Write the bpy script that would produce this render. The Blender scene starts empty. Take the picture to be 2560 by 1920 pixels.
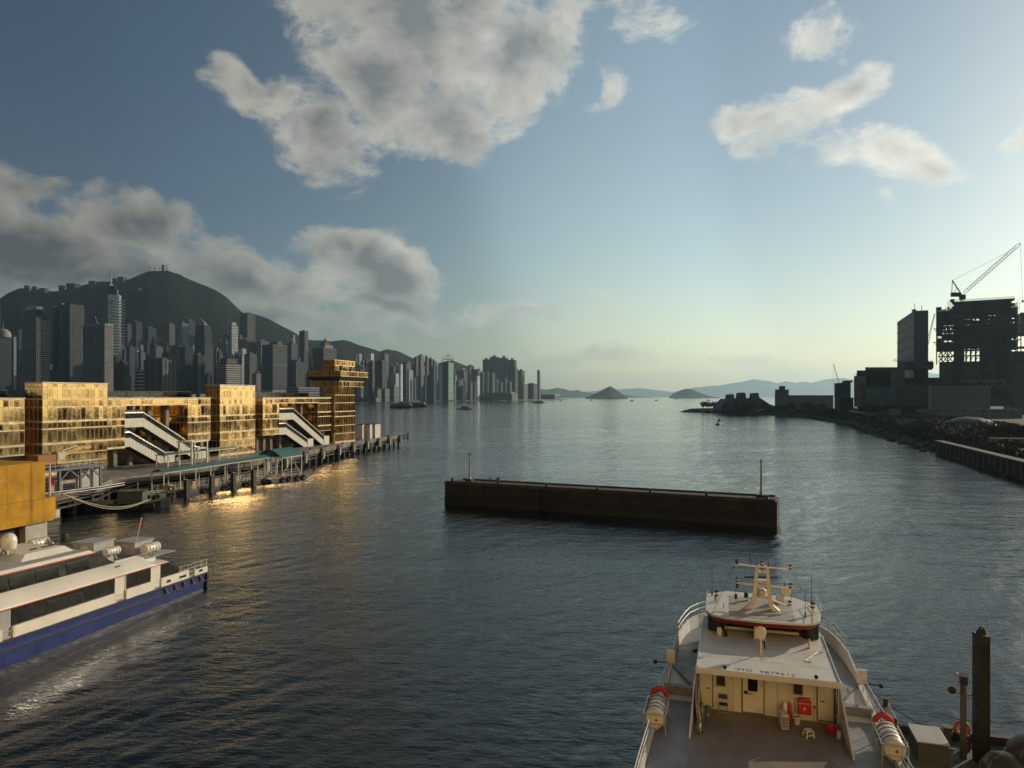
import bpy, math, random
import numpy as np
from mathutils import Vector, Matrix, noise as mnoise

# ------------------------------------------------------------------ camera
SC = bpy.context.scene
COL = SC.collection
FPX, EYE, HOR = 1775.0, 18.5, 991.0        # focal length in photo pixels, eye height above the sea, horizon row
cam_data = bpy.data.cameras.new('camera')
cam = bpy.data.objects.new('camera', cam_data)
COL.objects.link(cam)
cam_data.sensor_width = 36.0
cam_data.lens = 36.0 * FPX / 2560.0
cam_data.shift_y = (HOR - 960.0) / 2560.0
cam_data.clip_start = 0.2
cam_data.clip_end = 60000.0
cam.location = (0, 0, EYE)
cam.rotation_euler = (math.radians(90), 0, 0)
SC.camera = cam

# ------------------------------------------------------------------ exposure and render settings
SC.view_settings.view_transform = 'Standard'
SC.view_settings.look = 'None'
SC.view_settings.gamma = 1.0
SC.view_settings.exposure = 0.24
SC.view_settings.use_curve_mapping = False
SC.render.engine = 'CYCLES'
CY = SC.cycles
CY.max_bounces = 7
CY.diffuse_bounces = 2
CY.glossy_bounces = 4
CY.transmission_bounces = 3
CY.transparent_max_bounces = 8
CY.volume_bounces = 0
CY.sample_clamp_indirect = 12.0
CY.blur_glossy = 0.6
CY.use_denoising = True
CY.denoising_prefilter = 'NONE'
try:
    CY.denoiser = 'OPENIMAGEDENOISE'
except Exception:
    pass

# ------------------------------------------------------------------ sun and sky
SUN_AZ, SUN_EL = math.radians(57.0), math.radians(18.0)     # azimuth from the view axis towards the right
SUN_DIR = Vector((math.sin(SUN_AZ) * math.cos(SUN_EL), math.cos(SUN_AZ) * math.cos(SUN_EL), math.sin(SUN_EL)))
sun_data = bpy.data.lights.new('sun', 'SUN')
sun_data.energy = 3.2
sun_data.angle = math.radians(0.55)
sun_data.color = (1.0, 0.84, 0.62)
sun = bpy.data.objects.new('sun', sun_data)
COL.objects.link(sun)
sun.rotation_euler = SUN_DIR.to_track_quat('Z', 'Y').to_euler()
sun.location = (60, 60, 120)

world = bpy.data.worlds.new('World')
SC.world = world
world.use_nodes = True
WT = world.node_tree
WT.nodes.clear()


def link(t, a, b):
    t.links.new(a, b)


def math_node(t, op, a, b=None, c=None, clamp=False):
    n = t.nodes.new('ShaderNodeMath')
    n.operation = op
    n.use_clamp = clamp
    for i, v in enumerate((a, b, c)):
        if v is None:
            continue
        if isinstance(v, (int, float)):
            n.inputs[i].default_value = v
        else:
            t.links.new(v, n.inputs[i])
    return n.outputs[0]


def map_range(t, v, a, b, c=0.0, d=1.0, smooth=True):
    n = t.nodes.new('ShaderNodeMapRange')
    n.interpolation_type = 'SMOOTHSTEP' if smooth else 'LINEAR'
    t.links.new(v, n.inputs['Value'])
    n.inputs['From Min'].default_value = a
    n.inputs['From Max'].default_value = b
    n.inputs['To Min'].default_value = c
    n.inputs['To Max'].default_value = d
    return n.outputs[0]


def mix_rgb(t, fac, a, b, mode='MIX'):
    n = t.nodes.new('ShaderNodeMix')
    n.data_type = 'RGBA'
    n.blend_type = mode
    n.clamp_factor = True
    if isinstance(fac, (int, float)):
        n.inputs[0].default_value = fac
    else:
        t.links.new(fac, n.inputs[0])
    for i, v in ((6, a), (7, b)):
        if isinstance(v, (tuple, list)):
            n.inputs[i].default_value = (v[0], v[1], v[2], 1.0)
        else:
            t.links.new(v, n.inputs[i])
    return n.outputs[2]


def noise_tex(t, vec, scale, detail=4.0, rough=0.55, dist=0.0, color=False):
    n = t.nodes.new('ShaderNodeTexNoise')
    n.inputs['Scale'].default_value = scale
    n.inputs['Detail'].default_value = detail
    n.inputs['Roughness'].default_value = rough
    n.inputs['Distortion'].default_value = dist
    if vec is not None:
        t.links.new(vec, n.inputs['Vector'])
    return n.outputs['Color' if color else 'Fac']


def az_el(px, py):
    az = math.atan((px - 1280.0) / FPX)
    return az, math.atan((HOR - py) / FPX * math.cos(az))


# each cloud bank: place in the sky, half width, half height, tilt, weight  (in picture units, turned into angles)
CLOUDS = [
    (1110, 20, 370, 170, 0, 1.15), (1270, 140, 190, 160, -10, 1.15), (980, 210, 230, 140, 20, 1.1), (800, 310, 170, 130, 35, 1.05),
    (1130, 290, 120, 110, 0, 1.0), (640, 235, 190, 58, 18, .92), (530, 190, 90, 40, 5, .62), (850, 30, 130, 100, 0, .7),
    (1420, 40, 80, 50, 0, .42),
    (40, 610, 440, 125, 4, 1.2), (340, 555, 200, 105, 8, 1.25), (40, 440, 230, 62, 16, .9), (640, 700, 330, 100, 12, 1.05),
    (930, 660, 180, 115, 10, 1.15), (860, 610, 90, 60, 30, .9), (970, 765, 160, 46, 5, .85), (720, 790, 330, 60, 8, .85), (250, 700, 560, 90, 0, 1.1),
    (-150, 520, 330, 180, 0, 1.1),
    (1900, 355, 120, 70, 15, .64), (1985, 300, 155, 60, -38, .6), (2090, 225, 120, 56, -20, .58), (2190, 380, 150, 80, 20, .62),
    (2290, 420, 125, 46, 18, .52), (2010, 90, 90, 80, 0, .5), (2560, 345, 120, 48, -25, .64), (2195, 492, 56, 40, 0, .44),
    (1480, 240, 70, 36, -30, .36), (1640, 30, 120, 40, 0, .3),
    (1770, 915, 260, 40, 0, .7), (1900, 900, 160, 36, 0, .7), (1450, 930, 360, 36, 0, .6), (1290, 770, 180, 50, 0, .5),
]


def cloud_group():
    g = bpy.data.node_groups.new('cloud_density', 'ShaderNodeTree')
    g.interface.new_socket('Dir', in_out='INPUT', socket_type='NodeSocketVector')
    g.interface.new_socket('Density', in_out='OUTPUT', socket_type='NodeSocketFloat')
    g.interface.new_socket('Sunlit', in_out='OUTPUT', socket_type='NodeSocketFloat')
    gi = g.nodes.new('NodeGroupInput')
    go = g.nodes.new('NodeGroupOutput')
    d = gi.outputs[0]
    sep = g.nodes.new('ShaderNodeSeparateXYZ')
    link(g, d, sep.inputs[0])
    az = math_node(g, 'ARCTAN2', sep.outputs[0], sep.outputs[1])
    el = math_node(g, 'ARCSINE', sep.outputs[2])
    comb = g.nodes.new('ShaderNodeCombineXYZ')
    link(g, az, comb.inputs[0])
    link(g, el, comb.inputs[1])
    # slow warp so that no bank keeps a smooth outline
    w = noise_tex(g, d, 6.0, 3.0, 0.55, color=True)
    sub = g.nodes.new('ShaderNodeVectorMath'); sub.operation = 'SUBTRACT'
    link(g, w, sub.inputs[0]); sub.inputs[1].default_value = (.5, .5, .5)
    mad = g.nodes.new('ShaderNodeVectorMath'); mad.operation = 'MULTIPLY_ADD'
    link(g, sub.outputs[0], mad.inputs[0]); mad.inputs[1].default_value = (.16, .11, 0)
    link(g, comb.outputs[0], mad.inputs[2])
    p = mad.outputs[0]
    acc = None
    for px, py, rx, ry, rot, wt in CLOUDS:
        a, e = az_el(px, py)
        m = g.nodes.new('ShaderNodeMapping')
        m.vector_type = 'TEXTURE'
        link(g, p, m.inputs['Vector'])
        m.inputs['Location'].default_value = (a, e, 0)
        m.inputs['Rotation'].default_value = (0, 0, math.radians(-rot))
        m.inputs['Scale'].default_value = (rx / FPX * math.cos(a) ** 2, ry / FPX * math.cos(a), 1)
        ln = g.nodes.new('ShaderNodeVectorMath'); ln.operation = 'LENGTH'
        link(g, m.outputs[0], ln.inputs[0])
        v = math_node(g, 'MULTIPLY_ADD', ln.outputs['Value'], -wt, wt)
        acc = v if acc is None else math_node(g, 'SMOOTH_MAX', acc, v, 0.25)
    # the sky beyond the frame carries the same kind of broken cloud
    far = noise_tex(g, d, 1.7, 2.0, 0.5)
    far = math_node(g, 'MULTIPLY_ADD', far, 5.0, -2.75)
    aabs = math_node(g, 'ABSOLUTE', az)
    out1 = map_range(g, aabs, .72, .95)
    out2 = map_range(g, el, .55, .75)
    outm = math_node(g, 'MAXIMUM', out1, out2)
    far = math_node(g, 'SUBTRACT', far, math_node(g, 'MULTIPLY_ADD', outm, -3.0, 3.0))
    acc = math_node(g, 'MAXIMUM', acc, far)
    sc = g.nodes.new('ShaderNodeVectorMath'); sc.operation = 'MULTIPLY'
    link(g, d, sc.inputs[0]); sc.inputs[1].default_value = (1, 1, 1.5)
    f1 = noise_tex(g, sc.outputs[0], 8.5, 9.0, 0.64, 0.3)
    ofs = g.nodes.new('ShaderNodeVectorMath'); ofs.operation = 'ADD'
    link(g, sc.outputs[0], ofs.inputs[0]); ofs.inputs[1].default_value = (SUN_DIR.x * .03, SUN_DIR.y * .03, SUN_DIR.z * .045)
    f2 = noise_tex(g, ofs.outputs[0], 8.5, 4.0, 0.6, 0.3)
    f3 = noise_tex(g, sc.outputs[0], 34.0, 5.0, 0.62, 0.5)
    f = math_node(g, 'MULTIPLY_ADD', f1, 3.0, -1.5)
    f = math_node(g, 'ADD', f, math_node(g, 'MULTIPLY_ADD', f3, .55, -.27))
    acc = math_node(g, 'MAXIMUM', acc, -1.5)
    dens = math_node(g, 'MULTIPLY_ADD', acc, 1.35, f)
    link(g, dens, go.inputs[0])
    link(g, math_node(g, 'SUBTRACT', f1, f2), go.inputs[1])
    return g


sky = WT.nodes.new('ShaderNodeTexSky')
sky.sky_type = 'NISHITA'
sky.sun_disc = False
sky.sun_elevation = SUN_EL
sky.sun_rotation = SUN_AZ
sky.altitude = 0
sky.air_density = 1.0
sky.dust_density = 1.0
sky.ozone_density = 1.3
tc = WT.nodes.new('ShaderNodeTexCoord')
nrm = WT.nodes.new('ShaderNodeVectorMath'); nrm.operation = 'NORMALIZE'
link(WT, tc.outputs['Generated'], nrm.inputs[0])
DIR = nrm.outputs[0]
grp = cloud_group()
g1 = WT.nodes.new('ShaderNodeGroup'); g1.node_tree = grp
link(WT, DIR, g1.inputs[0])
D1, D2 = g1.outputs[0], g1.outputs[1]
sepw = WT.nodes.new('ShaderNodeSeparateXYZ'); link(WT, DIR, sepw.inputs[0])
dotn = WT.nodes.new('ShaderNodeVectorMath'); dotn.operation = 'DOT_PRODUCT'
link(WT, DIR, dotn.inputs[0]); dotn.inputs[1].default_value = tuple(SUN_DIR)
sunward = map_range(WT, dotn.outputs['Value'], .1, 1.0, smooth=False)
alpha = map_range(WT, D1, .04, .74)
lit = math_node(WT, 'MULTIPLY_ADD', D2, 2.0, .84)
thick = map_range(WT, D1, .30, 1.35, 0, .80, smooth=False)
lit = math_node(WT, 'SUBTRACT', lit, thick, clamp=True)
shade_c = mix_rgb(WT, sunward, (1.1, 1.2, 1.27), (5.2, 5.6, 5.5))
lit_c = mix_rgb(WT, sunward, (4.9, 4.7, 4.0), (14.0, 13.6, 12.0))
cl_col = mix_rgb(WT, lit, shade_c, lit_c)
# thin haze near the horizon covers the cloud feet
hz = map_range(WT, sepw.outputs[2], .0, .16, .25, 1.0)
alpha = math_node(WT, 'MULTIPLY', alpha, hz)
alpha = math_node(WT, 'MULTIPLY', alpha, .93)
# an even summer haze in the high air: the glow round the sun is broader than in clear air, the far side deeper
fc = WT.nodes.new('ShaderNodeFloatCurve')
cv = fc.mapping.curves[0]
for i, (x, y) in enumerate([(0.0, .30), (.55, .347), (.605, .40), (.75, .55), (.807, .80), (.86, .82), (.90, .67), (.96, .56), (1.0, .50)]):
    if i < 2: cv.points[i].location = (x, y)
    else: cv.points.new(x, y)
fc.mapping.update()
link(WT, math_node(WT, 'MULTIPLY_ADD', dotn.outputs['Value'], .5, .5), fc.inputs['Value'])
hz_gain = math_node(WT, 'MULTIPLY', fc.outputs[0], 2.0)
rp_ = WT.nodes.new('ShaderNodeValToRGB'); el_ = rp_.color_ramp.elements
for i, (x, c) in enumerate([(.58, (.47, .50, .515)), (.83, (.54, .53, .44)), (.97, (.48, .535, .535))]):
    e_ = el_[i] if i < 2 else el_.new(x)
    e_.position = x; e_.color = (*c, 1)
link(WT, math_node(WT, 'MULTIPLY_ADD', dotn.outputs['Value'], .5, .5), rp_.inputs[0])
gcol = WT.nodes.new('ShaderNodeVectorMath'); gcol.operation = 'SCALE'
link(WT, rp_.outputs[0], gcol.inputs[0]); link(WT, math_node(WT, 'MULTIPLY', hz_gain, 2.0), gcol.inputs['Scale'])
sky_t = mix_rgb(WT, 1.0, sky.outputs[0], gcol.outputs[0], 'MULTIPLY')
sky_c = mix_rgb(WT, alpha, sky_t, cl_col)
bg = WT.nodes.new('ShaderNodeBackground')
bg.inputs['Strength'].default_value = 0.06
link(WT, sky_c, bg.inputs['Color'])
wo = WT.nodes.new('ShaderNodeOutputWorld')
link(WT, bg.outputs[0], wo.inputs['Surface'])
world.cycles.sampling_method = 'MANUAL'
world.cycles.sample_map_resolution = 1024


# ------------------------------------------------------------------ helpers
R = math.radians
rnd = random.Random(7)


def on(px, py, z=0.0):
    """Point of the level z seen at a photo pixel."""
    y = (EYE - z) * FPX / (py - HOR)
    return Vector(((px - 1280.0) / FPX * y, y, z))


def at(px, py, y):
    """Point at the distance y seen at a photo pixel."""
    return Vector(((px - 1280.0) / FPX * y, y, EYE - (py - HOR) / FPX * y))


def tag(o, label=None, cat=None, group=None, kind=None):
    if label: o['label'] = label
    if cat: o['category'] = cat
    if group: o['group'] = group
    if kind: o['kind'] = kind
    return o


def empty(name, loc=(0, 0, 0), rz=0.0, label=None, cat=None, group=None):
    o = bpy.data.objects.new(name, None)
    o.empty_display_size = 0.5
    COL.objects.link(o)
    o.location = loc
    o.rotation_euler = (0, 0, rz)
    return tag(o, label, cat, group)


class MB:
    """Collects simple solids into one mesh."""
    def __init__(s):
        s.v, s.f = [], []

    def add(s, vs, fs, M=None):
        b = len(s.v)
        if M is None:
            s.v.extend([tuple(p) for p in vs])
        else:
            s.v.extend([tuple(M @ Vector(p)) for p in vs])
        s.f.extend([tuple(b + i for i in f) for f in fs])
        return s

    def box(s, x0, x1, y0, y1, z0, z1, M=None):
        vs = [(x0, y0, z0), (x1, y0, z0), (x1, y1, z0), (x0, y1, z0), (x0, y0, z1), (x1, y0, z1), (x1, y1, z1), (x0, y1, z1)]
        return s.add(vs, [(0, 3, 2, 1), (4, 5, 6, 7), (0, 1, 5, 4), (1, 2, 6, 5), (2, 3, 7, 6), (3, 0, 4, 7)], M)

    def cbox(s, c, size, M=None):
        return s.box(c[0] - size[0] / 2, c[0] + size[0] / 2, c[1] - size[1] / 2, c[1] + size[1] / 2, c[2] - size[2] / 2, c[2] + size[2] / 2, M)

    def loft(s, rings, cap=True, closed=True, M=None):
        n = len(rings[0])
        vs = [p for r in rings for p in r]
        fs = []
        for i in range(len(rings) - 1):
            for k in range(n if closed else n - 1):
                k2 = (k + 1) % n
                fs.append((i * n + k, i * n + k2, (i + 1) * n + k2, (i + 1) * n + k))
        if cap and closed:
            fs.append(tuple(range(n))[::-1])
            fs.append(tuple((len(rings) - 1) * n + k for k in range(n)))
        return s.add(vs, fs, M)

    def prism(s, poly, z0, z1, M=None):
        return s.loft([[(x, y, z0) for x, y in poly], [(x, y, z1) for x, y in poly]], M=M)

    def prism_x(s, poly, x0, x1, M=None):
        """poly in (y, z), run along x."""
        return s.loft([[(x0, y, z) for y, z in poly], [(x1, y, z) for y, z in poly]], M=M)

    def prism_y(s, poly, y0, y1, M=None):
        """poly in (x, z), run along y."""
        return s.loft([[(x, y0, z) for x, z in poly], [(x, y1, z) for x, z in poly]], M=M)

    def lathe(s, prof, n=12, c=(0, 0, 0), M=None, cap=True):
        rings = [[(c[0] + r * math.cos(2 * math.pi * k / n), c[1] + r * math.sin(2 * math.pi * k / n), c[2] + z) for k in range(n)] for r, z in prof]
        return s.loft(rings, cap, M=M)

    def cyl(s, a, b, r, n=8, r2=None, M=None):
        a, b = Vector(a), Vector(b)
        d = (b - a)
        q = d.to_track_quat('Z', 'Y').to_matrix()
        r2 = r if r2 is None else r2
        rings = []
        for p, rr in ((a, r), (b, r2)):
            rings.append([p + q @ Vector((rr * math.cos(2 * math.pi * k / n), rr * math.sin(2 * math.pi * k / n), 0)) for k in range(n)])
        return s.loft(rings, M=M)

    def bar(s, a, b, w, h=None, M=None):
        """rectangular bar from a to b."""
        a, b = Vector(a), Vector(b)
        h = w if h is None else h
        q = (b - a).to_track_quat('Y', 'Z').to_matrix()
        rings = []
        for p in (a, b):
            rings.append([p + q @ Vector((sx * w / 2, 0, sz * h / 2)) for sx, sz in ((-1, -1), (1, -1), (1, 1), (-1, 1))])
        return s.loft(rings, M=M)

    def tube(s, pts, r, n=6, M=None):
        pts = [Vector(p) for p in pts]
        rings = []
        for i, p in enumerate(pts):
            d = (pts[min(i + 1, len(pts) - 1)] - pts[max(i - 1, 0)])
            q = d.to_track_quat('Z', 'Y').to_matrix()
            rr = r[i] if isinstance(r, (list, tuple)) else r
            rings.append([p + q @ Vector((rr * math.cos(2 * math.pi * k / n), rr * math.sin(2 * math.pi * k / n), 0)) for k in range(n)])
        return s.loft(rings, M=M)

    def torus(s, c, R0, r0, n=18, m=8, axis='Y', M=None, a0=0.0, a1=2 * math.pi):
        full = abs(a1 - a0 - 2 * math.pi) < 1e-6
        cnt = n if full else n + 1
        vs, fs = [], []
        for i in range(cnt):
            a = a0 + (a1 - a0) * i / n
            for k in range(m):
                b = 2 * math.pi * k / m
                u, w = (R0 + r0 * math.cos(b)), r0 * math.sin(b)
                x, y = u * math.cos(a), u * math.sin(a)
                p = {'Z': (x, y, w), 'Y': (x, w, y), 'X': (w, x, y)}[axis]
                vs.append((c[0] + p[0], c[1] + p[1], c[2] + p[2]))
        for i in range(n):
            i2 = (i + 1) % cnt
            for k in range(m):
                k2 = (k + 1) % m
                fs.append((i * m + k, i2 * m + k, i2 * m + k2, i * m + k2))
        return s.add(vs, fs, M)

    def sphere(s, c, r, n=14, m=9, zs=1.0, M=None):
        prof = [(max(1e-3, r * math.sin(math.pi * i / m)), -r * math.cos(math.pi * i / m) * zs) for i in range(m + 1)]
        return s.lathe(prof, n, c, M)

    def mesh(s, name, m=None, smooth=False):
        me = bpy.data.meshes.new(name)
        me.from_pydata(s.v, [], s.f)
        if m: me.materials.append(m)
        if smooth:
            me.polygons.foreach_set('use_smooth', [True] * len(me.polygons))
            try:
                me.set_sharp_from_angle(angle=R(38))
            except Exception:
                pass
        me.update()
        return me

    def build(s, name, m, parent=None, smooth=False, bevel=0.0, M=None):
        o = bpy.data.objects.new(name, s.mesh(name, m, smooth))
        COL.objects.link(o)
        if parent is not None:
            o.parent = parent
        if bevel:
            b = o.modifiers.new('bevel', 'BEVEL')
            b.width = bevel
            b.segments = 2
            b.limit_method = 'ANGLE'
        return o


def inst(me, name, parent=None, loc=(0, 0, 0), rot=(0, 0, 0), scale=(1, 1, 1)):
    o = bpy.data.objects.new(name, me)
    COL.objects.link(o)
    o.location, o.rotation_euler, o.scale = loc, rot, scale
    if parent is not None:
        o.parent = parent
    return o


def copy_tree(o, parent=None):
    c = o.copy()
    COL.objects.link(c)
    c.parent = parent
    for ch in o.children:
        copy_tree(ch, c)
    return c


MATS = {}


def mat(name, col, rough=0.6, metal=0.0, var=0.12, scale=3.0, bump=0.0, bscale=30.0, bdist=.02, streak=0.0, streak_col=None, spec=0.5, coat=0.0, island=0.0,
        band=None, dirt=0.0, dirt_col=(.06, .045, .03)):
    """Procedural paint / metal / concrete: base colour with slow and fine variation, vertical streaks, stains, fine relief."""
    if name in MATS:
        return MATS[name]
    m = bpy.data.materials.new(name)
    m.use_nodes = True
    t = m.node_tree
    b = t.nodes['Principled BSDF']
    b.inputs['Roughness'].default_value = rough
    b.inputs['Metallic'].default_value = metal
    b.inputs['Specular IOR Level'].default_value = spec
    if coat:
        b.inputs['Coat Weight'].default_value = coat
        b.inputs['Coat Roughness'].default_value = 0.15
    tcn = t.nodes.new('ShaderNodeTexCoord')
    obj = tcn.outputs['Object']
    c = None
    n1 = noise_tex(t, obj, scale, 5, .6)
    lo = tuple(max(0, x * (1 - var * 1.6)) for x in col)
    hi = tuple(min(1, x * (1 + var * 1.3)) for x in col)
    c = mix_rgb(t, map_range(t, n1, .3, .7), lo, hi)
    if island:
        gi = t.nodes.new('ShaderNodeNewGeometry')
        k = math_node(t, 'MULTIPLY_ADD', gi.outputs['Random Per Island'], 2 * island, 1 - island)
        hs = t.nodes.new('ShaderNodeHueSaturation')
        link(t, c, hs.inputs['Color']); link(t, k, hs.inputs['Value'])
        c = hs.outputs[0]
    if streak:
        mp = t.nodes.new('ShaderNodeMapping')
        link(t, obj, mp.inputs[0])
        mp.inputs['Scale'].default_value = (1.6, 1.6, .07)
        ns = noise_tex(t, mp.outputs[0], scale * 1.3, 6, .65)
        c = mix_rgb(t, math_node(t, 'MULTIPLY', map_range(t, ns, .5, .75), streak), c, streak_col or tuple(x * .35 for x in col))
    if dirt:
        nd = noise_tex(t, obj, scale * .45, 8, .7, .4)
        c = mix_rgb(t, math_node(t, 'MULTIPLY', map_range(t, nd, .48, .68), dirt), c, dirt_col)
    link(t, c, b.inputs['Base Color'])
    nr = noise_tex(t, obj, scale * 2.3, 4, .6)
    rr = map_range(t, nr, .3, .7, max(.03, rough - .09), min(1, rough + .1))
    link(t, rr, b.inputs['Roughness'])
    if bump:
        bn = t.nodes.new('ShaderNodeBump')
        bn.inputs['Strength'].default_value = bump
        bn.inputs['Distance'].default_value = bdist
        link(t, noise_tex(t, obj, bscale, 5, .6), bn.inputs['Height'])
        link(t, bn.outputs[0], b.inputs['Normal'])
    MATS[name] = m
    return m
# ------------------------------------------------------------------ the sea
def axis_steps(start, stop, base, grow):
    out, v = [start], start
    while v < stop:
        v += base + grow * max(0.0, v)
        out.append(min(v, stop))
    return np.array(out)


WAVES = []
_w = random.Random(11)
for i in range(54):
    lam = 0.55 * (1.075 ** i)                      # 0.55 m to about 25 m
    spread = 1.1 if lam < 3 else .7
    th = R(-62) + _w.gauss(0, spread * .55)        # the breeze comes from the right and ahead
    amp = 0.0074 * lam ** 0.97 if lam < 1.9 else 0.0074 * 1.9 ** .97 * (1.9 / lam) ** .2
    WAVES.append((2 * math.pi / lam, th, amp * _w.uniform(.6, 1.2), _w.uniform(0, 6.28), lam))


def build_sea():
    ys = np.concatenate([axis_steps(24.0, 400.0, .12, .0038), axis_steps(400.0, 30000.0, .12, .05)[1:]])
    xr = axis_steps(0.0, 60.0, .25, .0)
    xo = axis_steps(60.0, 22000.0, -1.5, .03)
    xp = np.concatenate([xr, xo[1:]])
    xs = np.concatenate([-xp[::-1], xp[1:]])
    ys = np.concatenate([[-400, -120, -40, -10, 0, 10, 20], ys])
    X, Y = np.meshgrid(xs.astype(np.float32), ys.astype(np.float32))
    step = np.maximum(np.gradient(xs)[None, :].repeat(len(ys), 0), np.gradient(ys)[:, None].repeat(len(xs), 1))
    Z = np.zeros_like(X)
    calm = .72 + .28 * np.sin(X * .021 + Y * .013 + 1.0) * np.sin(X * .011 - Y * .027)
    for k, th, a, ph, lam in WAVES:
        fade = np.clip((lam / np.maximum(step, 1e-3) - 2.6) / 3.0, 0, 1)
        arg = k * (X * math.sin(th) + Y * math.cos(th)) + ph + .6 * np.sin(.05 * X * (1 + .1 * lam) + ph) + .5 * np.sin(.043 * Y + 2 * ph)
        s = np.sin(arg)
        Z += fade * a * (s + .35 * np.cos(2 * arg)) * calm
    Z[0:8, :] = 0
    n, m = X.shape
    co = np.stack([X, Y, Z], -1).reshape(-1, 3).astype(np.float32)
    idx = np.arange(n * m, dtype=np.int32).reshape(n, m)
    q = np.stack([idx[:-1, :-1], idx[:-1, 1:], idx[1:, 1:], idx[1:, :-1]], -1).reshape(-1, 4)
    me = bpy.data.meshes.new('sea')
    me.vertices.add(len(co)); me.vertices.foreach_set('co', co.ravel())
    me.loops.add(q.size); me.loops.foreach_set('vertex_index', q.ravel())
    me.polygons.add(len(q))
    me.polygons.foreach_set('loop_start', np.arange(0, q.size, 4, dtype=np.int32))
    me.polygons.foreach_set('loop_total', np.full(len(q), 4, dtype=np.int32))
    me.polygons.foreach_set('use_smooth', np.ones(len(q), dtype=bool))
    me.update(); me.validate()
    m_ = bpy.data.materials.new('sea_water')
    m_.use_nodes = True
    t = m_.node_tree
    b = t.nodes['Principled BSDF']
    b.inputs['IOR'].default_value = 1.40
    tcn = t.nodes.new('ShaderNodeTexCoord')
    n0 = noise_tex(t, tcn.outputs['Object'], .02, 4, .6)
    link(t, mix_rgb(t, map_range(t, n0, .3, .7), (.0022, .0050, .0046), (.0035, .0068, .0058)), b.inputs['Base Color'])
    sp = t.nodes.new('ShaderNodeSeparateXYZ'); link(t, tcn.outputs['Object'], sp.inputs[0])
    mb = t.nodes.new('ShaderNodeMapping'); link(t, tcn.outputs['Object'], mb.inputs[0]); mb.inputs['Scale'].default_value = (.25, 1, 1)
    gust = noise_tex(t, mb.outputs[0], .03, 5, .6, .5)
    rg = map_range(t, sp.outputs[1], 100, 900, .025, .09, smooth=False)                 # the open harbour is ruffled by the breeze, in gusty bands
    link(t, math_node(t, 'MULTIPLY', rg, map_range(t, gust, .3, .7, .55, 1.45)), b.inputs['Roughness'])
    mp = t.nodes.new('ShaderNodeMapping')
    link(t, tcn.outputs['Object'], mp.inputs[0])
    mp.inputs['Rotation'].default_value = (0, 0, R(28))
    mp.inputs['Scale'].default_value = (.55, 1.25, 1)
    h1 = noise_tex(t, mp.outputs[0], 2.6, 5, .62, .4)
    h2 = noise_tex(t, mp.outputs[0], .55, 4, .55, .3)
    h3 = noise_tex(t, mp.outputs[0], .09, 4, .6, .3)
    h = math_node(t, 'MULTIPLY', h1, .13)
    h = math_node(t, 'ADD', h, math_node(t, 'MULTIPLY', h2, .30))
    h = math_node(t, 'ADD', h, math_node(t, 'MULTIPLY', h3, .8))
    h = math_node(t, 'MULTIPLY', h, map_range(t, gust, .3, .7, .75, 1.3))
    bp = t.nodes.new('ShaderNodeBump')
    bp.inputs['Strength'].default_value = .42
    bp.inputs['Distance'].default_value = 1.0
    link(t, h, bp.inputs['Height'])
    link(t, bp.outputs[0], b.inputs['Normal'])
    me.materials.append(m_)
    o = bpy.data.objects.new('sea', me)
    COL.objects.link(o)
    tag(o, 'dark rippled harbour water reaching out to the horizon', kind='structure')
    return o


build_sea()
# ------------------------------------------------------------------ the island across the harbour and the far hills
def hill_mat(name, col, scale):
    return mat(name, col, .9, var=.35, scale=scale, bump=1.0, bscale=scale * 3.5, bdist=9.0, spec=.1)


def ridge_land(name, crest, foot_y, back, m, rough=6.0, seed=0.0, rows=9, foot_z=1.0, label=None):
    """A hill range from its crest line [(px, py, distance)], falling to the shore in front and away behind."""
    pts = []
    for (a, b) in zip(crest[:-1], crest[1:]):
        k = max(2, int(abs(b[0] - a[0]) / 5))
        for i in range(k):
            f = i / k
            pts.append(tuple(a[j] + (b[j] - a[j]) * f for j in range(3)))
    pts.append(crest[-1])
    vs, fs = [], []
    prof = [(i / (rows - 1)) for i in range(rows)]
    cols = rows + 4
    for (px, py, y) in pts:
        c = at(px, py, y)
        fy = foot_y(px)
        fx = (px - 1280) / FPX * fy
        f0 = Vector((fx, fy, foot_z))
        for u in prof:
            p = f0.lerp(c, u)
            h = foot_z + (c.z - foot_z) * (u ** 1.25 if u < 1 else 1)
            nz = mnoise.fractal(Vector((p.x * .006, p.y * .006, seed)), 1.0, 2.0, 5) * rough * (1.0 + 3.0 * u * (1 - u))
            if u == 0: nz = 0
            vs.append((p.x, p.y, max(-1, h + nz)))
        for w in range(1, 5):
            vs.append((c.x * (1 + .02 * w), c.y + back * w / 4, foot_z - 2 + (c.z - foot_z) * (1 - w / 4) ** 1.3))
    for i in range(len(pts) - 1):
        for k in range(cols - 1):
            fs.append((i * cols + k, (i + 1) * cols + k, (i + 1) * cols + k + 1, i * cols + k + 1))
    b = MB().add(vs, fs)
    o = b.build(name, m, smooth=True)
    return tag(o, label, kind='structure')


def shore_y(px):
    """Distance of the island's waterfront for a column of the photo."""
    ks = [(-400, 1300), (0, 1480), (300, 1640), (600, 1850), (800, 2050), (1000, 2450), (1150, 2800), (1240, 3050), (1340, 3500), (1420, 3900)]
    for (a, b) in zip(ks[:-1], ks[1:]):
        if px <= b[0]:
            return a[1] + (b[1] - a[1]) * (px - a[0]) / (b[0] - a[0])
    return ks[-1][1]


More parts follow.
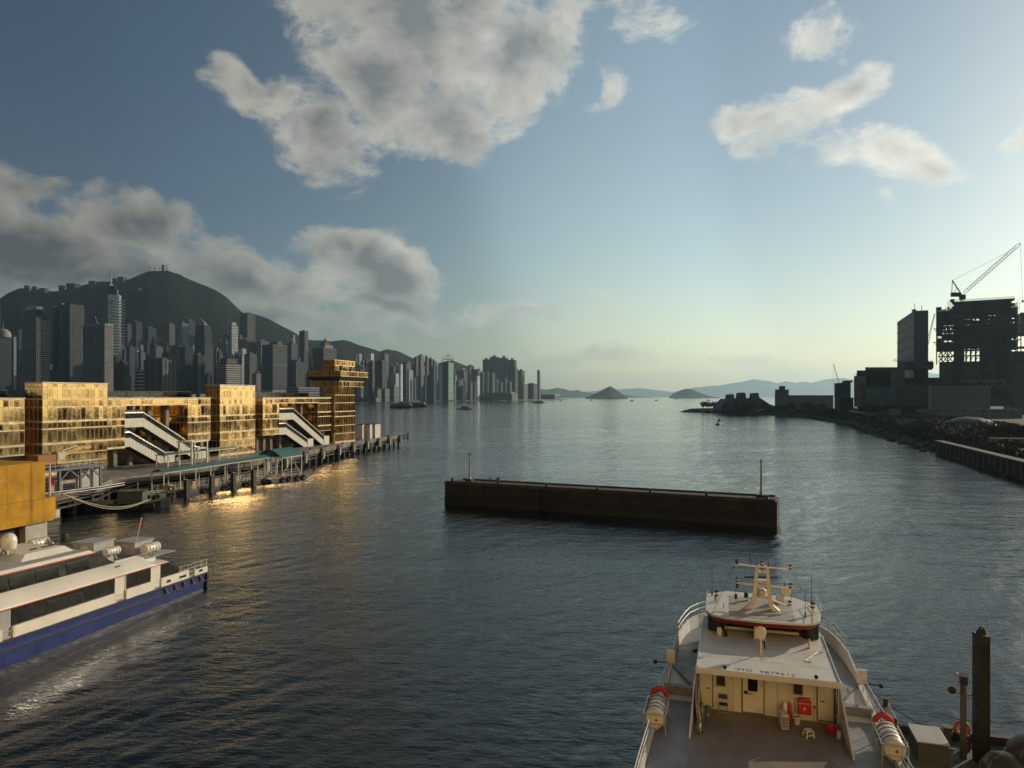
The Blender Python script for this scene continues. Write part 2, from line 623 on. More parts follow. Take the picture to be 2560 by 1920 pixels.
PEAK = [(-420, 800, 3100), (-300, 770, 3200), (-150, 765, 3300), (-60, 752, 3350), (0, 747, 3380), (17, 735, 3390), (46, 723, 3400), (69, 722, 3400), (130, 727, 3400), (162, 724, 3400), (223, 711, 3420),
        (255, 703, 3420), (289, 702, 3440), (324, 695, 3450), (347, 685, 3460), (373, 678, 3470), (422, 678, 3470), (451, 686, 3470), (492, 705, 3460), (535, 724, 3440), (567, 744, 3420),
        (607, 780, 3400), (640, 785, 3400), (675, 798, 3420), (718, 821, 3440), (747, 838, 3460), (770, 850, 3500), (828, 854, 3600), (857, 851, 3650), (877, 855, 3680), (909, 867, 3700),
        (950, 879, 3750), (967, 873, 3780), (993, 878, 3800), (1036, 897, 3850), (1080, 910, 3900), (1130, 901, 3950), (1173, 917, 4000), (1210, 934, 4050), (1260, 962, 4100), (1330, 985, 4200)]
ridge_land('peak_hillside', PEAK, lambda px: shore_y(px) + 60, 900, hill_mat('wooded_hillside', (.013, .017, .016), .02), 7.0, 1.3, 11, 2.5, 'dark wooded mountainside of the island behind the towers')  # very dark base colour stands in for cloud shade over the slope

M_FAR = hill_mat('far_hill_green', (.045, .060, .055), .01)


def island(name, crest, y, back, label, m=M_FAR, front=260, rough=3.0, seed=0.0):
    return ridge_land(name, [(px, py, y) for px, py in crest], lambda px: y - front, back, m, rough, seed, 7, .3, label)


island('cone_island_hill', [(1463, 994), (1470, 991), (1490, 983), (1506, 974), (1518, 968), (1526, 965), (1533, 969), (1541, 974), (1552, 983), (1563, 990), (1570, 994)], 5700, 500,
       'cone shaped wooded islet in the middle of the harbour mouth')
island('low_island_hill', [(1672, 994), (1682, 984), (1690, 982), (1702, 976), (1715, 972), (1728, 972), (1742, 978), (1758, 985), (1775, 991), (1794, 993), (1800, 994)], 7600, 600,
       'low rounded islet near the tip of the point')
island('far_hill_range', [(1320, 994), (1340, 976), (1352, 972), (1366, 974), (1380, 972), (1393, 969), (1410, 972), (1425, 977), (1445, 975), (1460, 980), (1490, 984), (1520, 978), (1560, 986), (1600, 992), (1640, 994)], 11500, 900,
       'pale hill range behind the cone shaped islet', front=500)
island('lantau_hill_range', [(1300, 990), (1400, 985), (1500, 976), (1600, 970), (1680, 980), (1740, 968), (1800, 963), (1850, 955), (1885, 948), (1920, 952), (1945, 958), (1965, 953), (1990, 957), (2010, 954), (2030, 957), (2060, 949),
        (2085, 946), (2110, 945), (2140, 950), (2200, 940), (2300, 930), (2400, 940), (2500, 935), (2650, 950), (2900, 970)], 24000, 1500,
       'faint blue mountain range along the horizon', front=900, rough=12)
# ------------------------------------------------------------------ towers across the harbour
def fac(name, wall, glass=(.03, .035, .04), fh=3.6, bw=3.0, wz=.55, wx=.7, grough=.18, wrough=.75, gmetal=0.0, lit=.5):
    """Facade with rows of windows for buildings too far away to tell the panes apart."""
    if name in MATS: return MATS[name]
    wall = (wall[0] * .66, wall[1] * .76, wall[2] * .88)  # walls darkened and cooled to stand in for cloud shade on the city
    m = bpy.data.materials.new(name); m.use_nodes = True
    t = m.node_tree; b = t.nodes['Principled BSDF']
    b.inputs['Specular IOR Level'].default_value = .22
    tcn = t.nodes.new('ShaderNodeTexCoord')
    sp = t.nodes.new('ShaderNodeSeparateXYZ'); link(t, tcn.outputs['Object'], sp.inputs[0])
    h = math_node(t, 'ADD', sp.outputs[0], sp.outputs[1])
    zz = math_node(t, 'DIVIDE', sp.outputs[2], fh); hh = math_node(t, 'DIVIDE', h, bw)
    mz = math_node(t, 'LESS_THAN', math_node(t, 'FRACT', zz), wz)
    mx = math_node(t, 'LESS_THAN', math_node(t, 'FRACT', hh), wx)
    mask = math_node(t, 'MULTIPLY', mz, mx)
    wn = t.nodes.new('ShaderNodeTexWhiteNoise'); wn.noise_dimensions = '2D'
    cb = t.nodes.new('ShaderNodeCombineXYZ')
    link(t, math_node(t, 'FLOOR', zz), cb.inputs[0]); link(t, math_node(t, 'FLOOR', hh), cb.inputs[1])
    link(t, cb.outputs[0], wn.inputs['Vector'])
    gv = math_node(t, 'MULTIPLY_ADD', wn.outputs['Value'], lit * 1.6, 1 - lit * .6)
    gc = mix_rgb(t, 1.0, glass, glass, 'MIX')
    hs = t.nodes.new('ShaderNodeHueSaturation'); link(t, gc, hs.inputs['Color']); link(t, gv, hs.inputs['Value'])
    n1 = noise_tex(t, tcn.outputs['Object'], .05, 4, .6)
    wc = mix_rgb(t, n1, tuple(x * .75 for x in wall), tuple(x * 1.2 for x in wall))
    oi = t.nodes.new('ShaderNodeObjectInfo'); hv = t.nodes.new('ShaderNodeHueSaturation')
    link(t, math_node(t, 'MULTIPLY_ADD', oi.outputs['Random'], 1.1, .5), hv.inputs['Value']); link(t, math_node(t, 'MULTIPLY_ADD', oi.outputs['Random'], .08, .46), hv.inputs['Hue'])
    link(t, wc, hv.inputs['Color']); wc = hv.outputs[0]
    link(t, mix_rgb(t, mask, wc, hs.outputs[0]), b.inputs['Base Color'])
    link(t, math_node(t, 'MULTIPLY_ADD', mask, grough - wrough, wrough), b.inputs['Roughness'])
    if gmetal:
        link(t, math_node(t, 'MULTIPLY', mask, gmetal), b.inputs['Metallic'])
    MATS[name] = m
    return m


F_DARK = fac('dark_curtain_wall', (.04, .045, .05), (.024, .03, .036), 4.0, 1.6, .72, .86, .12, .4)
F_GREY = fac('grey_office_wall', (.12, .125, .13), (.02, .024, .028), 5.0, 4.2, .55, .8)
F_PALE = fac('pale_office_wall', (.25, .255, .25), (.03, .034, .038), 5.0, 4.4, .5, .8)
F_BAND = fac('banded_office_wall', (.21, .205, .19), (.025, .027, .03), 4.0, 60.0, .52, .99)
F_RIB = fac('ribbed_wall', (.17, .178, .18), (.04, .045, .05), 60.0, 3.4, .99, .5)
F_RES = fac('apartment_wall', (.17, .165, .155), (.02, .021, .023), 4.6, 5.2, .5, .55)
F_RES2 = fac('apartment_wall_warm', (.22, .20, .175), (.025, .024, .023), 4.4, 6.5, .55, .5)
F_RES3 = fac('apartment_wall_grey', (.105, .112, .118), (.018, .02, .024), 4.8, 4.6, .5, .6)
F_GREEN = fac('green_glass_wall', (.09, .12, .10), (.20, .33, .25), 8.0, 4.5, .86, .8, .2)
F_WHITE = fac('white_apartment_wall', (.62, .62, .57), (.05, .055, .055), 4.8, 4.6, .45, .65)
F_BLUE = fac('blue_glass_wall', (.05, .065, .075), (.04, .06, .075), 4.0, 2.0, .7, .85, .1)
M_ROOF = mat('grey_roof_plant', (.10, .10, .098), .85, scale=.05)
M_STEEL = mat('grey_steel', (.16, .165, .165), .5, .3, scale=.3)
M_PALEC = mat('pale_concrete_trim', (.26, .26, .245), .8, scale=.1)
TH = R(-30)


class Tower:
    """A building whose left corner stands at a photo column; a local x runs along its left face, y along its harbour face."""
    def __init__(s, name, label, x0, x1, y, m, share=.4, yaw=TH, group=None, z0=2.0, cat='building'):
        u = (x0 - 1280) / FPX
        P = (x1 - x0) / FPX * y
        ca, sa = math.cos(yaw), math.sin(yaw)
        s.a = max(4.0, share * P / max(.15, ca - u * sa))
        s.b = max(4.0, (1 - share) * P / max(.15, -sa - u * ca))
        s.y, s.m, s.z0 = y, m, z0
        s.o = empty(name, (u * y, y, z0), yaw, label, cat, group)

    def z(s, py):
        return EYE - (py - HOR) / FPX * (s.y + .3 * s.a) - s.z0

    def body(s, py, m=None, x=(0, 1), y=(0, 1), py0=None, name='facade', cham=0.0):
        x0, x1, y0, y1 = x[0] * s.a, x[1] * s.a, y[0] * s.b, y[1] * s.b
        z0 = 0 if py0 is None else s.z(py0)
        b = MB()
        if cham:
            c = cham
            b.prism([(x0 + c, y0), (x1 - c, y0), (x1, y0 + c), (x1, y1 - c), (x1 - c, y1), (x0 + c, y1), (x0, y1 - c), (x0, y0 + c)], z0, s.z(py))
        else:
            b.box(x0, x1, y0, y1, z0, s.z(py))
        return b.build(name, m or s.m, s.o)

    def plant(s, py, n=2, seed=1, m=None, hh=6.0):
        """lift houses, tanks and railings on the roof"""
        r = random.Random(seed)
        z = s.z(py)
        b = MB()
        for i in range(n):
            w, d = r.uniform(.2, .42) * s.a, r.uniform(.2, .42) * s.b
            x, y = r.uniform(.05, .55) * s.a, r.uniform(.05, .55) * s.b
            b.box(x, x + w, y, y + d, z, z + r.uniform(.45, 1.1) * hh)
        return b.build('roof_plant', m or M_ROOF, s.o)

    def bands(s, py, step, proud=.5, m=None, th=1.3, y0=990, name='floor_bands'):
        b = MB()
        z, zt = max(2.0, s.z(y0)), s.z(py) - .3
        k = z
        while k < zt:
            b.box(-proud, s.a + proud, -proud, s.b + proud, k, k + th)
            k += step
        return b.build(name, m or M_PALEC, s.o)

    def ribs(s, py, nx, ny, proud=.6, w=.9, m=None, z0=0.0, name='facade_ribs'):
        b = MB()
        zt = s.z(py)
        for i in range(nx + 1):
            x = s.a * i / nx
            b.box(x - w / 2, x + w / 2, -proud, -.01, z0, zt)
        for i in range(ny + 1):
            y = s.b * i / ny
            b.box(s.a + .01, s.a + proud, y - w / 2, y + w / 2, z0, zt)
        return b.build(name, m or M_PALEC, s.o)


def simple(name, label, x0, x1, py, y, m, share=.4, plant=2, seed=0, group=None, yaw=TH, cham=0.0, bands=0, ribs=None):
    t = Tower(name, label, x0, x1, y, m, share, yaw, group)
    t.body(py, cham=cham)
    if plant: t.plant(py, plant, seed)
    if bands: t.bands(py, bands)
    if ribs: t.ribs(py, *ribs)
    return t


def skyline():
    # --- Central
    t = Tower('office_tower', 'dark tower cut off at the edge of the picture beside the peak', -60, 3, 1750, F_DARK); t.body(759); t.plant(759, 2, 1)
    t = Tower('office_tower', 'office tower topped by a stepped round drum and thin spire', -26, 29, 1700, F_GREY, .45)
    t.body(845); b = MB()
    cx, cy, z = t.a * .75, t.b * .5, t.z(845)
    rr = t.a * .34
    b.lathe([(rr, 0), (rr, 9), (rr * .9, 9), (rr * .9, 14), (rr * .62, 14), (rr * .62, 18), (rr * .3, 19), (.8, 21), (.5, 38)], 20, (cx, cy, z)); b.build('roof_drum', M_PALEC, t.o, True)
    simple('office_tower', 'thin white tower between the drum topped and the finger crowned towers', 31, 41, 843, 1760, F_WHITE, .35, 1, 3)
    simple('office_tower', 'dim grey block behind the drum topped tower', 40, 56, 826, 2100, F_GREY, .4, 2, 4)
    # tower with crown fingers
    t = Tower('office_tower', 'tapered dark tower with a crown of pale fingers', 53, 126, 1560, F_DARK, .5)
    A, B, zt, zs, zb = t.a, t.b, t.z(779), t.z(803), 0
    b = MB()
    def ring(ix, z): return [(ix, ix * .4, z), (A - ix * .6, ix * .4, z), (A - ix * .25, B * .5, z), (A - ix, B - ix, z), (A * .5, B - ix * .4, z), (ix, B - ix, z)]
    b.loft([ring(0, zb), ring(1.0, t.z(880)), ring(3.0, zs), ring(8.5, t.z(785)), ring(11, zt)]); b.build('facade', F_DARK, t.o)
    b = MB()
    for i in range(9):
        x = 11 + (A - 19) * i / 8
        b.bar((x, 4.2, zt - 8), (x + .4, 4.8, zt + 8), 1.2, 1.2)
    for i in range(7):
        y = 6 + (B - 18) * i / 6
        b.bar((A - 8, y, zt - 8), (A - 9, y, zt + 7), 1.2, 1.2)
    b.build('crown_fingers', M_PALEC, t.o)
    b = MB(); z = 8
    while z < zs:
        b.box(A * .98, A + .8, B * .12, B * .93, z, z + 1.6); z += 4.2
    b.build('floor_bands', M_PALEC, t.o)
    b = MB()
    for y in (.02, .12, .24): b.box(A - .2, A + 1.1, B * y, B * y + 1.0, 0, zs + 4)
    b.box(-.4, A + .3, -.4, 0, t.z(867), t.z(863)); b.build('facade_ribs', M_PALEC, t.o)
    # twin slabs
    t = Tower('office_tower', 'pair of grey slab towers joined by a pale vertical shaft', 131, 209, 1600, F_GREY, .55)
    t.body(772, x=(0, .35), cham=3); t.body(766, F_DARK, x=(.35, .55), y=(0, .9), name='core'); t.body(768, x=(.55, 1), cham=3, name='facade_wing')
    t.body(764, M_PALEC, x=(.53, .6), y=(-.04, .1), name='pale_shaft'); t.ribs(769, 14, 10, .5, .6)
    t.bands(770, 6, .25, M_ROOF, .8); t.plant(768, 3, 6, hh=3)
    t = Tower('hotel_tower', 'pale ribbed slab with a crane on its roof', 208, 281, 1500, F_RIB, .72)
    t.body(817); t.ribs(823, 26, 10, .7, 1.1); t.body(816, M_PALEC, x=(-.01, 1.01), y=(-.02, 1.02), py0=822, name='parapet')
    b = MB(); z = t.z(817); b.bar((t.a * .5, 8, z), (t.a * .38, 8, z + 19), .9); b.bar((t.a * .5, 8, z), (t.a * .56, 8, z + 5), 1.2); b.build('roof_crane', M_PALEC, t.o)
    # the tall stepped tower with the mast
    t = Tower('office_tower', 'tallest glass tower with stepped top and white mast, its edges gleaming', 244, 313, 2120, F_BLUE, .52)
    A, B = t.a, t.b
    def oct_(c, x0, x1, y0, y1): return [(x0 + c, y0), (x1 - c, y0), (x1, y0 + c), (x1, y1 - c), (x1 - c, y1), (x0 + c, y1), (x0, y1 - c), (x0, y0 + c)]
    b = MB().prism(oct_(A * .28, 0, A, 0, B), 0, t.z(751)); b.build('facade', F_BLUE, t.o)
    b = MB().prism(oct_(A * .2, A * .16, A * .86, B * .14, B * .88), t.z(752), t.z(728)); b.prism(oct_(A * .2, A * .25, A * .78, B * .2, B * .8), t.z(728), t.z(719)); b.build('stepped_top', F_DARK, t.o)
    b = MB(); c = (A * .5, B * .5); z = t.z(719)
    b.cyl((c[0], c[1], z), (c[0], c[1], t.z(688)), 1.3, 8, .5)
    for k in range(4):
        a = k * math.pi / 2 + .3
        b.bar((c[0] + 8 * math.cos(a), c[1] + 8 * math.sin(a), z), (c[0], c[1], z + 10), 1.0)
    b.box(c[0] - 3, c[0] + 3, c[1] - 1, c[1] + 1, t.z(693), t.z(691)); b.build('mast', mat('white_mast_paint', (.6, .6, .57), .5), t.o)
    mg = mat('glint_band_metal', (.75, .78, .74), .28, .85, var=.1, scale=.05)  # bright metal bands added where the sun glints on the tower edges
    b = MB(); z = 6
    while z < t.z(742):
        for (x0, y0, x1, y1) in ((A * .72, 0, A * 1.0, A * .28), (A * 1.0, B - A * .28, A * .72, B)):
            d = Vector((x1 - x0, y1 - y0, 0)).normalized(); nn = Vector((d.y, -d.x, 0)) * .6
            q = [Vector((x0, y0, 0)), Vector((x1, y1, 0))]
            b.loft([[tuple(q[0] + Vector((0, 0, z))), tuple(q[1] + Vector((0, 0, z))), tuple(q[1] + Vector((0, 0, z + 2.6))), tuple(q[0] + Vector((0, 0, z + 2.6)))],
                    [tuple(q[0] + nn + Vector((0, 0, z))), tuple(q[1] + nn + Vector((0, 0, z))), tuple(q[1] + nn + Vector((0, 0, z + 2.6))), tuple(q[0] + nn + Vector((0, 0, z + 2.6)))]])
        z += 4.4
    b.build('glint_bands', mg, t.o)
    t.bands(752, 8.8, .3, M_STEEL, 1.2)
    simple('office_block', 'dark narrow block at the foot of the tallest tower', 281, 296, 890, 1620, F_DARK, .5, 1, 8)
    t = Tower('office_block', 'grey gridded block stepping outward towards its base', 294, 328, 1600, F_GREY, .5); t.body(940, name='facade_base'); t.body(904, x=(.02, .7), y=(.1, .8)); t.bands(906, 4.5, .2, M_ROOF, .9); t.plant(905, 2, 9)
    t = Tower('office_block', 'small block striped in black and white beside the wide dark block', 338, 360, 1620, F_BAND, .5); t.body(925, x=(.08, 1), y=(0, 1)); t.body(938, x=(0, 1), name='facade_wing'); t.bands(927, 8.0, .6, mat('white_band_paint', (.5, .5, .47), .7, scale=.1), 3.2); t.plant(925, 2, 10)
    t = simple('market_block', 'wide dark block with a ragged roof edge above the roof railing', 360, 437, 902, 1640, mat('dark_stone_cladding', (.05, .048, .045), .7, scale=.05), .6, 5, 11, ribs=(3, 3, .7, 1.6))
    data = [('apartment_tower', 'dim apartment tower touching the tallest tower on the hillside side', 311, 330, 812, 2350, F_RES3, 3, 12),
            ('apartment_tower', 'broad grey apartment tower with bright roof tanks below the peak', 329, 356, 806, 2300, F_RES3, 4, 13),
            ('apartment_tower', 'wide notched apartment tower with a low pitched roof line', 356, 391, 821, 2400, F_RES3, 4, 14),
            ('apartment_tower', 'narrow stepped twin tower standing alone against the dark hillside', 413, 438, 812, 2450, F_RES, 3, 15),
            ('apartment_tower', 'hazy crowned apartment tower behind the pale ribbed one', 461, 488, 803, 2650, F_RES3, 4, 17),
            ('office_block', 'small cluttered block with a bright water tank on its roof', 315, 337, 868, 1900, F_GREY, 4, 18),
            ('office_block', 'low white framed block beside the bright water tank', 344, 364, 880, 1850, F_PALE, 3, 19),
            ('office_block', 'warm grey stepped block above the wide dark block', 377, 408, 868, 1900, F_RES2, 4, 20),
            ('office_block', 'low grey block with rooftop sheds above the wide dark block', 404, 442, 884, 1850, F_GREY, 5, 21),
            ('office_tower', 'dark blue shaft in front of the pale ribbed tower', 448, 483, 868, 1700, F_DARK, 2, 22),
            ('office_block', 'dark flat block with two bright roof lamps', 482, 512, 888, 1660, F_BLUE, 2, 23),
            ('office_block', 'small dark block beside the striped office building', 511, 530, 936, 1700, F_GREY, 2, 24)]
    for n, l, x0, x1, py, y, m, p, sd in data: simple(n, l, x0, x1, py, y, m, .42, p, sd)
    simple('apartment_tower', 'pale ribbed apartment tower catching the light on the slope', 448, 471, 808, 2400, F_WHITE, .35, 3, 16, ribs=(6, 10, .5, .8))
    # gable roofed tower
    t = Tower('office_tower', 'curved dark tower with a gabled top and slanting roof beam', 484, 534, 1900, F_DARK, .55)
    A, B = t.a, t.b
    b = MB(); b.loft([[(x * f + (1 - f) * A * .5, y * f + (1 - f) * B * .4, z) for x, y in ((0, 0), (A, 0), (A, B), (0, B))] for f, z in ((1, 0), (1, t.z(905)), (.9, t.z(850)), (.72, t.z(815)))]); b.build('facade', F_DARK, t.o)
    z = t.z(815); b = MB().loft([[(A * .2, B * .15, z), (A * .8, B * .15, z), (A * .8, B * .6, z), (A * .2, B * .6, z)], [(A * .3, B * .25, z + 7), (A * .7, B * .25, z + 7), (A * .7, B * .5, z + 7), (A * .3, B * .5, z + 7)], [(A * .45, B * .3, z + 13), (A * .55, B * .3, z + 13), (A * .55, B * .45, z + 13), (A * .45, B * .45, z + 13)]])
    b.bar((A * .3, B * .3, z + 20), (A * .85, B * .3, z + 3), 1.4); b.build('gable_top', M_PALEC, t.o); t.bands(860, 5, .15, M_STEEL, .7)
    # white gridded tower
    t = Tower('apartment_tower', 'bright white gridded tower with a dark notch in its side', 569, 595, 2200, F_WHITE, .4)
    t.body(815); t.body(807, x=(.15, .9), y=(.1, .8), py0=816, name='facade_top'); t.bands(815, 6.4, .35, mat('white_band_paint', (.5, .5, .47)), 2.3, 985)
    b = MB().box(-.8, t.a * .5, -.8, t.b * .05, t.z(846), t.z(840)); b.box(t.a * .42, t.a * .5, -.9, 0, 0, t.z(815)); b.build('notch', M_ROOF, t.o)
    t = Tower('office_block', 'squat office building striped with many pale floor bands', 541, 604, 1680, F_BAND, .38)
    t.body(910, cham=5); t.bands(911, 5.1, .7, mat('pale_band_paint', (.40, .39, .35), .7, scale=.1), 2.1); t.body(897, M_ROOF, x=(.12, .85), y=(.15, .85), py0=911, name='penthouse')
    t = Tower('apartment_tower', 'very tall pair of apartment shafts rising against the ridge line', 600, 638, 2500, F_RES3, .5)
    t.body(783, x=(0, .42), y=(0, .9)); t.body(785, x=(.58, 1), name='facade_wing'); t.body(795, F_DARK, x=(.4, .6), y=(.3, .7), name='core'); t.plant(784, 2, 30, hh=4); t.ribs(786, 8, 8, .5, .7)
    simple('apartment_tower', 'ribbed apartment wings at the foot of the very tall pair', 594, 642, 850, 2350, F_RES3, .5, 2, 31, ribs=(14, 8, .6, .9))
    simple('apartment_tower', 'warm grey slab between the very tall pair and the twin dark blocks', 641, 672, 853, 2350, F_RES, .4, 4, 32, ribs=(5, 8, .5, .8))
    simple('apartment_tower', 'ribbed beige apartment block above the low striped building', 611, 641, 885, 2000, F_RES2, .45, 2, 33, ribs=(6, 8, .5, .8))
    simple('office_block', 'low building with fine white stripes next to the gold block', 630, 652, 934, 1750, F_BAND, .5, 2, 34, bands=4)
    t = Tower('office_tower', 'nearest broad dark slab tower with a flat roof, seen corner on', 655, 719, 1800, F_DARK, .42)
    t.body(866); t.body(863, M_ROOF, x=(-.015, 1.015), y=(-.015, 1.015), py0=868, name='parapet'); t.bands(914, 900, .5, M_ROOF, 3, 915, 'plant_floor'); t.bands(868, 4.2, .12, M_STEEL, .5); t.plant(863, 3, 35, hh=9)
    t.body(975, M_PALEC, x=(-.1, 1.1), y=(-.1, 1.5), name='podium')
    t = Tower('apartment_tower', 'green grey tower topped by a white portal frame', 717, 744, 2100, F_RES3, .42); t.body(858); t.plant(858, 2, 36)
    b = MB(); z = t.z(858); A, B = t.a, t.b
    for x in (.2, .75): b.box(A * x, A * x + 5, B * .3, B * .6, z, t.z(840))
    b.box(A * .15, A * .95, B * .3, B * .6, t.z(843), t.z(838)); b.box(A * .42, A * .55, B * .32, B * .58, z, t.z(841)); b.build('portal_frame', M_PALEC, t.o)
    t = Tower('apartment_tower', 'slender tower with a cream lit side breaking the skyline', 748, 771, 2250, F_RES3, .52); t.body(828); t.body(826, M_ROOF, x=(.4, .7), y=(.2, .6), py0=830, name='roof_plant')
    t.body(829, F_RES2, x=(.9, 1.06), y=(.1, .9), py0=877, name='painted_lit_side')  # warm slab puts the sunlit tone of this face into its colour
    t = Tower('office_tower', 'farther broad dark slab tower carrying a tiered roof crown', 781, 842, 1950, F_DARK, .45)
    t.body(874); t.body(871, M_ROOF, x=(-.015, 1.015), y=(-.015, 1.015), py0=876, name='parapet'); t.bands(878, 4.2, .12, M_STEEL, .5)
    t.body(864, M_PALEC, x=(.25, .9), y=(.2, .8), py0=872, name='roof_crown'); t.body(856, M_ROOF, x=(.4, .72), y=(.3, .7), py0=865, name='roof_sign_frame'); b = MB(); b.lathe([(4.5, 0), (4.5, 4), (2.5, 8), (.4, 13)], 10, (t.a * .56, t.b * .5, t.z(856))); b.build('roof_knob', M_ROOF, t.o)
    simple('office_block', 'blue glass block at the waterfront between the twin dark slabs', 717, 763, 905, 1850, F_BLUE, .5, 3, 37, ribs=(8, 6, .5, .8))
    simple('office_block', 'small grey building in front of the farther dark slab', 762, 790, 935, 1900, F_GREY, .5, 3, 38)
    t = simple('terminal_podium', 'long low white waterfront podium with dark window strips', 716, 800, 968, 1780, F_BAND, .35, 0, 39); t.bands(969, 6, .8, M_PALEC, 1.6, 989)
    # --- towards the west
    W2 = R(-24)
    data = [('office_tower', 'dark glass slab just beyond the gold control tower', 922, 937, 905, 2150, F_DARK, .6),
            ('office_tower', 'wide teal glass block above the white shoreline buildings', 937, 968, 903, 2180, F_BLUE, .6),
            ('apartment_tower', 'pale tower rising behind the wide teal glass block', 955, 972, 885, 2500, F_RES2, .4),
            ('apartment_tower', 'white dotted tower behind the dark glass slab', 922, 935, 884, 2500, F_WHITE, .4),
            ('apartment_tower', 'white slab with dark window strip near the shoreline park', 985, 997, 934, 2350, F_WHITE, .4),
            ('apartment_tower', 'thin white tower dotted with windows near the shoreline', 997, 1007, 911, 2380, F_WHITE, .5),
            ('apartment_tower', 'cluster tower with cluttered roof west of the teal block', 1003, 1028, 907, 2650, F_RES3, .5),
            ('office_tower', 'pale green white slab standing in front of the cluttered roof', 1018, 1033, 925, 2480, F_WHITE, .3),
            ('apartment_tower', 'tall grey shaft with notched top on the western shore', 1035, 1046, 893, 2650, F_RES3, .5),
            ('apartment_tower', 'tall shaft with twin roof boxes behind the western shore', 1044, 1060, 889, 2700, F_RES, .5),
            ('apartment_tower', 'dark shaft with a raised roof box west of the notched one', 1062, 1072, 892, 2750, F_RES3, .5),
            ('apartment_tower', 'square topped dark shaft below the ridge end', 1072, 1085, 897, 2780, F_RES3, .5),
            ('apartment_tower', 'cream edged narrow tower before the silver glass tower', 1074, 1083, 917, 2620, F_RES2, .4),
            ('office_tower', 'silver glass tower with white cross bands', 1082, 1093, 904, 2600, F_PALE, .4),
            ('office_tower', 'stepped white glass tower under a roof crane', 1095, 1108, 912, 2620, F_WHITE, .3),
            ('apartment_tower', 'small beige tower next to the green glass tower', 1132, 1143, 938, 2780, F_RES2, .5),
            ('apartment_tower', 'pair of thin grey shafts west of the green glass tower', 1140, 1151, 928, 2950, F_RES, .5),
            ('apartment_tower', 'flat roofed grey tower behind the shoreline park trees', 1150, 1166, 927, 2950, F_RES3, .6),
            ('apartment_tower', 'tall pale block with open upper floors on the slope', 1167, 1185, 914, 3300, F_RES2, .4),
            ('apartment_tower', 'dark slab attached to a bright white end wall', 1178, 1194, 923, 3050, F_RES3, .9),
            ('apartment_tower', 'bright white end wall rising above the shoreline', 1193, 1200, 928, 3030, F_WHITE, .5),
            ('apartment_tower', 'hazy flat topped tower before the slender shaft', 1294, 1312, 926, 3500, F_RES3, .6),
            ('apartment_tower', 'broad low hazy block at the western end', 1293, 1320, 960, 3400, F_RES2, .6),
            ('apartment_tower', 'even row of hazy ribbed blocks by the western pier', 1319, 1344, 959, 3500, F_RES, .6),
            ('apartment_tower', 'slender lone shaft at the western end of the island', 1343, 1351, 927, 3550, F_RES3, .6)]
    for i, (n, l, x0, x1, py, y, m, sh) in enumerate(data): simple(n, l, x0, x1, py, y, m, sh, 2, 60 + i, yaw=W2)
    t = Tower('office_tower', 'green glass tower carrying an open pyramid frame and spire', 1106, 1134, 2640, F_DARK, .5, W2)
    t.body(905); b = MB(); A, B = t.a, t.b
    b.box(A + .05, A + .9, B * .04, B * .98, 4, t.z(908)); b.build('green_glazing', F_GREEN, t.o)
    z0, z1, z2 = t.z(905), t.z(898), t.z(886)
    b = MB()
    for x, y in ((0, 0), (A, 0), (A, B), (0, B)):
        b.bar((x, y, z0), (x, y, z1), 1.4); b.bar((x, y, z1), (A / 2, B / 2, z2), 1.3)
    for p, q in (((0, 0), (A, 0)), ((A, 0), (A, B)), ((A, B), (0, B)), ((0, B), (0, 0))): b.bar((p[0], p[1], z1), (q[0], q[1], z1), 1.4)
    b.cyl((A / 2, B / 2, z0), (A / 2, B / 2, t.z(875)), .9, 6, .4); b.build('pyramid_frame', M_ROOF, t.o)
    for i, (x0, x1, py, kb, l) in enumerate([(1207, 1225, 899, 895, 'first and lowest of the four giant hazy apartment towers'), (1224, 1249, 893, 889, 'broadest of the four giant hazy apartment towers, with a round roof tank'),
                                          (1250, 1271, 895, 890, 'third of the four giant hazy apartment towers'), (1271, 1291, 900, 896, 'last of the four giant hazy apartment towers')]):
        t = Tower('apartment_tower', l, x0, x1, 3400, F_RES3, .75, W2, 'giant apartment towers'); t.body(py)
        b = MB().box(t.a * .3, t.a * .62, t.b * .3, t.b * .7, t.z(py), t.z(kb + 1)); b.box(t.a * .22, t.a * .7, t.b * .25, t.b * .75, t.z(kb + 1), t.z(kb)); b.build('roof_plant', M_ROOF, t.o)
        t.ribs(py, 6, 4, .8, 1.2)
    for i, (x0, x1, py) in enumerate([(1199, 1212, 931), (1212, 1224, 932), (1223, 1237, 933), (1280, 1294, 919), (1236, 1246, 950), (1246, 1258, 956), (1258, 1268, 948), (1268, 1281, 955)]):
        simple('apartment_tower', [['first', 'second', 'third'][i % 3] + ' slim ribbed slab before the giant apartment towers', 'bright edged shaft leaning against the last giant apartment tower', ['first', 'second', 'third', 'last'][i % 4] + ' short beige block among the giant apartment towers'][0 if i < 3 else 1 if i == 3 else 2],
               x0, x1, py, 3050 + 20 * i, F_RES if i < 4 else F_RES2, .6, 2, 90 + i, ['slim slabs before the giant towers', None, 'short blocks before the giant towers'][0 if i < 3 else 1 if i == 3 else 2], W2, ribs=(3, 3, .8, 1.6))
    for i, (x0, x1, py, l) in enumerate([(935, 953, 973, 'white banded block nearest the gold control tower on the shore'), (951, 974, 972, 'white banded block in the middle of the low shoreline group'), (972, 998, 966, 'largest grey banded block of the low shoreline group')]):
        simple('municipal_block', l, x0, x1, py, 2130 + 40 * i, F_BAND, .5, 1, 120 + i, yaw=W2, bands=6)
    t = Tower('ferry_pier_hall', 'long low grey pier hall standing in the water past the control tower', 886, 953, 1950, M_PALEC, .8, R(-14)); t.body(998, F_BAND); t.body(994, M_ROOF, x=(-.02, 1.02), y=(-.1, 1.1), py0=998, name='roof')
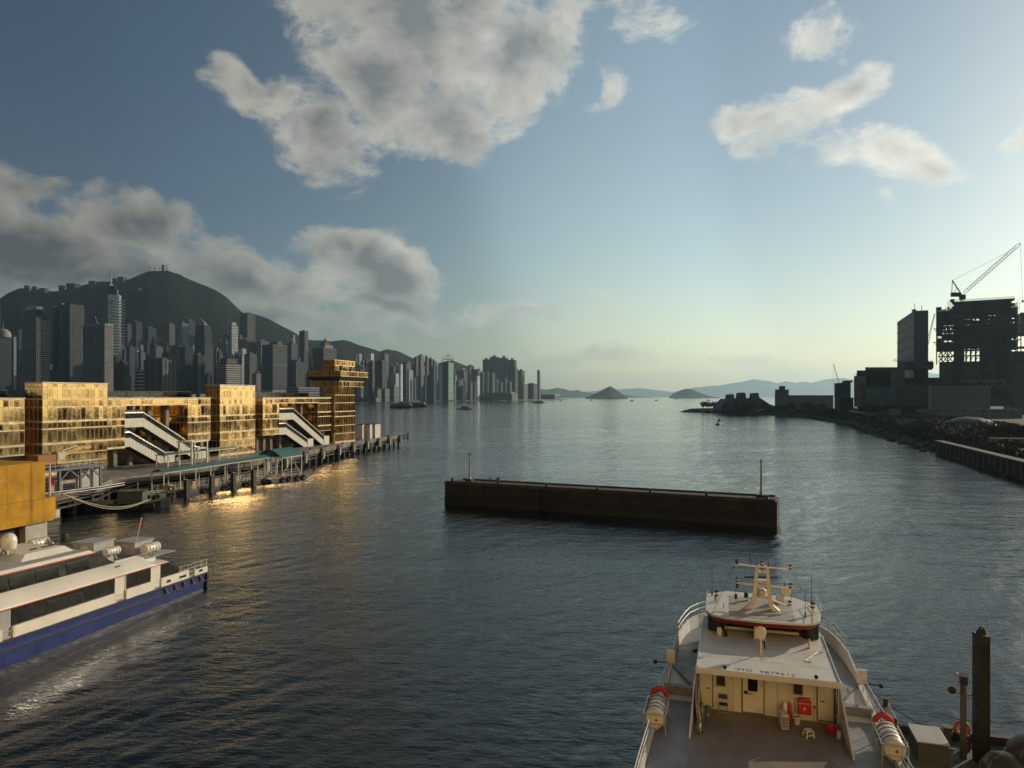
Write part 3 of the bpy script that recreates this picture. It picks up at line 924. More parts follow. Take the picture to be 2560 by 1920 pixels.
    t = Tower('ferry_pier_hall', 'low hazy pier building with white moored boats at the western end', 1352, 1402, 3850, F_BAND, .7, R(-14)); t.body(988); t.body(986, M_PALEC, x=(.02, .98), y=(0, 1), py0=988, name='roof')
    t = Tower('footbridge', 'wide low viaduct roof on the shore below the giant towers', 1213, 1296, 3000, M_PALEC, .8, R(-14)); t.body(982, M_ROOF); t.body(980, M_PALEC, x=(.65, 1), y=(-.1, .4), py0=985, name='white_deck')
    # --- houses along the ridge, masts on the summit
    for i, (x0, x1, py, l) in enumerate([(60, 77, 714, 'small block house at the far end of the ridge above the crown of fingers'), (80, 95, 716, 'pale stepped house beside the end house on the ridge'), (96, 122, 721, 'low row of houses half hidden by trees on the ridge'),
                                         (146, 163, 714, 'dark cube shaped block on the ridge'), (165, 202, 710, 'long flat apartment block on the ridge'), (221, 247, 703, 'dark flat block close to the mast of the tallest tower'),
                                         (281, 292, 696, 'small house on the ridge just past the mast'), (293, 318, 693, 'stepped house with a terrace below the summit'), (328, 357, 721, 'pale terrace houses on the slope under the summit')]):
        Tower('ridge_house', l, x0, x1, 3330 if i < 8 else 3150, F_RES3, .6, R(-10), z0=300).body(py)
    for i, (x, py, w, l) in enumerate([(374, 667, 2, 'thin drum topped mast, first in the row on the summit'), (387, 669, 1.6, 'short mast with a cluster of dishes on the summit'), (400, 668, 1.8, 'dark slim mast in the middle of the summit row'), (408, 662, 9, 'thick lattice transmitter tower on the summit'), (417, 658, 3.5, 'tapered steel mast, tallest at the end of the summit row')]):
        p = at(x, 679, 3465); top = at(x, py, 3465).z
        o = empty('radio_mast', p, 0, l, 'mast'); h = top - p.z
        b = MB()
        if i == 3:
            for sx in (-1, 1):
                for sy in (-1, 1): b.bar((sx * 4.5, sy * 4.5, -6), (sx * 4, sy * 4, h), 1.5)
            for k in range(7):
                z = h * k / 7
                for a, c in (((-4.3, -4.3), (4.3, -4.3)), ((4.3, -4.3), (4.3, 4.3)), ((-4.3, -4.3), (-4.3, 4.3))):
                    b.bar((a[0], a[1], z), (c[0], c[1], z), 1.4); b.bar((a[0], a[1], z), (c[0], c[1], z + h / 7), 1.2)
            b.build('lattice', M_ROOF, o); MB().box(-3, 3, -3, 3, 0, h * .96).build('antenna_panels', M_ROOF, o)
        else:
            b.cyl((0, 0, -6), (0, 0, h), w * .8, 6, w * .3); b.build('shaft', M_ROOF, o)
            MB().lathe([(2.6, 0), (2.6, h * .3)], 8, (0, 0, h * .62)).build('antenna_panels', M_ROOF, o) if i < 3 else MB().bar((-4, 0, -6), (0, 0, h * .7), .8).bar((4, 0, -6), (0, 0, h * .7), .8).build('stay', M_ROOF, o)
    # --- packed towers on the lower slopes
    r = random.Random(21)
    clusters = [((300, 445), (838, 905), (1950, 2500), 26, 'one of the packed dim towers behind the wide dark block', 'packed towers behind the wide dark block'),
                ((440, 600), (835, 925), (1950, 2500), 26, 'one of the packed dim towers around the gable topped tower', 'packed towers around the gable topped tower'),
                ((590, 800), (868, 940), (1950, 2500), 24, 'one of the packed towers around the twin dark slabs', 'packed towers around the twin dark slabs'),
                ((835, 925), (880, 930), (2300, 2900), 22, 'one of the small towers on the slope behind the control tower', 'small towers behind the control tower'),
                ((925, 1070), (898, 962), (2450, 3000), 34, 'one of the packed towers above the low shoreline group', 'packed towers above the low shoreline group'),
                ((1060, 1210), (905, 968), (2750, 3200), 30, 'one of the packed towers beside the green glass tower', 'packed towers beside the green glass tower'),
                ((-10, 300), (838, 960), (1750, 2400), 22, 'one of the shadowed towers in the gaps of the business district', 'shadowed towers of the business district')]
    for (xa, xb), (ya, yb), (da, db), n, lab, grp in clusters:
        for i in range(n):
            x = r.uniform(xa, xb); f = r.random()
            d = da + (db - da) * f
            w = r.uniform(8, 21) * (1 if xb < 900 else .62)
            py = yb + (ya - yb) * min(1, f * .8 + r.uniform(0, .3))
            m = r.choice((F_RES, F_RES2, F_RES3, F_RES3, F_GREY, F_PALE, F_WHITE))
            zb = max(2.0, (d - shore_y(x) - 300) * .14)
            t = Tower('city_tower', lab, x, x + w, d, m, r.uniform(.35, .55), R(-30 + r.uniform(-6, 10)), grp, z0=zb)
            t.body(py); t.plant(py, r.randint(1, 3), i, hh=r.uniform(4, 9))
            if r.random() < .6: t.ribs(py, r.randint(3, 5), r.randint(3, 6), .6, 1.0, t.m if r.random() < .5 else M_PALEC)
    # --- waterfront strip: sea wall, park trees
    b = MB(); pts = [(x, shore_y(x)) for x in range(-420, 1421, 40)]
    for (xa, ya), (xb, yb) in zip(pts[:-1], pts[1:]):
        A_, B_ = Vector(((xa - 1280) / FPX * ya, ya, 0)), Vector(((xb - 1280) / FPX * yb, yb, 0))
        n = Vector((-(B_ - A_).y, (B_ - A_).x, 0)).normalized() * 260
        b.loft([[tuple(A_ - Vector((0, 0, 2))), tuple(A_ + Vector((0, 0, 3.2))), tuple(A_ + n + Vector((0, 0, 3.4))), tuple(A_ + n - Vector((0, 0, 2)))],
                [tuple(B_ - Vector((0, 0, 2))), tuple(B_ + Vector((0, 0, 3.2))), tuple(B_ + n + Vector((0, 0, 3.4))), tuple(B_ + n - Vector((0, 0, 2)))]])
    tag(b.build('waterfront_land', mat('sea_wall_concrete', (.16, .155, .14), .85, scale=.02)), kind='structure')


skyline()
# ------------------------------------------------------------------ gold glass ferry terminal
QUAY = R(-18.9)                       # terminal, ships and jetties all lie along this heading


def gold_glass():
    m = bpy.data.materials.new('gold_mirror_glass'); m.use_nodes = True
    t = m.node_tree; b = t.nodes['Principled BSDF']
    uv = t.nodes.new('ShaderNodeUVMap'); sp = t.nodes.new('ShaderNodeSeparateXYZ'); link(t, uv.outputs[0], sp.inputs[0])
    oi = t.nodes.new('ShaderNodeObjectInfo'); ge = t.nodes.new('ShaderNodeNewGeometry')
    rn = math_node(t, 'FRACT', math_node(t, 'MULTIPLY_ADD', ge.outputs['Random Per Island'], 7.3, math_node(t, 'MULTIPLY', oi.outputs['Random'], 13.7)))
    cb = t.nodes.new('ShaderNodeCombineXYZ')
    link(t, sp.outputs[0], cb.inputs[0]); link(t, math_node(t, 'MULTIPLY', sp.outputs[1], .35), cb.inputs[1]); link(t, math_node(t, 'MULTIPLY', rn, 91.0), cb.inputs[2])
    st = noise_tex(t, cb.outputs[0], 7.0, 5, .6)
    # bleached rim round every pane, streaked film in the middle
    ex = math_node(t, 'ABSOLUTE', math_node(t, 'SUBTRACT', sp.outputs[0], .5))
    ey = math_node(t, 'ABSOLUTE', math_node(t, 'SUBTRACT', sp.outputs[1], .5))
    e = math_node(t, 'MAXIMUM', math_node(t, 'MULTIPLY', ex, 1.0), math_node(t, 'MULTIPLY', ey, .98))
    e = math_node(t, 'MULTIPLY_ADD', math_node(t, 'SUBTRACT', st, .5), .42, e)
    mid = map_range(t, e, .30, .46, 1.0, 0.0)
    film = math_node(t, 'MULTIPLY', mid, math_node(t, 'MULTIPLY_ADD', map_range(t, rn, .1, .85), .75, .1))
    film = math_node(t, 'MULTIPLY', film, map_range(t, st, .25, .6, .45, 1.0))
    col = mix_rgb(t, film, (.83, .56, .26), (.23, .17, .085))
    link(t, col, b.inputs['Base Color'])
    b.inputs['Metallic'].default_value = 1.0
    link(t, map_range(t, film, 0, 1, .11, .06, smooth=False), b.inputs['Roughness'])
    tcn = t.nodes.new('ShaderNodeTexCoord')
    bp = t.nodes.new('ShaderNodeBump'); bp.inputs['Strength'].default_value = .16; bp.inputs['Distance'].default_value = .04
    link(t, noise_tex(t, ge.outputs['Position'], 1.3, 2, .5), bp.inputs['Height']); link(t, bp.outputs[0], b.inputs['Normal'])
    return m


GOLD = gold_glass()
M_MULL = mat('bronze_mullion', (.50, .40, .25), .45, .5, var=.2, scale=.8, streak=.3)
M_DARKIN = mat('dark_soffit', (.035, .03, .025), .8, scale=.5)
M_COPE = mat('pale_coping_metal', (.50, .47, .40), .45, .2, scale=.6)
M_CREAM = mat('cream_panel_paint', (.56, .54, .46), .5, var=.06, scale=.7, streak=.25, streak_col=(.28, .25, .19))
M_CONC = mat('weathered_concrete', (.20, .185, .16), .85, var=.25, scale=.6, streak=.5, bump=.3, bscale=8)
M_DECK = mat('pier_deck_concrete', (.16, .145, .125), .85, var=.3, scale=.35, dirt=.5, bump=.2, bscale=6)
M_PILE = mat('wet_dark_pile', (.028, .024, .02), .6, var=.3, scale=1.2)
M_RAIL = mat('galvanised_rail', (.42, .40, .35), .45, .6, var=.15, scale=2.0)
M_TIRE = mat('black_rubber', (.018, .017, .016), .75, var=.3, scale=4)
M_GLASSD = mat('dark_tinted_glass', (.012, .013, .014), .06, 0, var=.2, scale=.7, spec=.7)

TERM = empty('ferry_terminal', (-87.3, 132, 0), QUAY, 'ferry terminal of gold mirror glass blocks lined up along the pier', 'building')
PANES = []                            # (block, centre, width, height, facing)


def pane_geo(w, h):
    """Thin pane in the local y-z plane, glazed side towards +x."""
    hw, hh, d = w / 2, h / 2, .035
    vs = [(0, -hw, -hh), (0, hw, -hh), (0, hw, hh), (0, -hw, hh), (d, -hw + .02, -hh + .02), (d, hw - .02, -hh + .02), (d, hw - .02, hh - .02), (d, -hw + .02, hh - .02)]
    fs = [(4, 5, 6, 7), (0, 1, 5, 4), (1, 2, 6, 5), (2, 3, 7, 6), (3, 0, 4, 7)]
    uvs = [[(0, 0), (1, 0), (1, 1), (0, 1)]] + [[(0, 0)] * 4] * 4
    return vs, fs, uvs


def mesh_uv(name, vs, fs, uvs, m):
    me = bpy.data.meshes.new(name); me.from_pydata(vs, [], fs)
    l = me.uv_layers.new(name='UVMap')
    l.data.foreach_set('uv', [c for f in uvs for p in f for c in p])
    me.materials.append(m); me.update()
    return me


def glaze(block, s0, s1, x, rows, wid=1.0, facing='E', xs=None):
    """Note panes over a face: E looks at the water (+x), S looks back along the pier (-y)."""
    if facing == 'E':
        n = max(1, round((s1 - s0) / wid)); w = (s1 - s0) / n
        for i in range(n):
            for z0, z1 in rows:
                PANES.append((block, Vector((x, s0 + w * (i + .5), (z0 + z1) / 2)), w - .05, z1 - z0 - .05, 0.0))
    else:
        a, b2 = xs
        n = max(1, round((b2 - a) / wid)); w = (b2 - a) / n
        for i in range(n):
            for z0, z1 in rows:
                PANES.append((block, Vector((a + w * (i + .5), s0, (z0 + z1) / 2)), w - .05, z1 - z0 - .05, R(-90)))


ROWS9 = [(4.15, 5.75), (5.8, 7.5), (7.6, 9.4), (9.75, 12.3), (12.45, 13.6), (13.9, 16.4), (16.55, 17.9), (18.05, 20.2), (20.3, 20.95)]
ROWS5 = [(8.0, 9.45), (9.75, 12.3), (12.45, 13.6), (13.9, 16.4), (16.55, 17.9)]


def term_block(name, s0, s1, x0, x1, z0, z1, rows, side=True, label=None, wid=1.0):
    o = MB().box(x0, x1 - .03, s0, s1, z0, z1).build(name, M_MULL, TERM)
    if label: o['label'] = label
    MB().box(x0 - .08, x1 + .1, s0 - .1, s1 + .1, z1 + .003, z1 + .16).build('coping', M_COPE, o)
    glaze(o, s0, s1, x1 - .03, rows, wid)
    if side: glaze(o, s0, s0, None, rows, 1.1, 'S', (x0, x1))
    return o


term_block('tall_block', 0, 14, -4.5, 0, 3.6, 21.04, ROWS9, label='tall gold block next to the yellow wall')
term_block('wing_block', -24, -3.4, -7, 0, 7.8, 18.1, ROWS5, False)
term_block('wing_block', 14.02, 18.3, -7, 0, 7.6, 18.1, ROWS5, False)
term_block('wing_block', 35.8, 43.1, -6.9, 0, 7.9, 18.1, ROWS5)
term_block('tall_block', 46.3, 59.4, -4.5, 0, 3.6, 21.3, ROWS9, label='tall gold block halfway along the terminal')
term_block('wing_block', 62.5, 69.4, -6.9, 0, 7.9, 18.1, ROWS5)
term_block('wing_block', 88, 95, -6.9, 0, 7.9, 18.1, ROWS5)
for s0, s1 in ((18.32, 35.78), (69.42, 87.98)):
    o = MB().box(-6.98, -.05, s0, s1, 16.5, 18.08).build('recess_beam', M_MULL, TERM)
    MB().box(-7, .05, s0, s1, 18.09, 18.24).build('coping', M_COPE, o)
    glaze(o, s0, s1, -.05, [(16.75, 17.85)], 1.0)
hall = MB().box(-30, -7.02, -26, 96, 3.6, 18.0).build('hall', M_MULL, TERM)
for s0, s1 in ((18.4, 35.7), (69.5, 87.9), (-3.3, -.1), (43.2, 46.2), (59.5, 62.4), (95.1, 95.9)):
    glaze(hall, s0, s1, -7.02, ROWS5, 1.1)
MB().box(-30, -7, -26, 96, 18.003, 18.2).build('hall_roof', M_CONC, TERM)
for s in (15.5, 18, 36.5, 39.8, 42.8, 63.2, 66, 69, 88.8, 91.8, 94.6, 22, 27, 32, 73, 78, 83): MB().box(-3.2, -2.3, s - .45, s + .45, 3.6, 7.55 if s < 20 or 36 < s < 43 or 62 < s < 70 or s > 88 else 16.45).build('column', M_CONC, TERM)
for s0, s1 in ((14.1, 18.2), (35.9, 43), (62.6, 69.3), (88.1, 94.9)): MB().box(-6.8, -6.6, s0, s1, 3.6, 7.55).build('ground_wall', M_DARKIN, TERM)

# control tower
ct = MB().box(-4.5, -.03, 97.2, 109.1, 3.6, 21.6).build('control_tower', M_MULL, TERM); ct['label'] = 'gold control tower with an overhanging gallery at the pier head'
ROWT = [(4.2, 6.6), (6.7, 9.2), (9.3, 12.0), (12.2, 13.6), (13.8, 16.4), (16.5, 18.9), (19.0, 21.5)]
glaze(ct, 97.2, 109.1, -.03, ROWT); glaze(ct, 97.2, 97.2, None, ROWT, 1.1, 'S', (-4.5, 0))
top = MB().box(-4.5, -.03, 97.2, 109.1, 24.2, 30.1).build('lookout_room', M_MULL, TERM)
glaze(top, 97.2, 109.1, -.03, [(26.6, 28.3), (28.4, 30.0)]); glaze(top, 97.2, 97.2, None, [(26.6, 28.3), (28.4, 30.0)], 1.1, 'S', (-4.5, 0))


def ringp(e2, e1, z): return [(-4.5 - e2 - .8, 97.2 - e1, z), (e2, 97.2 - e1, z), (e2, 109.1 + e1, z), (-4.5 - e2 - .8, 109.1 + e1, z)]


gal = MB().loft([ringp(3.55, 2.27, 24.75), ringp(3.55, 2.27, 26.5)]).build('gallery', M_MULL, TERM)
glaze(gal, 97.2 - 2.3, 109.1 + 2.3, 3.56, [(24.85, 26.4)], 1.15); glaze(gal, 97.2 - 2.28, 0, None, [(24.85, 26.4)], 1.15, 'S', (-8.85, 3.55))
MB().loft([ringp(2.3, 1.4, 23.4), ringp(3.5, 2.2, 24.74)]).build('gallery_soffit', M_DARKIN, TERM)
low = MB().loft([ringp(2.5, 1.5, 21.62), ringp(2.5, 1.5, 23.38)]).build('lower_gallery', M_MULL, TERM)
glaze(low, 97.2 - 1.5, 109.1 + 1.5, 2.51, [(21.7, 23.3)], 1.15); glaze(low, 97.2 - 1.51, 0, None, [(21.7, 23.3)], 1.15, 'S', (-7.8, 2.5))
b = MB()
for s in [96 + 1.4 * i for i in range(11)]: b.box(3.2, 3.26, s, s + .06, 26.5, 27.5)
b.bar((3.23, 95.2, 27.5), (3.23, 111, 27.5), .06); b.bar((3.23, 95.2, 27.0), (3.23, 111, 27.0), .04)
for s, h in ((98, 1.7), (103.5, 1.2), (104.3, 1.4), (105.2, 1.1), (109.5, 1.0), (111, 1.9)): b.box(1.2, 1.9, s, s + .7, 26.5, 26.5 + h)
b.build('gallery_rail', M_PILE, gal)

# panes: the largest in view are pieces of their own, the rest one field
PANES.sort(key=lambda p: (TERM.location + Matrix.Rotation(QUAY, 3, 'Z') @ p[1]).length)
cache = {}
prn = random.Random(5)
fv, ff, fu = [], [], []
for i, (blk, c, w, h, rot) in enumerate(PANES):
    rz, ry = rot + prn.gauss(0, .009), prn.gauss(0, .009)
    if i < 300:
        k = (round(w, 2), round(h, 2))
        if k not in cache: cache[k] = mesh_uv('pane', *pane_geo(*k), GOLD)
        o = inst(cache[k], 'pane', blk, c, (0, ry, rz))
    else:
        vs, fs, us = pane_geo(w, h)
        M = Matrix.Translation(c) @ Matrix.Rotation(rz, 4, 'Z') @ Matrix.Rotation(ry, 4, 'Y')
        n = len(fv); fv += [tuple(M @ Vector(v)) for v in vs]; ff += [tuple(n + q for q in f) for f in fs]; fu += us
o = bpy.data.objects.new('pane_field', mesh_uv('pane_field', fv, ff, fu, GOLD)); COL.objects.link(o); o.parent = TERM; o['kind'] = 'stuff'

# roof railing with dark glass
for s0, s1, x in ((14.2, 46, -9), (59.8, 96, -9), (-24, -.2, -9)):
    o = MB(); n = int((s1 - s0) / 5.4); L = (s1 - s0) / n
    for i in range(n + 1): o.box(x - .06, x + .06, s0 + L * i - .06, s0 + L * i + .06, 18.2, 19.75)
    o.box(x - .05, x + .05, s0, s1, 19.62, 19.74); o.box(x - .05, x + .05, s0, s1, 18.35, 18.45)
    o = o.build('roof_railing', M_PILE, TERM)
    pm = MB().box(-.02, .02, -L / 2 + .25, L / 2 - .25, 0, 1.05).mesh('railing_panel', M_GLASSD)
    for i in range(n): inst(pm, 'railing_panel', o, (x, s0 + L * (i + .5), 18.5))
# rooftop plant behind the railing
b = MB()
for i in range(26):
    s = prn.uniform(-20, 94); b.box(-16 - prn.uniform(0, 6), -14, s, s + prn.uniform(.8, 3), 18.2, 18.7 + prn.uniform(0, .7))
b.build('roof_plant', M_CONC, TERM)


# enclosed escalators: cream panels, glazed hood
def escalator(sa, sb, se, z_top, z_end, x0=-2.7, x1=-.3, label=None):
    """Level from sa to sb, then down to se."""
    o = empty('escalator'); o.parent = TERM
    if label: o['label'] = label
    path = [(sa, z_top), (sb, z_top), (se, z_end)]
    H0, H1 = -3.6, -1.75                    # cream side below, glass above
    seg = []
    for (a, za), (b_, zb) in zip(path[:-1], path[1:]):
        n = max(2, round((b_ - a) / .85))
        for i in range(n):
            f0, f1 = i / n, (i + 1) / n
            seg.append((a + (b_ - a) * f0, za + (zb - za) * f0, a + (b_ - a) * f1, za + (zb - za) * f1))
    for (a, za, b_, zb) in seg:
        g = .025
        for x in (x1,):
            v = [(x, a + g, za + H0), (x, b_ - g, zb + H0), (x, b_ - g, zb + H1), (x, a + g, za + H1)]
            MB().loft([[(p[0] - .06, p[1], p[2]) for p in v], v]).build('side_panel', M_CREAM, o)
    bt = MB()
    def strip(x_a, x_b, h_a, h_b, mb):
        r = []
        for (s, z) in path: r.append([(x_a, s, z + h_a), (x_b, s, z + h_a), (x_b, s, z + h_b), (x_a, s, z + h_b)])
        mb.loft(r)
    strip(x0 + .02, x1 - .08, H0 - .05, H0 + .35, bt); bt.build('truss_floor', M_DARKIN, o)
    bt = MB(); strip(x0, x0 + .06, H0, H1, bt); bt.build('far_side_panel', M_CREAM, o)
    bt = MB(); strip(x1 - .1, x1 - .06, H1 + .02, -.55, bt); strip(x0 + .06, x0 + .1, H1 + .02, -.55, bt)
    bt.build('side_glazing', M_GLASSD, o)
    bt = MB(); r = []
    for (s, z) in path:
        a = [(x0 + (x1 - x0) * (.5 - .5 * math.cos(math.pi * k / 8)), s, z - .5 + .62 * math.sin(math.pi * k / 8)) for k in range(9)]
        r.append(a + [(p[0], p[1], p[2] - .05) for p in a[::-1]])
    bt.loft(r); bt.build('hood', mat('polycarbonate_hood', (.34, .33, .29), .22, .3, scale=.8), o, True)
    rm = MB()
    for (a, za, b_, zb) in seg:
        rm.tube([(x0 + (x1 - x0) * (.5 - .53 * math.cos(math.pi * k / 8)), a, za - .5 + .68 * math.sin(math.pi * k / 8)) for k in range(9)], .035, 4)
    strip(x1 - .06, x1 + .03, H1 - .06, H1 + .06, rm); strip(x1 - .06, x1 + .03, -.6, -.48, rm)
    rm.build('hood_ribs', M_RAIL, o)
    bt = MB().box(x0 - .1, x1 + .1, se - .4, se + 2.4, 3.6, z_end - .3); bt.build('landing_house', M_CREAM, o)
    return o


escalator(18.32, 23.3, 39.4, 15.5, 6.6, label='upper covered escalator nearer the yellow wall'); escalator(18.32, 19.8, 29.6, 11.4, 6.2, -2.7, -.3)
escalator(69.42, 75.8, 91.4, 15.5, 6.6, -2.4, 0, label='upper covered escalator beside the control tower'); escalator(69.42, 72.4, 83, 11.4, 6.2, -2.4, 0)

# white cabin on the roof, by the picture's edge
cab = empty('rooftop_cabin', TERM.location + Matrix.Rotation(QUAY, 3, 'Z') @ Vector((-8, -19, 18.6)), QUAY, 'plain white cabin standing on the terminal roof', 'cabin')
MB().box(-5, 0, -6, 15.2, 0, 3.1).build('shell', mat('cabin_white', (.55, .55, .50), .6, var=.05, scale=.5, streak=.2), cab, bevel=.15)
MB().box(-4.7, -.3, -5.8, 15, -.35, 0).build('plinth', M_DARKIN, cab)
# ------------------------------------------------------------------ pier, pontoon and what lies alongside
pier = empty('ferry_pier', (-52, 200, 0), 0, 'long concrete pier on black piles carrying the gold terminal', 'pier')
EDGE = [Vector((-68.5, 103, 0)), Vector((-68.3, 118, 0)), Vector((-70.8, 126, 0)), Vector((-63.5, 147, 0)), Vector((-59.5, 158, 0)), Vector((-57, 168, 0)), Vector((-50.5, 228, 0)), Vector((-42.3, 270, 0))]
O_ = Vector((-52, 200, 0))
poly = [(p.x + 52, p.y - 200) for p in EDGE] + [(-48 + 52, 276 - 200), (-150 + 52, 300 - 200), (-150 + 52, 100 - 200)]
MB().prism(poly, 2.7, 3.6).build('deck', M_DECK, pier)
b = MB()
for p, q in zip(EDGE[:-1], EDGE[1:]): b.bar(p - O_ + Vector((-.2, 0, 3.75)), q - O_ + Vector((-.2, 0, 3.75)), .35, .3)
b.build('edge_kerb', M_CONC, pier)
b = MB()
for p, q in zip(EDGE[:-1], EDGE[1:]):
    for h in (2.3, 1.5): b.bar(p - O_ + Vector((-.5, 0, h)), q - O_ + Vector((-.5, 0, h)), .5, .3)
b.build('fender_beam', M_PILE, pier)
pm = MB().cyl((0, 0, -3), (0, 0, 2.75), .42, 8).mesh('pile', M_PILE)
def edge_pt(f):
    L = [(q - p).length for p, q in zip(EDGE[:-1], EDGE[1:])]; d = f * sum(L)
    for (p, q), l in zip(zip(EDGE[:-1], EDGE[1:]), L):
        if d <= l: return p + (q - p) * (d / l)
        d -= l
    return EDGE[-1].copy()
for i in range(38):
    p = edge_pt(i / 37) - O_
    for dx in (-.9, -6.5): inst(pm, 'pile', pier, (p.x + dx, p.y, 0))
fm = MB().box(-.35, .35, -.35, .35, 1.0, 3.3).mesh('fender_post', mat('pale_fender_pad', (.40, .37, .31), .7, scale=1.5, streak=.6))
fb = MB().box(-.15, .7, -1.4, 1.4, 1.5, 3.95).mesh('fender_frame', M_PILE)
for px in (660, 708, 757, 801, 842, 878, 914, 942, 969, 996):
    u = (px - 1280) / FPX
    best = min((edge_pt(k / 400) for k in range(401)), key=lambda p: abs(p.x / p.y - u)) - O_
    inst(fb, 'fender_frame', pier, (best.x, best.y + 1.5, 0), (0, 0, R(-7))); inst(fm, 'fender_post', pier, (best.x + .75, best.y, 0), (0, 0, R(-7)))
b = MB(); e = EDGE[-1] - O_
b.bar(e + Vector((.2, 0, 3.4)), e + Vector((2.6, 1.2, 3.9)), .25); b.bar(e + Vector((.2, 0, 2.2)), e + Vector((2.6, 1.2, 2.4)), .25); b.bar(e + Vector((2.6, 1.2, 4.6)), e + Vector((2.6, 1.2, 1.6)), .4)
b.bar(e + Vector((2.6, 1.2, 3.1)), e + Vector((.4, 0, 3.0)), .2); b.build('mooring_arm', M_PILE, pier)
b = MB()
for f in (.55, .62, .7, .78, .86, .94): p = edge_pt(f) - O_ + Vector((-1.0, 0, 3.6)); b.lathe([(.35, 0), (.25, .15), (.22, .5), (.38, .6), (.3, .75)], 8, p)
b.build('bollards', M_PILE, pier, True)

for i, (x0, x1, l) in enumerate([(889, 907, 'grey fronted metal shed nearest the control tower'), (908, 926, 'white metal shed in the middle of the three'), (927, 939, 'white metal shed closest to the pier end')]):
    c = on((x0 + x1) / 2, 1098 - i, 3.6); w = (x1 - x0) / FPX * c.y
    o = empty('metal_shed', c, R(-14), l, 'shed', 'metal sheds at the pier head')
    MB().box(-w / 2 + .1, w / 2 - .1, 0, 4.5, 0, 5.0).build('body', mat('shed_white_metal', (.50, .47, .41), .55, .1, var=.12, scale=.7, streak=.5, streak_col=(.2, .13, .08)), o)
    MB().box(-w / 2, w / 2, -.1, 4.6, 5.003, 5.2).build('roof', M_DARKIN, o)
    MB().box(-w / 2 + .5, -.06, -.05, -.005, .2, 4.2).build('door', M_CREAM, o); MB().box(.06, w / 2 - .5, -.05, -.005, .2, 4.2).build('door', M_CREAM, o)

# ---- boarding pontoon with green canopy
PA = R(-25.1)
POR = on(352, 1250, .3); POR.z = 0
pon = empty('boarding_pontoon', POR, PA, 'boarding pontoon with a long green canopy beside the pier', 'pontoon')
MB().box(-4.9, 0, 0, 30, -.6, .75).build('hull', mat('pontoon_dark_paint', (.035, .038, .035), .6, scale=1, dirt=.4), pon, bevel=.12)
MB().box(-4.85, -.1, .1, 29.9, .755, .85).build('deck', M_DECK, pon)
M_CANV = mat('green_canvas', (.045, .145, .125), .65, var=.12, scale=1.2, dirt=.25, dirt_col=(.09, .13, .11))


def canopy(par, x0, x1, y0, y1, z, rise, name='canopy', dz=0.0):
    r = []
    for y, zz in ((y0, z), (y1, z + dz)):
        a = [(x0 + (x1 - x0) * k / 8, y, zz + rise * math.sin(math.pi * k / 8)) for k in range(9)]
        r.append(a + [(p[0], p[1], p[2] - .07) for p in a[::-1]])
    o = MB().loft(r).build(name, M_CANV, par, True)
    e = MB()
    for x in (x0, x1): e.bar((x, y0, z - .06), (x, y1, z - .06 + dz), .1, .14)
    n = 9
    for i in range(n + 1):
        y = y0 + (y1 - y0) * i / n
        e.bar((x0, y, z - .05 + dz * i / n), (x1, y, z - .05 + dz * i / n), .06, .08)
    e.build('canopy_frame', M_CREAM, o)
    return o


canopy(pon, -4.4, -1.0, 5.5, 35, 4.45, .55, dz=.9)
postm = MB().box(-.07, .07, -.07, .07, .85, 4.5).mesh('canopy_post', M_CREAM)
for i in range(9):
    for x in (-4.5, -1.3): inst(postm, 'canopy_post', pon, (x, 5.7 + 3.55 * i, 0), scale=(1, 1, 1 + .012 * i))
for x in (-4.5, -1.3):
    b = MB()
    for h in (1.25, 1.6, 1.95): b.bar((x, 5.6, h), (x, 34, h + .3), .045)
    for i in range(22): b.box(x - .03, x + .03, 5.6 + 1.3 * i, 5.66 + 1.3 * i, .85, 2.0)
    b.build('guard_rail', M_RAIL, pon)
b = MB()
for i in range(30): b.box(-.35, -.3, .8 + i, .85 + i, .8, 1.55)
b.bar((-.32, .8, 1.55), (-.32, 29.5, 1.55), .06); b.bar((-.32, .8, 1.2), (-.32, 29.5, 1.2), .05); b.build('edge_rail', M_CREAM, pon)
mbm = MB().box(-.38, .38, 0, .9, .8, 2.3).mesh('mooring_block', mat('tan_paint', (.42, .28, .15), .7, scale=2, streak=.4))
for y in (6.0, 11.2, 16.5, 21.5): inst(mbm, 'mooring_block', pon, (-.72, y, 0))
tm = MB().torus((0, 0, 0), .42, .17, 16, 7, 'X').mesh('tire_fender', M_TIRE); tm.polygons.foreach_set('use_smooth', [True] * len(tm.polygons))
for y, z in ((1.2, .45), (3.1, .5), (6.0, 1.55), (6.2, .55), (8.2, .6), (13.5, .5), (18.5, .4), (19.4, .75), (24.0, .5), (25.1, .6), (29.3, .6)): inst(tm, 'tire_fender', pon, (.22, y, z), (prn.uniform(-.2, .2), prn.uniform(-.15, .15), 0))
# barrel vault at the far end and gangway
canopy(pon, -6.5, 1.0, 33.5, 40, 5.1, 1.7, 'canopy_vault', .2)
b = MB()
for x in (-6.3, .8):
    for y in (33.7, 36.6, 39.8): b.box(x - .08, x + .08, y - .08, y + .08, .8, 5.2)
for z in (1.3, 1.8, 2.3): b.bar((.8, 33.7, z), (.8, 39.8, z), .06); b.bar((-6.3, 33.7, z), (-6.3, 39.8, z), .06)
b.bar((.8, 33.7, .9), (.8, 36.6, 5), .08); b.bar((.8, 36.6, 5), (.8, 39.8, .9), .08); b.build('vault_frame', M_RAIL, pon)
MB().box(-7, 1.4, 30.02, 41, -.5, .7).build('end_hull', MATS['pontoon_dark_paint'], pon)
for y in (33, 35, 37.5, 39.5): inst(tm, 'tire_fender', pon, (1.6, y, .55), (0, .1, 0))

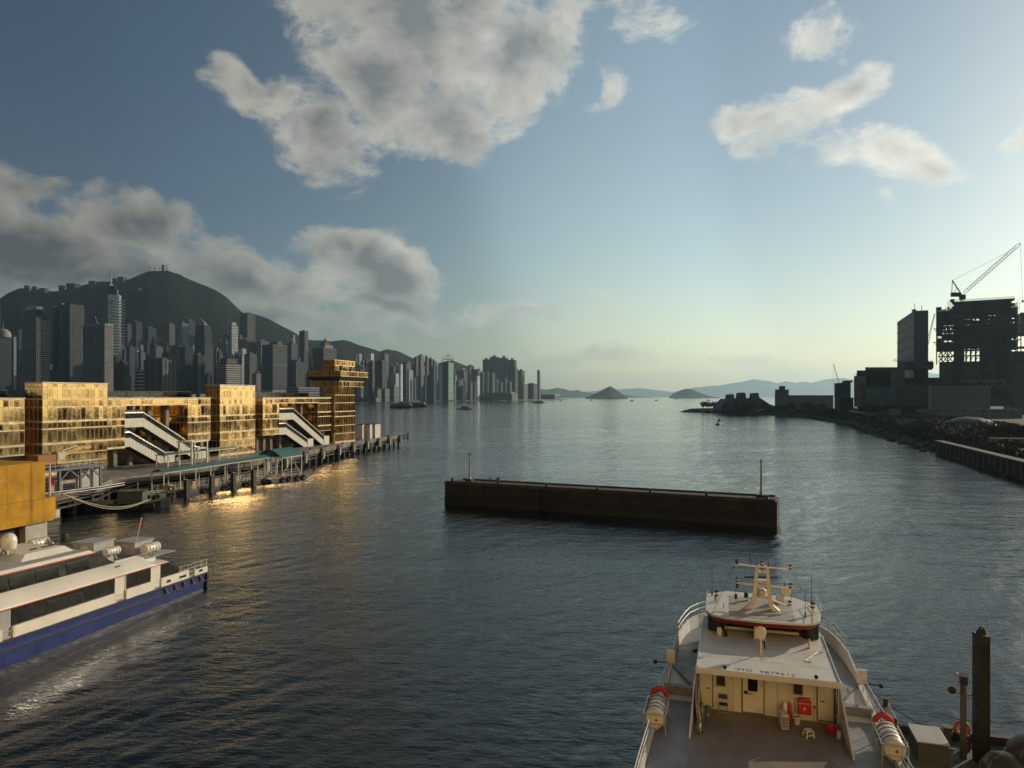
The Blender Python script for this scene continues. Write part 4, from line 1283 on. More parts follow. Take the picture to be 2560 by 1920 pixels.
pilem = MB().box(-.38, .38, -.38, .38, -3, 3.25).mesh('mooring_pile_shaft', M_PILE); capm = MB().box(-.46, .46, -.46, .46, 3.25, 3.4).mesh('mooring_pile_cap', M_PILE)
for i, (px, py, h, l) in enumerate([(467, 1246, 1.0, 'black mooring pile nearest the open end of the pontoon'), (529, 1234, 1.0, 'second black mooring pile along the pontoon'), (584, 1225, 1.02, 'third black mooring pile along the pontoon'), (634, 1217, 1.03, 'black mooring pile next to the vaulted canopy')]):
    o = empty('mooring_pile', on(px, py, 0), PA, l, 'pile', 'mooring piles')
    inst(pilem, 'shaft', o, scale=(1, 1, h)); inst(capm, 'cap', o, scale=(1, 1, h))

# second green canopy on the pier behind, and the little gangway house
g2 = empty('pier_shelter', TERM.location + Matrix.Rotation(QUAY, 3, 'Z') @ Vector((8.0, 20, 3.6)), R(-14), 'low green canopy shelter on the pier below the escalators', 'shelter')
canopy(g2, -1.5, 1.5, 0, 11, 2.6, .4, 'canopy'); canopy(g2, -1.5, 1.5, 13, 24, 2.6, .4, 'canopy')
for y in (.2, 3.7, 7.3, 10.8, 13.2, 17, 20.5, 23.8):
    for x in (-1.4, 1.4): MB().box(x - .06, x + .06, y - .06, y + .06, 0, 2.6).build('post', M_CREAM, g2)
b = MB()
for z in (.4, .75, 1.1): b.bar((1.4, .2, z), (1.4, 23.8, z), .045)
b.build('guard_rail', M_RAIL, g2)
MB().box(1.45, 1.5, 2.4, 3.2, 1.1, 2.0).build('sign_board', mat('sign_white', (.5, .48, .44), .6), g2)
gh = empty('gangway_gantry', TERM.location + Matrix.Rotation(QUAY, 3, 'Z') @ Vector((9.5, 25, 3.6)), R(-14), 'cream steel gantry frame standing over the green shelter', 'gantry')
for x in (-1.6, 1.6):
    for y in (0, 5): MB().box(x - .14, x + .14, y - .14, y + .14, 0, 5.0).build('post', M_CREAM, gh)
MB().box(-1.9, 1.9, -.3, 5.3, 5.0, 5.25).build('top_beam', M_CREAM, gh); MB().cyl((-.4, 1, 4.2), (-.4, 5, 3.6), .18).build('ram', M_RAIL, gh)

# ---- dark work boat moored ahead of the pontoon
wb = empty('work_boat', (-63.2, 116.8, 0), R(-76), 'black hulled work boat lying low ahead of the pontoon', 'boat')
def hull_ring(y, w, zb, zt): return [(-w, y, zt), (-w * .85, y, zb), (w * .85, y, zb), (w, y, zt)]
MB().loft([hull_ring(-6.5, 1.9, -.5, 1.1), hull_ring(-3, 2.2, -.5, .9), hull_ring(3, 2.1, -.5, 1.0), hull_ring(5.2, 1.3, -.3, 1.4), hull_ring(6.4, .25, .2, 1.8)]).build('hull', mat('black_hull_paint', (.012, .012, .012), .5, scale=1, dirt=.3), wb)
MB().box(-1.6, 1.6, -1.2, 2.6, 1.0, 2.9).build('wheelhouse', mat('dull_green_paint', (.07, .085, .07), .7, scale=1, dirt=.5), wb, bevel=.1)
MB().box(-1.8, 1.8, -1.4, 2.8, 2.9, 3.05).build('wheelhouse_roof', M_PILE, wb)
MB().box(-1.3, 1.3, -5.5, -1.8, .95, 1.4).build('hatch', M_DECK, wb)
b = MB().cyl((0, 1.5, 1), (0, 1.5, 4.4), .07, 6).bar((0, 1.5, 3.9), (0, -2.6, 2.9), .05); b.build('mast', M_RAIL, wb)
for y in (-5, -2, 1.5, 4): inst(tm, 'tire_fender', wb, (2.3, y, .6)); inst(tm, 'tire_fender', wb, (-2.3, y, .6))

# ---- barge with a blue steel frame and an excavator on top
BG = Vector((-71.3, 106.0, 2.4))
bg_ = empty('work_platform', BG, QUAY, 'blue steel work platform with pale sheds under it on the pier', 'platform')
M_BLUE = mat('blue_grey_steel', (.10, .13, .17), .55, .1, var=.2, scale=1, dirt=.3)
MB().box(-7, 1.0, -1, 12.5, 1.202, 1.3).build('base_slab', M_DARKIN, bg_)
for y in (0, 3.6, 7.2, 10.8): MB().box(.2, .5, y, y + .3, 1.3, 4.6).build('frame_post', M_BLUE, bg_)
b = MB().box(-7.5, .6, -.3, 12.0, 4.6, 4.9)
b.build('frame_deck', M_BLUE, bg_)
for y0, y1 in ((3.7, 5.4), (7.3, 5.5), (7.4, 9.1), (10.9, 9.2)): MB().bar((.35, y0 + .1, 3.0), (.35, y1, 4.6), .2).build('frame_brace', M_BLUE, bg_)
MB().box(-5, -.4, 7.6, 11.8, 1.3, 4.5).build('shed', mat('pale_shed_paint', (.42, .41, .37), .6, scale=1, streak=.4), bg_)
MB().box(-5, .1, 2.2, 7.0, 1.3, 3.0).build('shed', mat('rust_white_paint', (.33, .30, .25), .7, scale=1.5, dirt=.5, dirt_col=(.13, .07, .04)), bg_)
MB().box(.11, .16, 4.6, 6.6, 1.5, 2.5).build('shed_window', M_GLASSD, bg_)
b = MB()
for i in range(12): b.box(.45, .5, i, i + .05, 4.9, 6.0)
for z in (5.4, 5.95): b.bar((.48, 0, z), (.48, 11.5, z), .05)
b.build('guard_rail', M_RAIL, bg_)
for z in (1.35, 1.7): MB().tube([(2.2, -1, z), (2.3, 10, z - .1), (2.2, 14, z)], .09, 6).build('pipe', M_RAIL, bg_)
ex = empty('excavator', BG + Matrix.Rotation(QUAY, 3, 'Z') @ Vector((-1.6, 2.6, 4.9)), QUAY, 'yellow excavator parked on the blue barge frame', 'excavator')
MY = mat('excavator_yellow', (.50, .33, .09), .55, var=.15, scale=1.5, dirt=.4)
MB().box(-1.2, 1.0, -1.6, 1.4, .6, 2.2).build('engine_house', mat('rusty_orange_paint', (.30, .13, .04), .7, scale=2, dirt=.4), ex, bevel=.1)
MB().box(-.2, 1.05, 1.45, 3.0, .6, 2.6).build('cab', MY, ex, bevel=.12); MB().box(1.06, 1.1, 1.65, 2.7, 1.4, 2.4).build('cab_window', mat('cab_glass', (.5, .5, .46), .2), ex)
for x in (-1.1, .7): MB().box(x, x + .5, -1.6, 2.6, 0, .6).build('track', M_TIRE, ex, bevel=.2)
MB().bar((.2, 2.6, 1.9), (.2, 6.2, 3.0), .45, .6).bar((.2, 6.2, 3.0), (.2, 8.6, 2.9), .35, .45).build('boom', MY, ex); MB().cyl((.2, 3, 2.6), (.2, 5.6, 3.3), .13).build('ram', M_RAIL, ex)
MB().box(-.2, .6, 8.3, 9.0, 2.4, 3.2).build('bucket', MATS['rusty_orange_paint'], ex, bevel=.1)

# mooring rope from the yellow jetty to the work boat
a = Vector((-51.4, 80.6, 7.6)); c = Vector((-59.5, 117, 1.6))
b = MB()
for k in (0, .45): b.tube([a.lerp(c, i / 14) - Vector((0, 0, 1.5 * math.sin(math.pi * i / 14) * (1 + k * .4))) for i in range(15)], .07, 5)
tag(b.build('mooring_rope', mat('hemp_rope', (.30, .26, .19), .9, scale=6)), 'doubled slack mooring rope between the yellow jetty and the black boat', 'rope')

# ---- yellow jetty
yj = empty('yellow_jetty', (-51.0, 79.2, 0), R(-13), 'ochre yellow jetty with a rounded platform on a concrete pillar', 'jetty')
M_OCH = mat('ochre_paint', (.40, .205, .010), .65, var=.16, scale=.55, streak=.75, streak_col=(.10, .05, .006), dirt=.35, dirt_col=(.24, .125, .010), spec=.2)
rr = [(-14, 3)] + [(-2.2 + 2.2 * math.sin(a), 3 - 3 * (1 - math.cos(a))) for a in ()]
outl = [(-20, -32), (0, -32)] + [(-2.6 + 2.6 * math.cos(a), -1.0 + 2.6 * math.sin(a)) for a in [i * math.pi / 2 / 8 for i in range(9)]] + [(-20, 1.6)]
MB().prism(outl, 4.75, 7.3).build('platform_band', M_OCH, yj, True)
MB().prism([(x * .985 - .2, y - .25) for x, y in outl], 7.303, 7.32).build('platform_deck', M_DECK, yj)
MB().box(-20, -.04, -32, -1.2, 7.33, 11.35).build('upper_wall', M_OCH, yj)
MB().box(-3.2, -.5, -3.2, -.5, -3, 4.745).build('pillar', mat('pale_pillar_concrete', (.40, .38, .33), .8, var=.12, scale=.7, streak=.5), yj)
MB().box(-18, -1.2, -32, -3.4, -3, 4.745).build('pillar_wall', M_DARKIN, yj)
ld = empty('landing_float', (-71.5, 104.5, 0), QUAY, 'white float end showing under the yellow jetty', 'pontoon')
MB().box(-5, 2.4, 0, 3.5, .2, 1.5).build('hull', mat('float_white', (.45, .43, .38), .6, scale=1, streak=.4), ld, bevel=.1); MB().box(-5, 2.5, -.1, 3.6, -.4, .2).build('waterline_strake', M_PILE, ld)
fp = empty('flagpole', yj.location + Matrix.Rotation(R(-13), 3, 'Z') @ Vector((-.9, .2, 7.32)), R(-13), 'white flagpole with a furled red flag on the yellow jetty', 'flagpole')
MB().cyl((0, 0, 0), (0, 0, 3.6), .11, 8, .08).build('pole', mat('white_pole_paint', (.5, .48, .43), .5), fp)
def flag(par, x, y, z, w, h, seed=0):
    vs, fs = [], []
    for i in range(6):
        for k in range(9):
            f = k / 8
            vs.append((x + .04 * i * math.sin(f * 5 + i + seed), y + w * i / 5 * (.25 + .75 * f) + .05 * math.sin(3 * f + i), z - h * f - .35 * h * i / 5 * (1 - .3 * f)))
    for i in range(5):
        for k in range(8): fs.append((i * 9 + k, i * 9 + k + 1, (i + 1) * 9 + k + 1, (i + 1) * 9 + k))
    o = MB().add(vs, fs).build('flag', mat('red_flag_cloth', (.42, .02, .03), .8, var=.15, scale=4), par, True)
    s_ = o.modifiers.new('thickness', 'SOLIDIFY'); s_.thickness = .01
    return o
flag(fp, 0, .08, 2.6, .6, 1.3)
# ------------------------------------------------------------------ breakwater
BW = Vector((-11.6, 122.1, 0)); BA = math.atan2(-22.3, 48.9)
bw = empty('breakwater', BW, BA, 'long dark concrete breakwater standing in the water', 'breakwater')
M_BW = mat('stained_breakwater_concrete', (.036, .029, .024), .85, var=.3, scale=.35, streak=.7, streak_col=(.03, .024, .02), dirt=.55, dirt_col=(.028, .022, .018), bump=.5, bscale=5)
M_BWT = mat('worn_breakwater_top', (.06, .054, .046), .85, var=.25, scale=.5, dirt=.45, dirt_col=(.028, .024, .018), bump=.3, bscale=6)
L, Wd = 53.7, 5.2
xs_ = [0, 5.9, 11.8, 17.6, 19.6, 25.5, 31.4, 37.4, 43.4, 49.2, L]
for i, (a, c) in enumerate(zip(xs_[:-1], xs_[1:])):
    g = .03
    l_, r_ = (0 if i == 0 else g), (0 if i == len(xs_) - 2 else g)
    y0 = .45 if i == 3 else 0.0
    MB().prism_x([(y0, -3), (y0 + .12, 3.45), (Wd - .12, 3.45), (Wd, -3)], a + l_, c - r_).build('wall_block', M_BW, bw)
b = MB().prism([(-.05, -.12), (L + .05, -.12), (L + .05, Wd - .6), (L - .5, Wd + .12), (.9, Wd + .12), (-.05, Wd - .4)], 3.453, 3.72); b.build('cap_slab', M_BWT, bw, bevel=.05)
MB().box(.2, L - .3, -.1, .32, 3.722, 4.0).build('front_kerb', M_BWT, bw, bevel=.04); MB().box(.9, L - .6, Wd - .3, Wd + .08, 3.722, 3.95).build('back_kerb', M_BWT, bw, bevel=.04)
def tide_band(x0, x1, zt_, name, m, out, seed):
    n = int((x1 - x0) / .35); top = [zt_ + .28 * mnoise.fractal(Vector((i * .21, seed, 0)), 1, 2, 4) for i in range(n + 1)]
    vs, fs = [], []
    for i in range(n + 1):
        x = x0 + (x1 - x0) * i / n; vs += [(x, -out, -2.0), (x, -out + .02 * top[i], top[i]), (x, .3, top[i] - .05)]
    for i in range(n): fs += [(3 * i, 3 * i + 3, 3 * i + 4, 3 * i + 1), (3 * i + 1, 3 * i + 4, 3 * i + 5, 3 * i + 2)]
    MB().add(vs, fs).build(name, m, bw)
M_WEED = mat('wet_weed', (.010, .011, .008), .45, var=.5, scale=2.5, bump=.8, bscale=14, bdist=.05)
for a, c in ((.02, 17.58), (19.62, L - .02)): tide_band(a, c, .95, 'weed_band', M_WEED, .06, a); tide_band(a, c, 2.0, 'damp_band', mat('damp_stain', (.016, .013, .011), .7, var=.35, scale=1.2, streak=.5), .03, a + 9)
for x in (17.9, 19.3): MB().bar((x, .2, -.5), (x, .2, 3.6), .06).build('ladder_rail', M_PILE, bw)
rgb_ = MB().bar((17.9, .2, 0), (19.3, .2, 0), .05).mesh('ladder_rung', M_PILE)
for i in range(10): inst(rgb_, 'ladder_rung', bw, (0, 0, .1 + i * .34))
bm = MB().lathe([(.28, 0), (.22, .1), (.2, .38), (.3, .42), (.3, .52)], 8).mesh('bollard', M_PILE)
for px in (1130, 1245, 1366, 1493, 1626, 1767, 1917):
    u = (px - 1280) / FPX; d = Vector((math.cos(BA), math.sin(BA)))
    k = (u * BW.y - BW.x) / (d.x - u * d.y); inst(bm, 'bollard', bw, (k, .12, 4.0))
for i, (x, h, l, tilt) in enumerate([(3.3, 4.6, 'sunlit slender light mast at the far left end of the breakwater', 0.0), (51.3, 5.2, 'dark light mast with climbing rungs at the near end of the breakwater', 0.0)]):
    o = empty('light_mast', BW + Matrix.Rotation(BA, 3, 'Z') @ Vector((x, 3.0 if i == 0 else 3.2, 3.72)), BA, l, 'light mast', 'breakwater masts')
    MB().box(-.6, .6, -.6, .6, 0, .42).build('plinth', M_BWT if i == 0 else M_PILE, o, bevel=.05)
    MB().lathe([(.3, .42), (.2, .8), (.15, 1.2), (.11, h)], 10).build('shaft', mat('mast_pale_paint', (.36, .33, .29), .5, .2, scale=2, streak=.3), o, True)
    b = MB()
    for k in range(int((h - 1.2) / .3)): b.bar((-.28, 0, 1.2 + .3 * k), (.28, 0, 1.2 + .3 * k), .025)
    b.build('rungs', M_RAIL, o)
    b = MB().bar((-.5, 0, h), (.5, 0, h), .05).lathe([(.12, 0), (.14, .2), (.05, .4)], 8, (0, 0, h)); b.build('lantern', M_PILE, o)
sr = random.Random(3)


def leaf_crown(n, rx, rz, size, z0, seed, shell=.55, lumps=6):
    """Leaf clumps spread through an uneven crown."""
    r = random.Random(seed)
    cs = [(r.uniform(-.55, .55) * rx, r.uniform(-.55, .55) * rx, z0 + r.uniform(.3, 1.5) * rz, r.uniform(.35, .62)) for _ in range(lumps)]
    vs, fs = [], []
    for i in range(n):
        cx, cy, cz, s = r.choice(cs)
        d = Vector((r.gauss(0, 1), r.gauss(0, 1), r.gauss(0, .8))).normalized() * (shell + (1 - shell) * r.random())
        p = Vector((cx + d.x * rx * s, cy + d.y * rx * s, max(z0 * .6, cz + d.z * rz * s)))
        a = Vector((r.gauss(0, 1), r.gauss(0, 1), r.gauss(0, 1))).normalized(); b_ = a.orthogonal().normalized()
        a *= size * r.uniform(.6, 1.3); b_ *= size * r.uniform(.5, 1.0)
        k = len(vs); vs += [tuple(p - a), tuple(p + b_ * .6), tuple(p + a), tuple(p - b_ * .6)]; fs.append((k, k + 1, k + 2, k + 3))
    return vs, fs


M_LEAF = mat('dark_foliage', (.045, .055, .03), .8, var=.35, scale=.6, island=.4, spec=.2)
M_BARK = mat('dark_bark', (.06, .05, .04), .9, scale=3)
for i, (x, y, l) in enumerate([(6.6, 4.0, 'tuft of weeds growing beside the sunlit breakwater mast'), (8.1, 4.1, 'bushier weed clump on the breakwater top')]):
    o = empty('weed_clump', BW + Matrix.Rotation(BA, 3, 'Z') @ Vector((x, y, 3.72)), 0, l, 'plant')
    vs, fs = leaf_crown(90 + 160 * i, .35 + .35 * i, .45, .09, .12, 40 + i); MB().add(vs, fs).build('leaves', M_LEAF, o); MB().cyl((0, 0, 0), (.05, 0, .5), .02, 5).build('stem', M_BARK, o)

# ------------------------------------------------------------------ reclaimed land on the right
COAST = [(230, -20), (150, 100), (117, 162), (144, 246), (164, 313), (221, 472), (258, 631), (252, 736), (201, 842), (214, 868), (330, 960), (1100, 1250)]
INL = Vector((700, 420))


def build_land():
    pts = []
    for (a, c) in zip(COAST[:-1], COAST[1:]):
        a, c = Vector(a), Vector(c); n = max(2, int((c - a).length / 9))
        for i in range(n): pts.append(a.lerp(c, i / n))
    pts.append(Vector(COAST[-1]))
    vs, fs = [], []
    offs = [(0, -1.5), (1.5, .3), (4, 1.6), (8, 3.0), (13, 4.2), (30, 4.6), (80, 5.0), (400, 5.2)]
    for i, p in enumerate(pts):
        t_ = (pts[min(i + 1, len(pts) - 1)] - pts[max(i - 1, 0)]).normalized()
        nrm_ = Vector((t_.y, -t_.x))
        if nrm_.dot(INL - p) < 0: nrm_ = -nrm_
        for k, (d, z) in enumerate(offs):
            q = p + nrm_ * d if d < 20 else (p + nrm_ * 13).lerp(INL, min(.98, (d - 13) / 700))
            j = mnoise.noise(Vector((q.x * .09, q.y * .09, k))) * (1.1 if 0 < k < 4 else .25)
            vs.append((q.x, q.y, z + j * (1 if k else 0)))
    n = len(offs)
    for i in range(len(pts) - 1):
        for k in range(n - 1): fs.append((i * n + k, i * n + k + 1, (i + 1) * n + k + 1, (i + 1) * n + k))
    o = MB().add(vs, fs).build('reclaimed_land', mat('bare_earth_and_rubble', (.020, .020, .017), .95, var=.4, scale=.12, bump=.8, bscale=1.2, dirt=.4), smooth=True)
    tag(o, 'dark reclaimed shore with a rock slope along the water', kind='structure')
    vs, fs = [], []
    r = random.Random(9)
    for i, p in enumerate(pts[10:-20]):
        for k in range(22):
            q = p + Vector((r.uniform(-3, 12), r.uniform(-5, 5)))
            s = r.uniform(.5, 1.5); z = max(-.2, min(3.2, (q.x - p.x) * .3)) + r.uniform(-.3, .3)
            b0 = len(vs)
            for sx, sy, sz in ((-1, -1, -.6), (1, -1, -.5), (1, 1, -.6), (-1, 1, -.5), (-.6, -.7, .5), (.7, -.5, .6), (.5, .6, .4), (-.6, .6, .55)):
                vs.append((q.x + s * sx * r.uniform(.5, 1), q.y + s * sy * r.uniform(.5, 1), z + s * sz * r.uniform(.6, 1)))
            fs += [tuple(b0 + j for j in f) for f in ((0, 3, 2, 1), (4, 5, 6, 7), (0, 1, 5, 4), (1, 2, 6, 5), (2, 3, 7, 6), (3, 0, 4, 7))]
    o = MB().add(vs, fs).build('shore_rocks', mat('dark_shore_rock', (.035, .033, .03), .85, var=.3, scale=.5, island=.35))
    tag(o, 'broken dark rocks along the edge of the reclaimed shore', 'rocks', kind='stuff')


build_land()

# sea wall with pale posts at the near end
sw = empty('sea_wall', (117, 162, 0), 0, 'vertical sea wall with pale posts at the near end of the shore', 'wall')
A_, B_ = Vector((104, 128, 0)) - Vector((117, 162, 0)), Vector((139, 231, 0)) - Vector((117, 162, 0))
MB().bar(A_ + Vector((0, 0, 1.2)), B_ + Vector((0, 0, 1.2)), 2.0, 5.4).build('wall', mat('sheet_pile_rust', (.026, .022, .019), .85, var=.3, scale=.6, streak=.6), sw)
MB().bar(A_ + Vector((-.1, 0, 4.0)), B_ + Vector((-.1, 0, 4.0)), 2.6, .35).build('capping', mat('dark_capping', (.05, .047, .042), .85, scale=.8, dirt=.4), sw)
pm2 = MB().box(-.3, .3, -.45, .45, .6, 3.6).mesh('post', mat('pale_wall_post', (.085, .078, .066), .8, scale=1, streak=.6))
for i in range(24):
    p = A_.lerp(B_, (i + .5) / 24); inst(pm2, 'post', sw, (p.x - 1.15, p.y + .3, 0), (0, 0, R(-20)))

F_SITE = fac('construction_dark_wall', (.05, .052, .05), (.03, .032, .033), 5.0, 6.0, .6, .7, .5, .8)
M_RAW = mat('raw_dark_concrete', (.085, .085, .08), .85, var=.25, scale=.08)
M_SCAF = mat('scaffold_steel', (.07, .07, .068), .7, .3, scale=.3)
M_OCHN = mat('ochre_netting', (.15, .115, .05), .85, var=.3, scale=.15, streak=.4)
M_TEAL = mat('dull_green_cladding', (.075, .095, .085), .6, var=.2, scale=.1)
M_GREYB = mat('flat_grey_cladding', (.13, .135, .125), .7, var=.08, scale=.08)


def solid(name, label, cat, corners, z0, z1, m, part='body', group=None):
    """Building from plan corners in world metres; first corner is the base point."""
    c0 = Vector((corners[0][0], corners[0][1], z0))
    o = empty(name, c0, 0, label, cat, group)
    b_ = MB().loft([[(x - c0.x, y - c0.y, 0) for x, y in corners], [(x - c0.x, y - c0.y, z1 - z0) for x, y in corners]]).build(part, m, o)
    return o


def plan(x0, x1, y, d, skew=0.0):
    """Plan rectangle seen between two photo columns at distance y, d metres deep."""
    a, c = (x0 - 1280) / FPX * y, (x1 - 1280) / FPX * y
    return [(a, y + skew), (c, y), (c + d * .55, y + d), (a + d * .55, y + d + skew)]


def zt(py, y): return EYE - (py - HOR) / FPX * y


# ventilation building with three slanted stacks
vb = empty('ventilation_building', at(1800, 1012, 760) * 1.0, 0, 'low sloping building with three slanted concrete stacks on the point', 'building'); vb.location.z = 4
k = 760 / FPX
def vx(px): return (px - 1800) * k
MB().prism_y([(vx(1800), 0), (vx(1812), 8), (vx(1822), 12), (vx(1900), 13), (vx(1925), 6), (vx(1945), 3), (vx(1950), 0)], 0, 30).build('mound', M_RAW, vb)
for i, (a, b_, c, d, py) in enumerate([(1815, 1821, 1834, 1838, 985), (1842, 1848, 1862, 1868, 981), (1877, 1882, 1896, 1899, 982)]):
    MB().prism_y([(vx(a), 6), (vx(b_), zt(py, 760) - 4.5), (vx(c) - 1, zt(py, 760) - 4), (vx(d), 6)], -3, 9).build('stack', M_RAW, vb)
MB().box(vx(1862), vx(1868), 4, 9, 6, zt(985, 760) - 4).build('stack_rear', M_RAW, vb)
# drum topped low building
lb = solid('low_hall', 'long low hall with a drum on its roof behind the shore trees', 'building', plan(1937, 2083, 720, 40), 4, zt(988, 720), M_GREYB)
kk = 720 / FPX
MB().lathe([(17 * kk, 0), (17 * kk, 6), (7.5 * kk, 6), (7.5 * kk, 9.6)], 20, (37 * kk, 20, zt(988, 720) - 4)).build('roof_drum', M_RAW, lb, True)
b = MB()
for i in range(9): b.cyl((i * 1.6, 1, zt(988, 720) - 4), (i * 1.6, 1, zt(988, 720) - 2.4), .12, 5)
b.build('roof_posts', M_SCAF, lb)
# dark box on a stalk
db = empty('raised_box_building', at(2091, 1010, 560), 0, 'dark cube building raised on a narrow foot by the promenade', 'building'); db.location.z = 4.5
k = 560 / FPX
MB().loft([[(0, 0, 13), (24 * k, -6, 13), (45 * k, 6, 13), (20 * k, 14, 13)], [(0, 0, zt(958, 560) - 4.5), (24 * k, -6, zt(955, 560) - 4.5), (45 * k, 6, zt(956, 560) - 4.5), (20 * k, 14, zt(957, 560) - 4.5)]]).build('body', M_RAW, db)
MB().box(10 * k, 43 * k, 0, 10, 0, 13).build('foot', M_SCAF, db); MB().box(28 * k, 42 * k, 1, 9, zt(956, 560) - 4.5, zt(951, 560) - 4.5).build('roof_box', M_SCAF, db)
# podium complex under construction
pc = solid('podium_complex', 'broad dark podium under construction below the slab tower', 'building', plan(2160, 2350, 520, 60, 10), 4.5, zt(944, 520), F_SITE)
P0 = Vector(pc.location)
def pbox(name, x0, x1, pa, pb, y, d, m, par=pc):
    c = plan(x0, x1, y, d); o_ = par.location
    return MB().loft([[(x - o_.x, yy - o_.y, zt(pb, y) - o_.z) for x, yy in c], [(x - o_.x, yy - o_.y, zt(pa, y) - o_.z) for x, yy in c]]).build(name, m, par)
pbox('netted_corner', 2135, 2163, 940, 1016, 512, 40, M_OCHN); pbox('upper_terrace', 2142, 2232, 926, 944, 520, 40, F_SITE); pbox('upper_terrace', 2163, 2262, 918, 927, 525, 30, M_RAW)
pbox('roof_deck', 2243, 2334, 904, 920, 530, 40, M_RAW); pbox('glass_box', 2226, 2262, 925, 968, 516, 12, M_TEAL); pbox('lower_wall', 2163, 2240, 968, 1014, 510, 12, M_TEAL); pbox('dark_ramp', 2242, 2322, 965, 1016, 512, 10, M_SCAF)
b = MB()
for i in range(46):
    x = 2137 + i * 4.3; y0 = 940 if x < 2163 else (926 if x < 2232 else 904)
    p = at(x, y0 + sr.uniform(0, 1), 508) - P0; b.bar(p, p + Vector((0, 0, sr.uniform(.8, 2.8))), .18)
for (x0, y0, x1, y1) in ((2140, 938, 2163, 932), (2163, 924, 2235, 920), (2232, 903, 2240, 899), (2240, 902, 2330, 903)): b.bar(at(x0, y0, 508) - P0, at(x1, y1, 508) - P0, .2)
b.build('scaffold', M_SCAF, pc)
# slab tower
st_ = solid('slab_tower', 'thin dark slab tower with pale horizontal bands on its side', 'building', [(317, 560), (326, 556), (359, 641), (350, 645)], 5, 86, mat('dark_slab_cladding', (.075, .075, .07), .6, var=.1, scale=.05))
b = MB()
for i in range(9):
    z = 12 + i * 8.3
    b.loft([[(-.25, 0, z), (32.7, 85, z), (32.7, 85, z + 1.1), (-.25, 0, z + 1.1)], [(-.02, 0, z), (33, 85, z), (33, 85, z + 1.1), (-.02, 0, z + 1.1)]])
b.build('floor_bands', mat('pale_floor_band', (.24, .235, .21), .7, scale=.1), st_)
b = MB().box(1, 3, 2, 5, 81, 82.5)
for x, y, h in ((5, 8, 7), (8.5, 4, 4), (9.5, 6, 5)): b.cyl((x, y, 80), (x, y, 81 + h), .18, 5)
b.build('roof_plant', M_SCAF, st_)


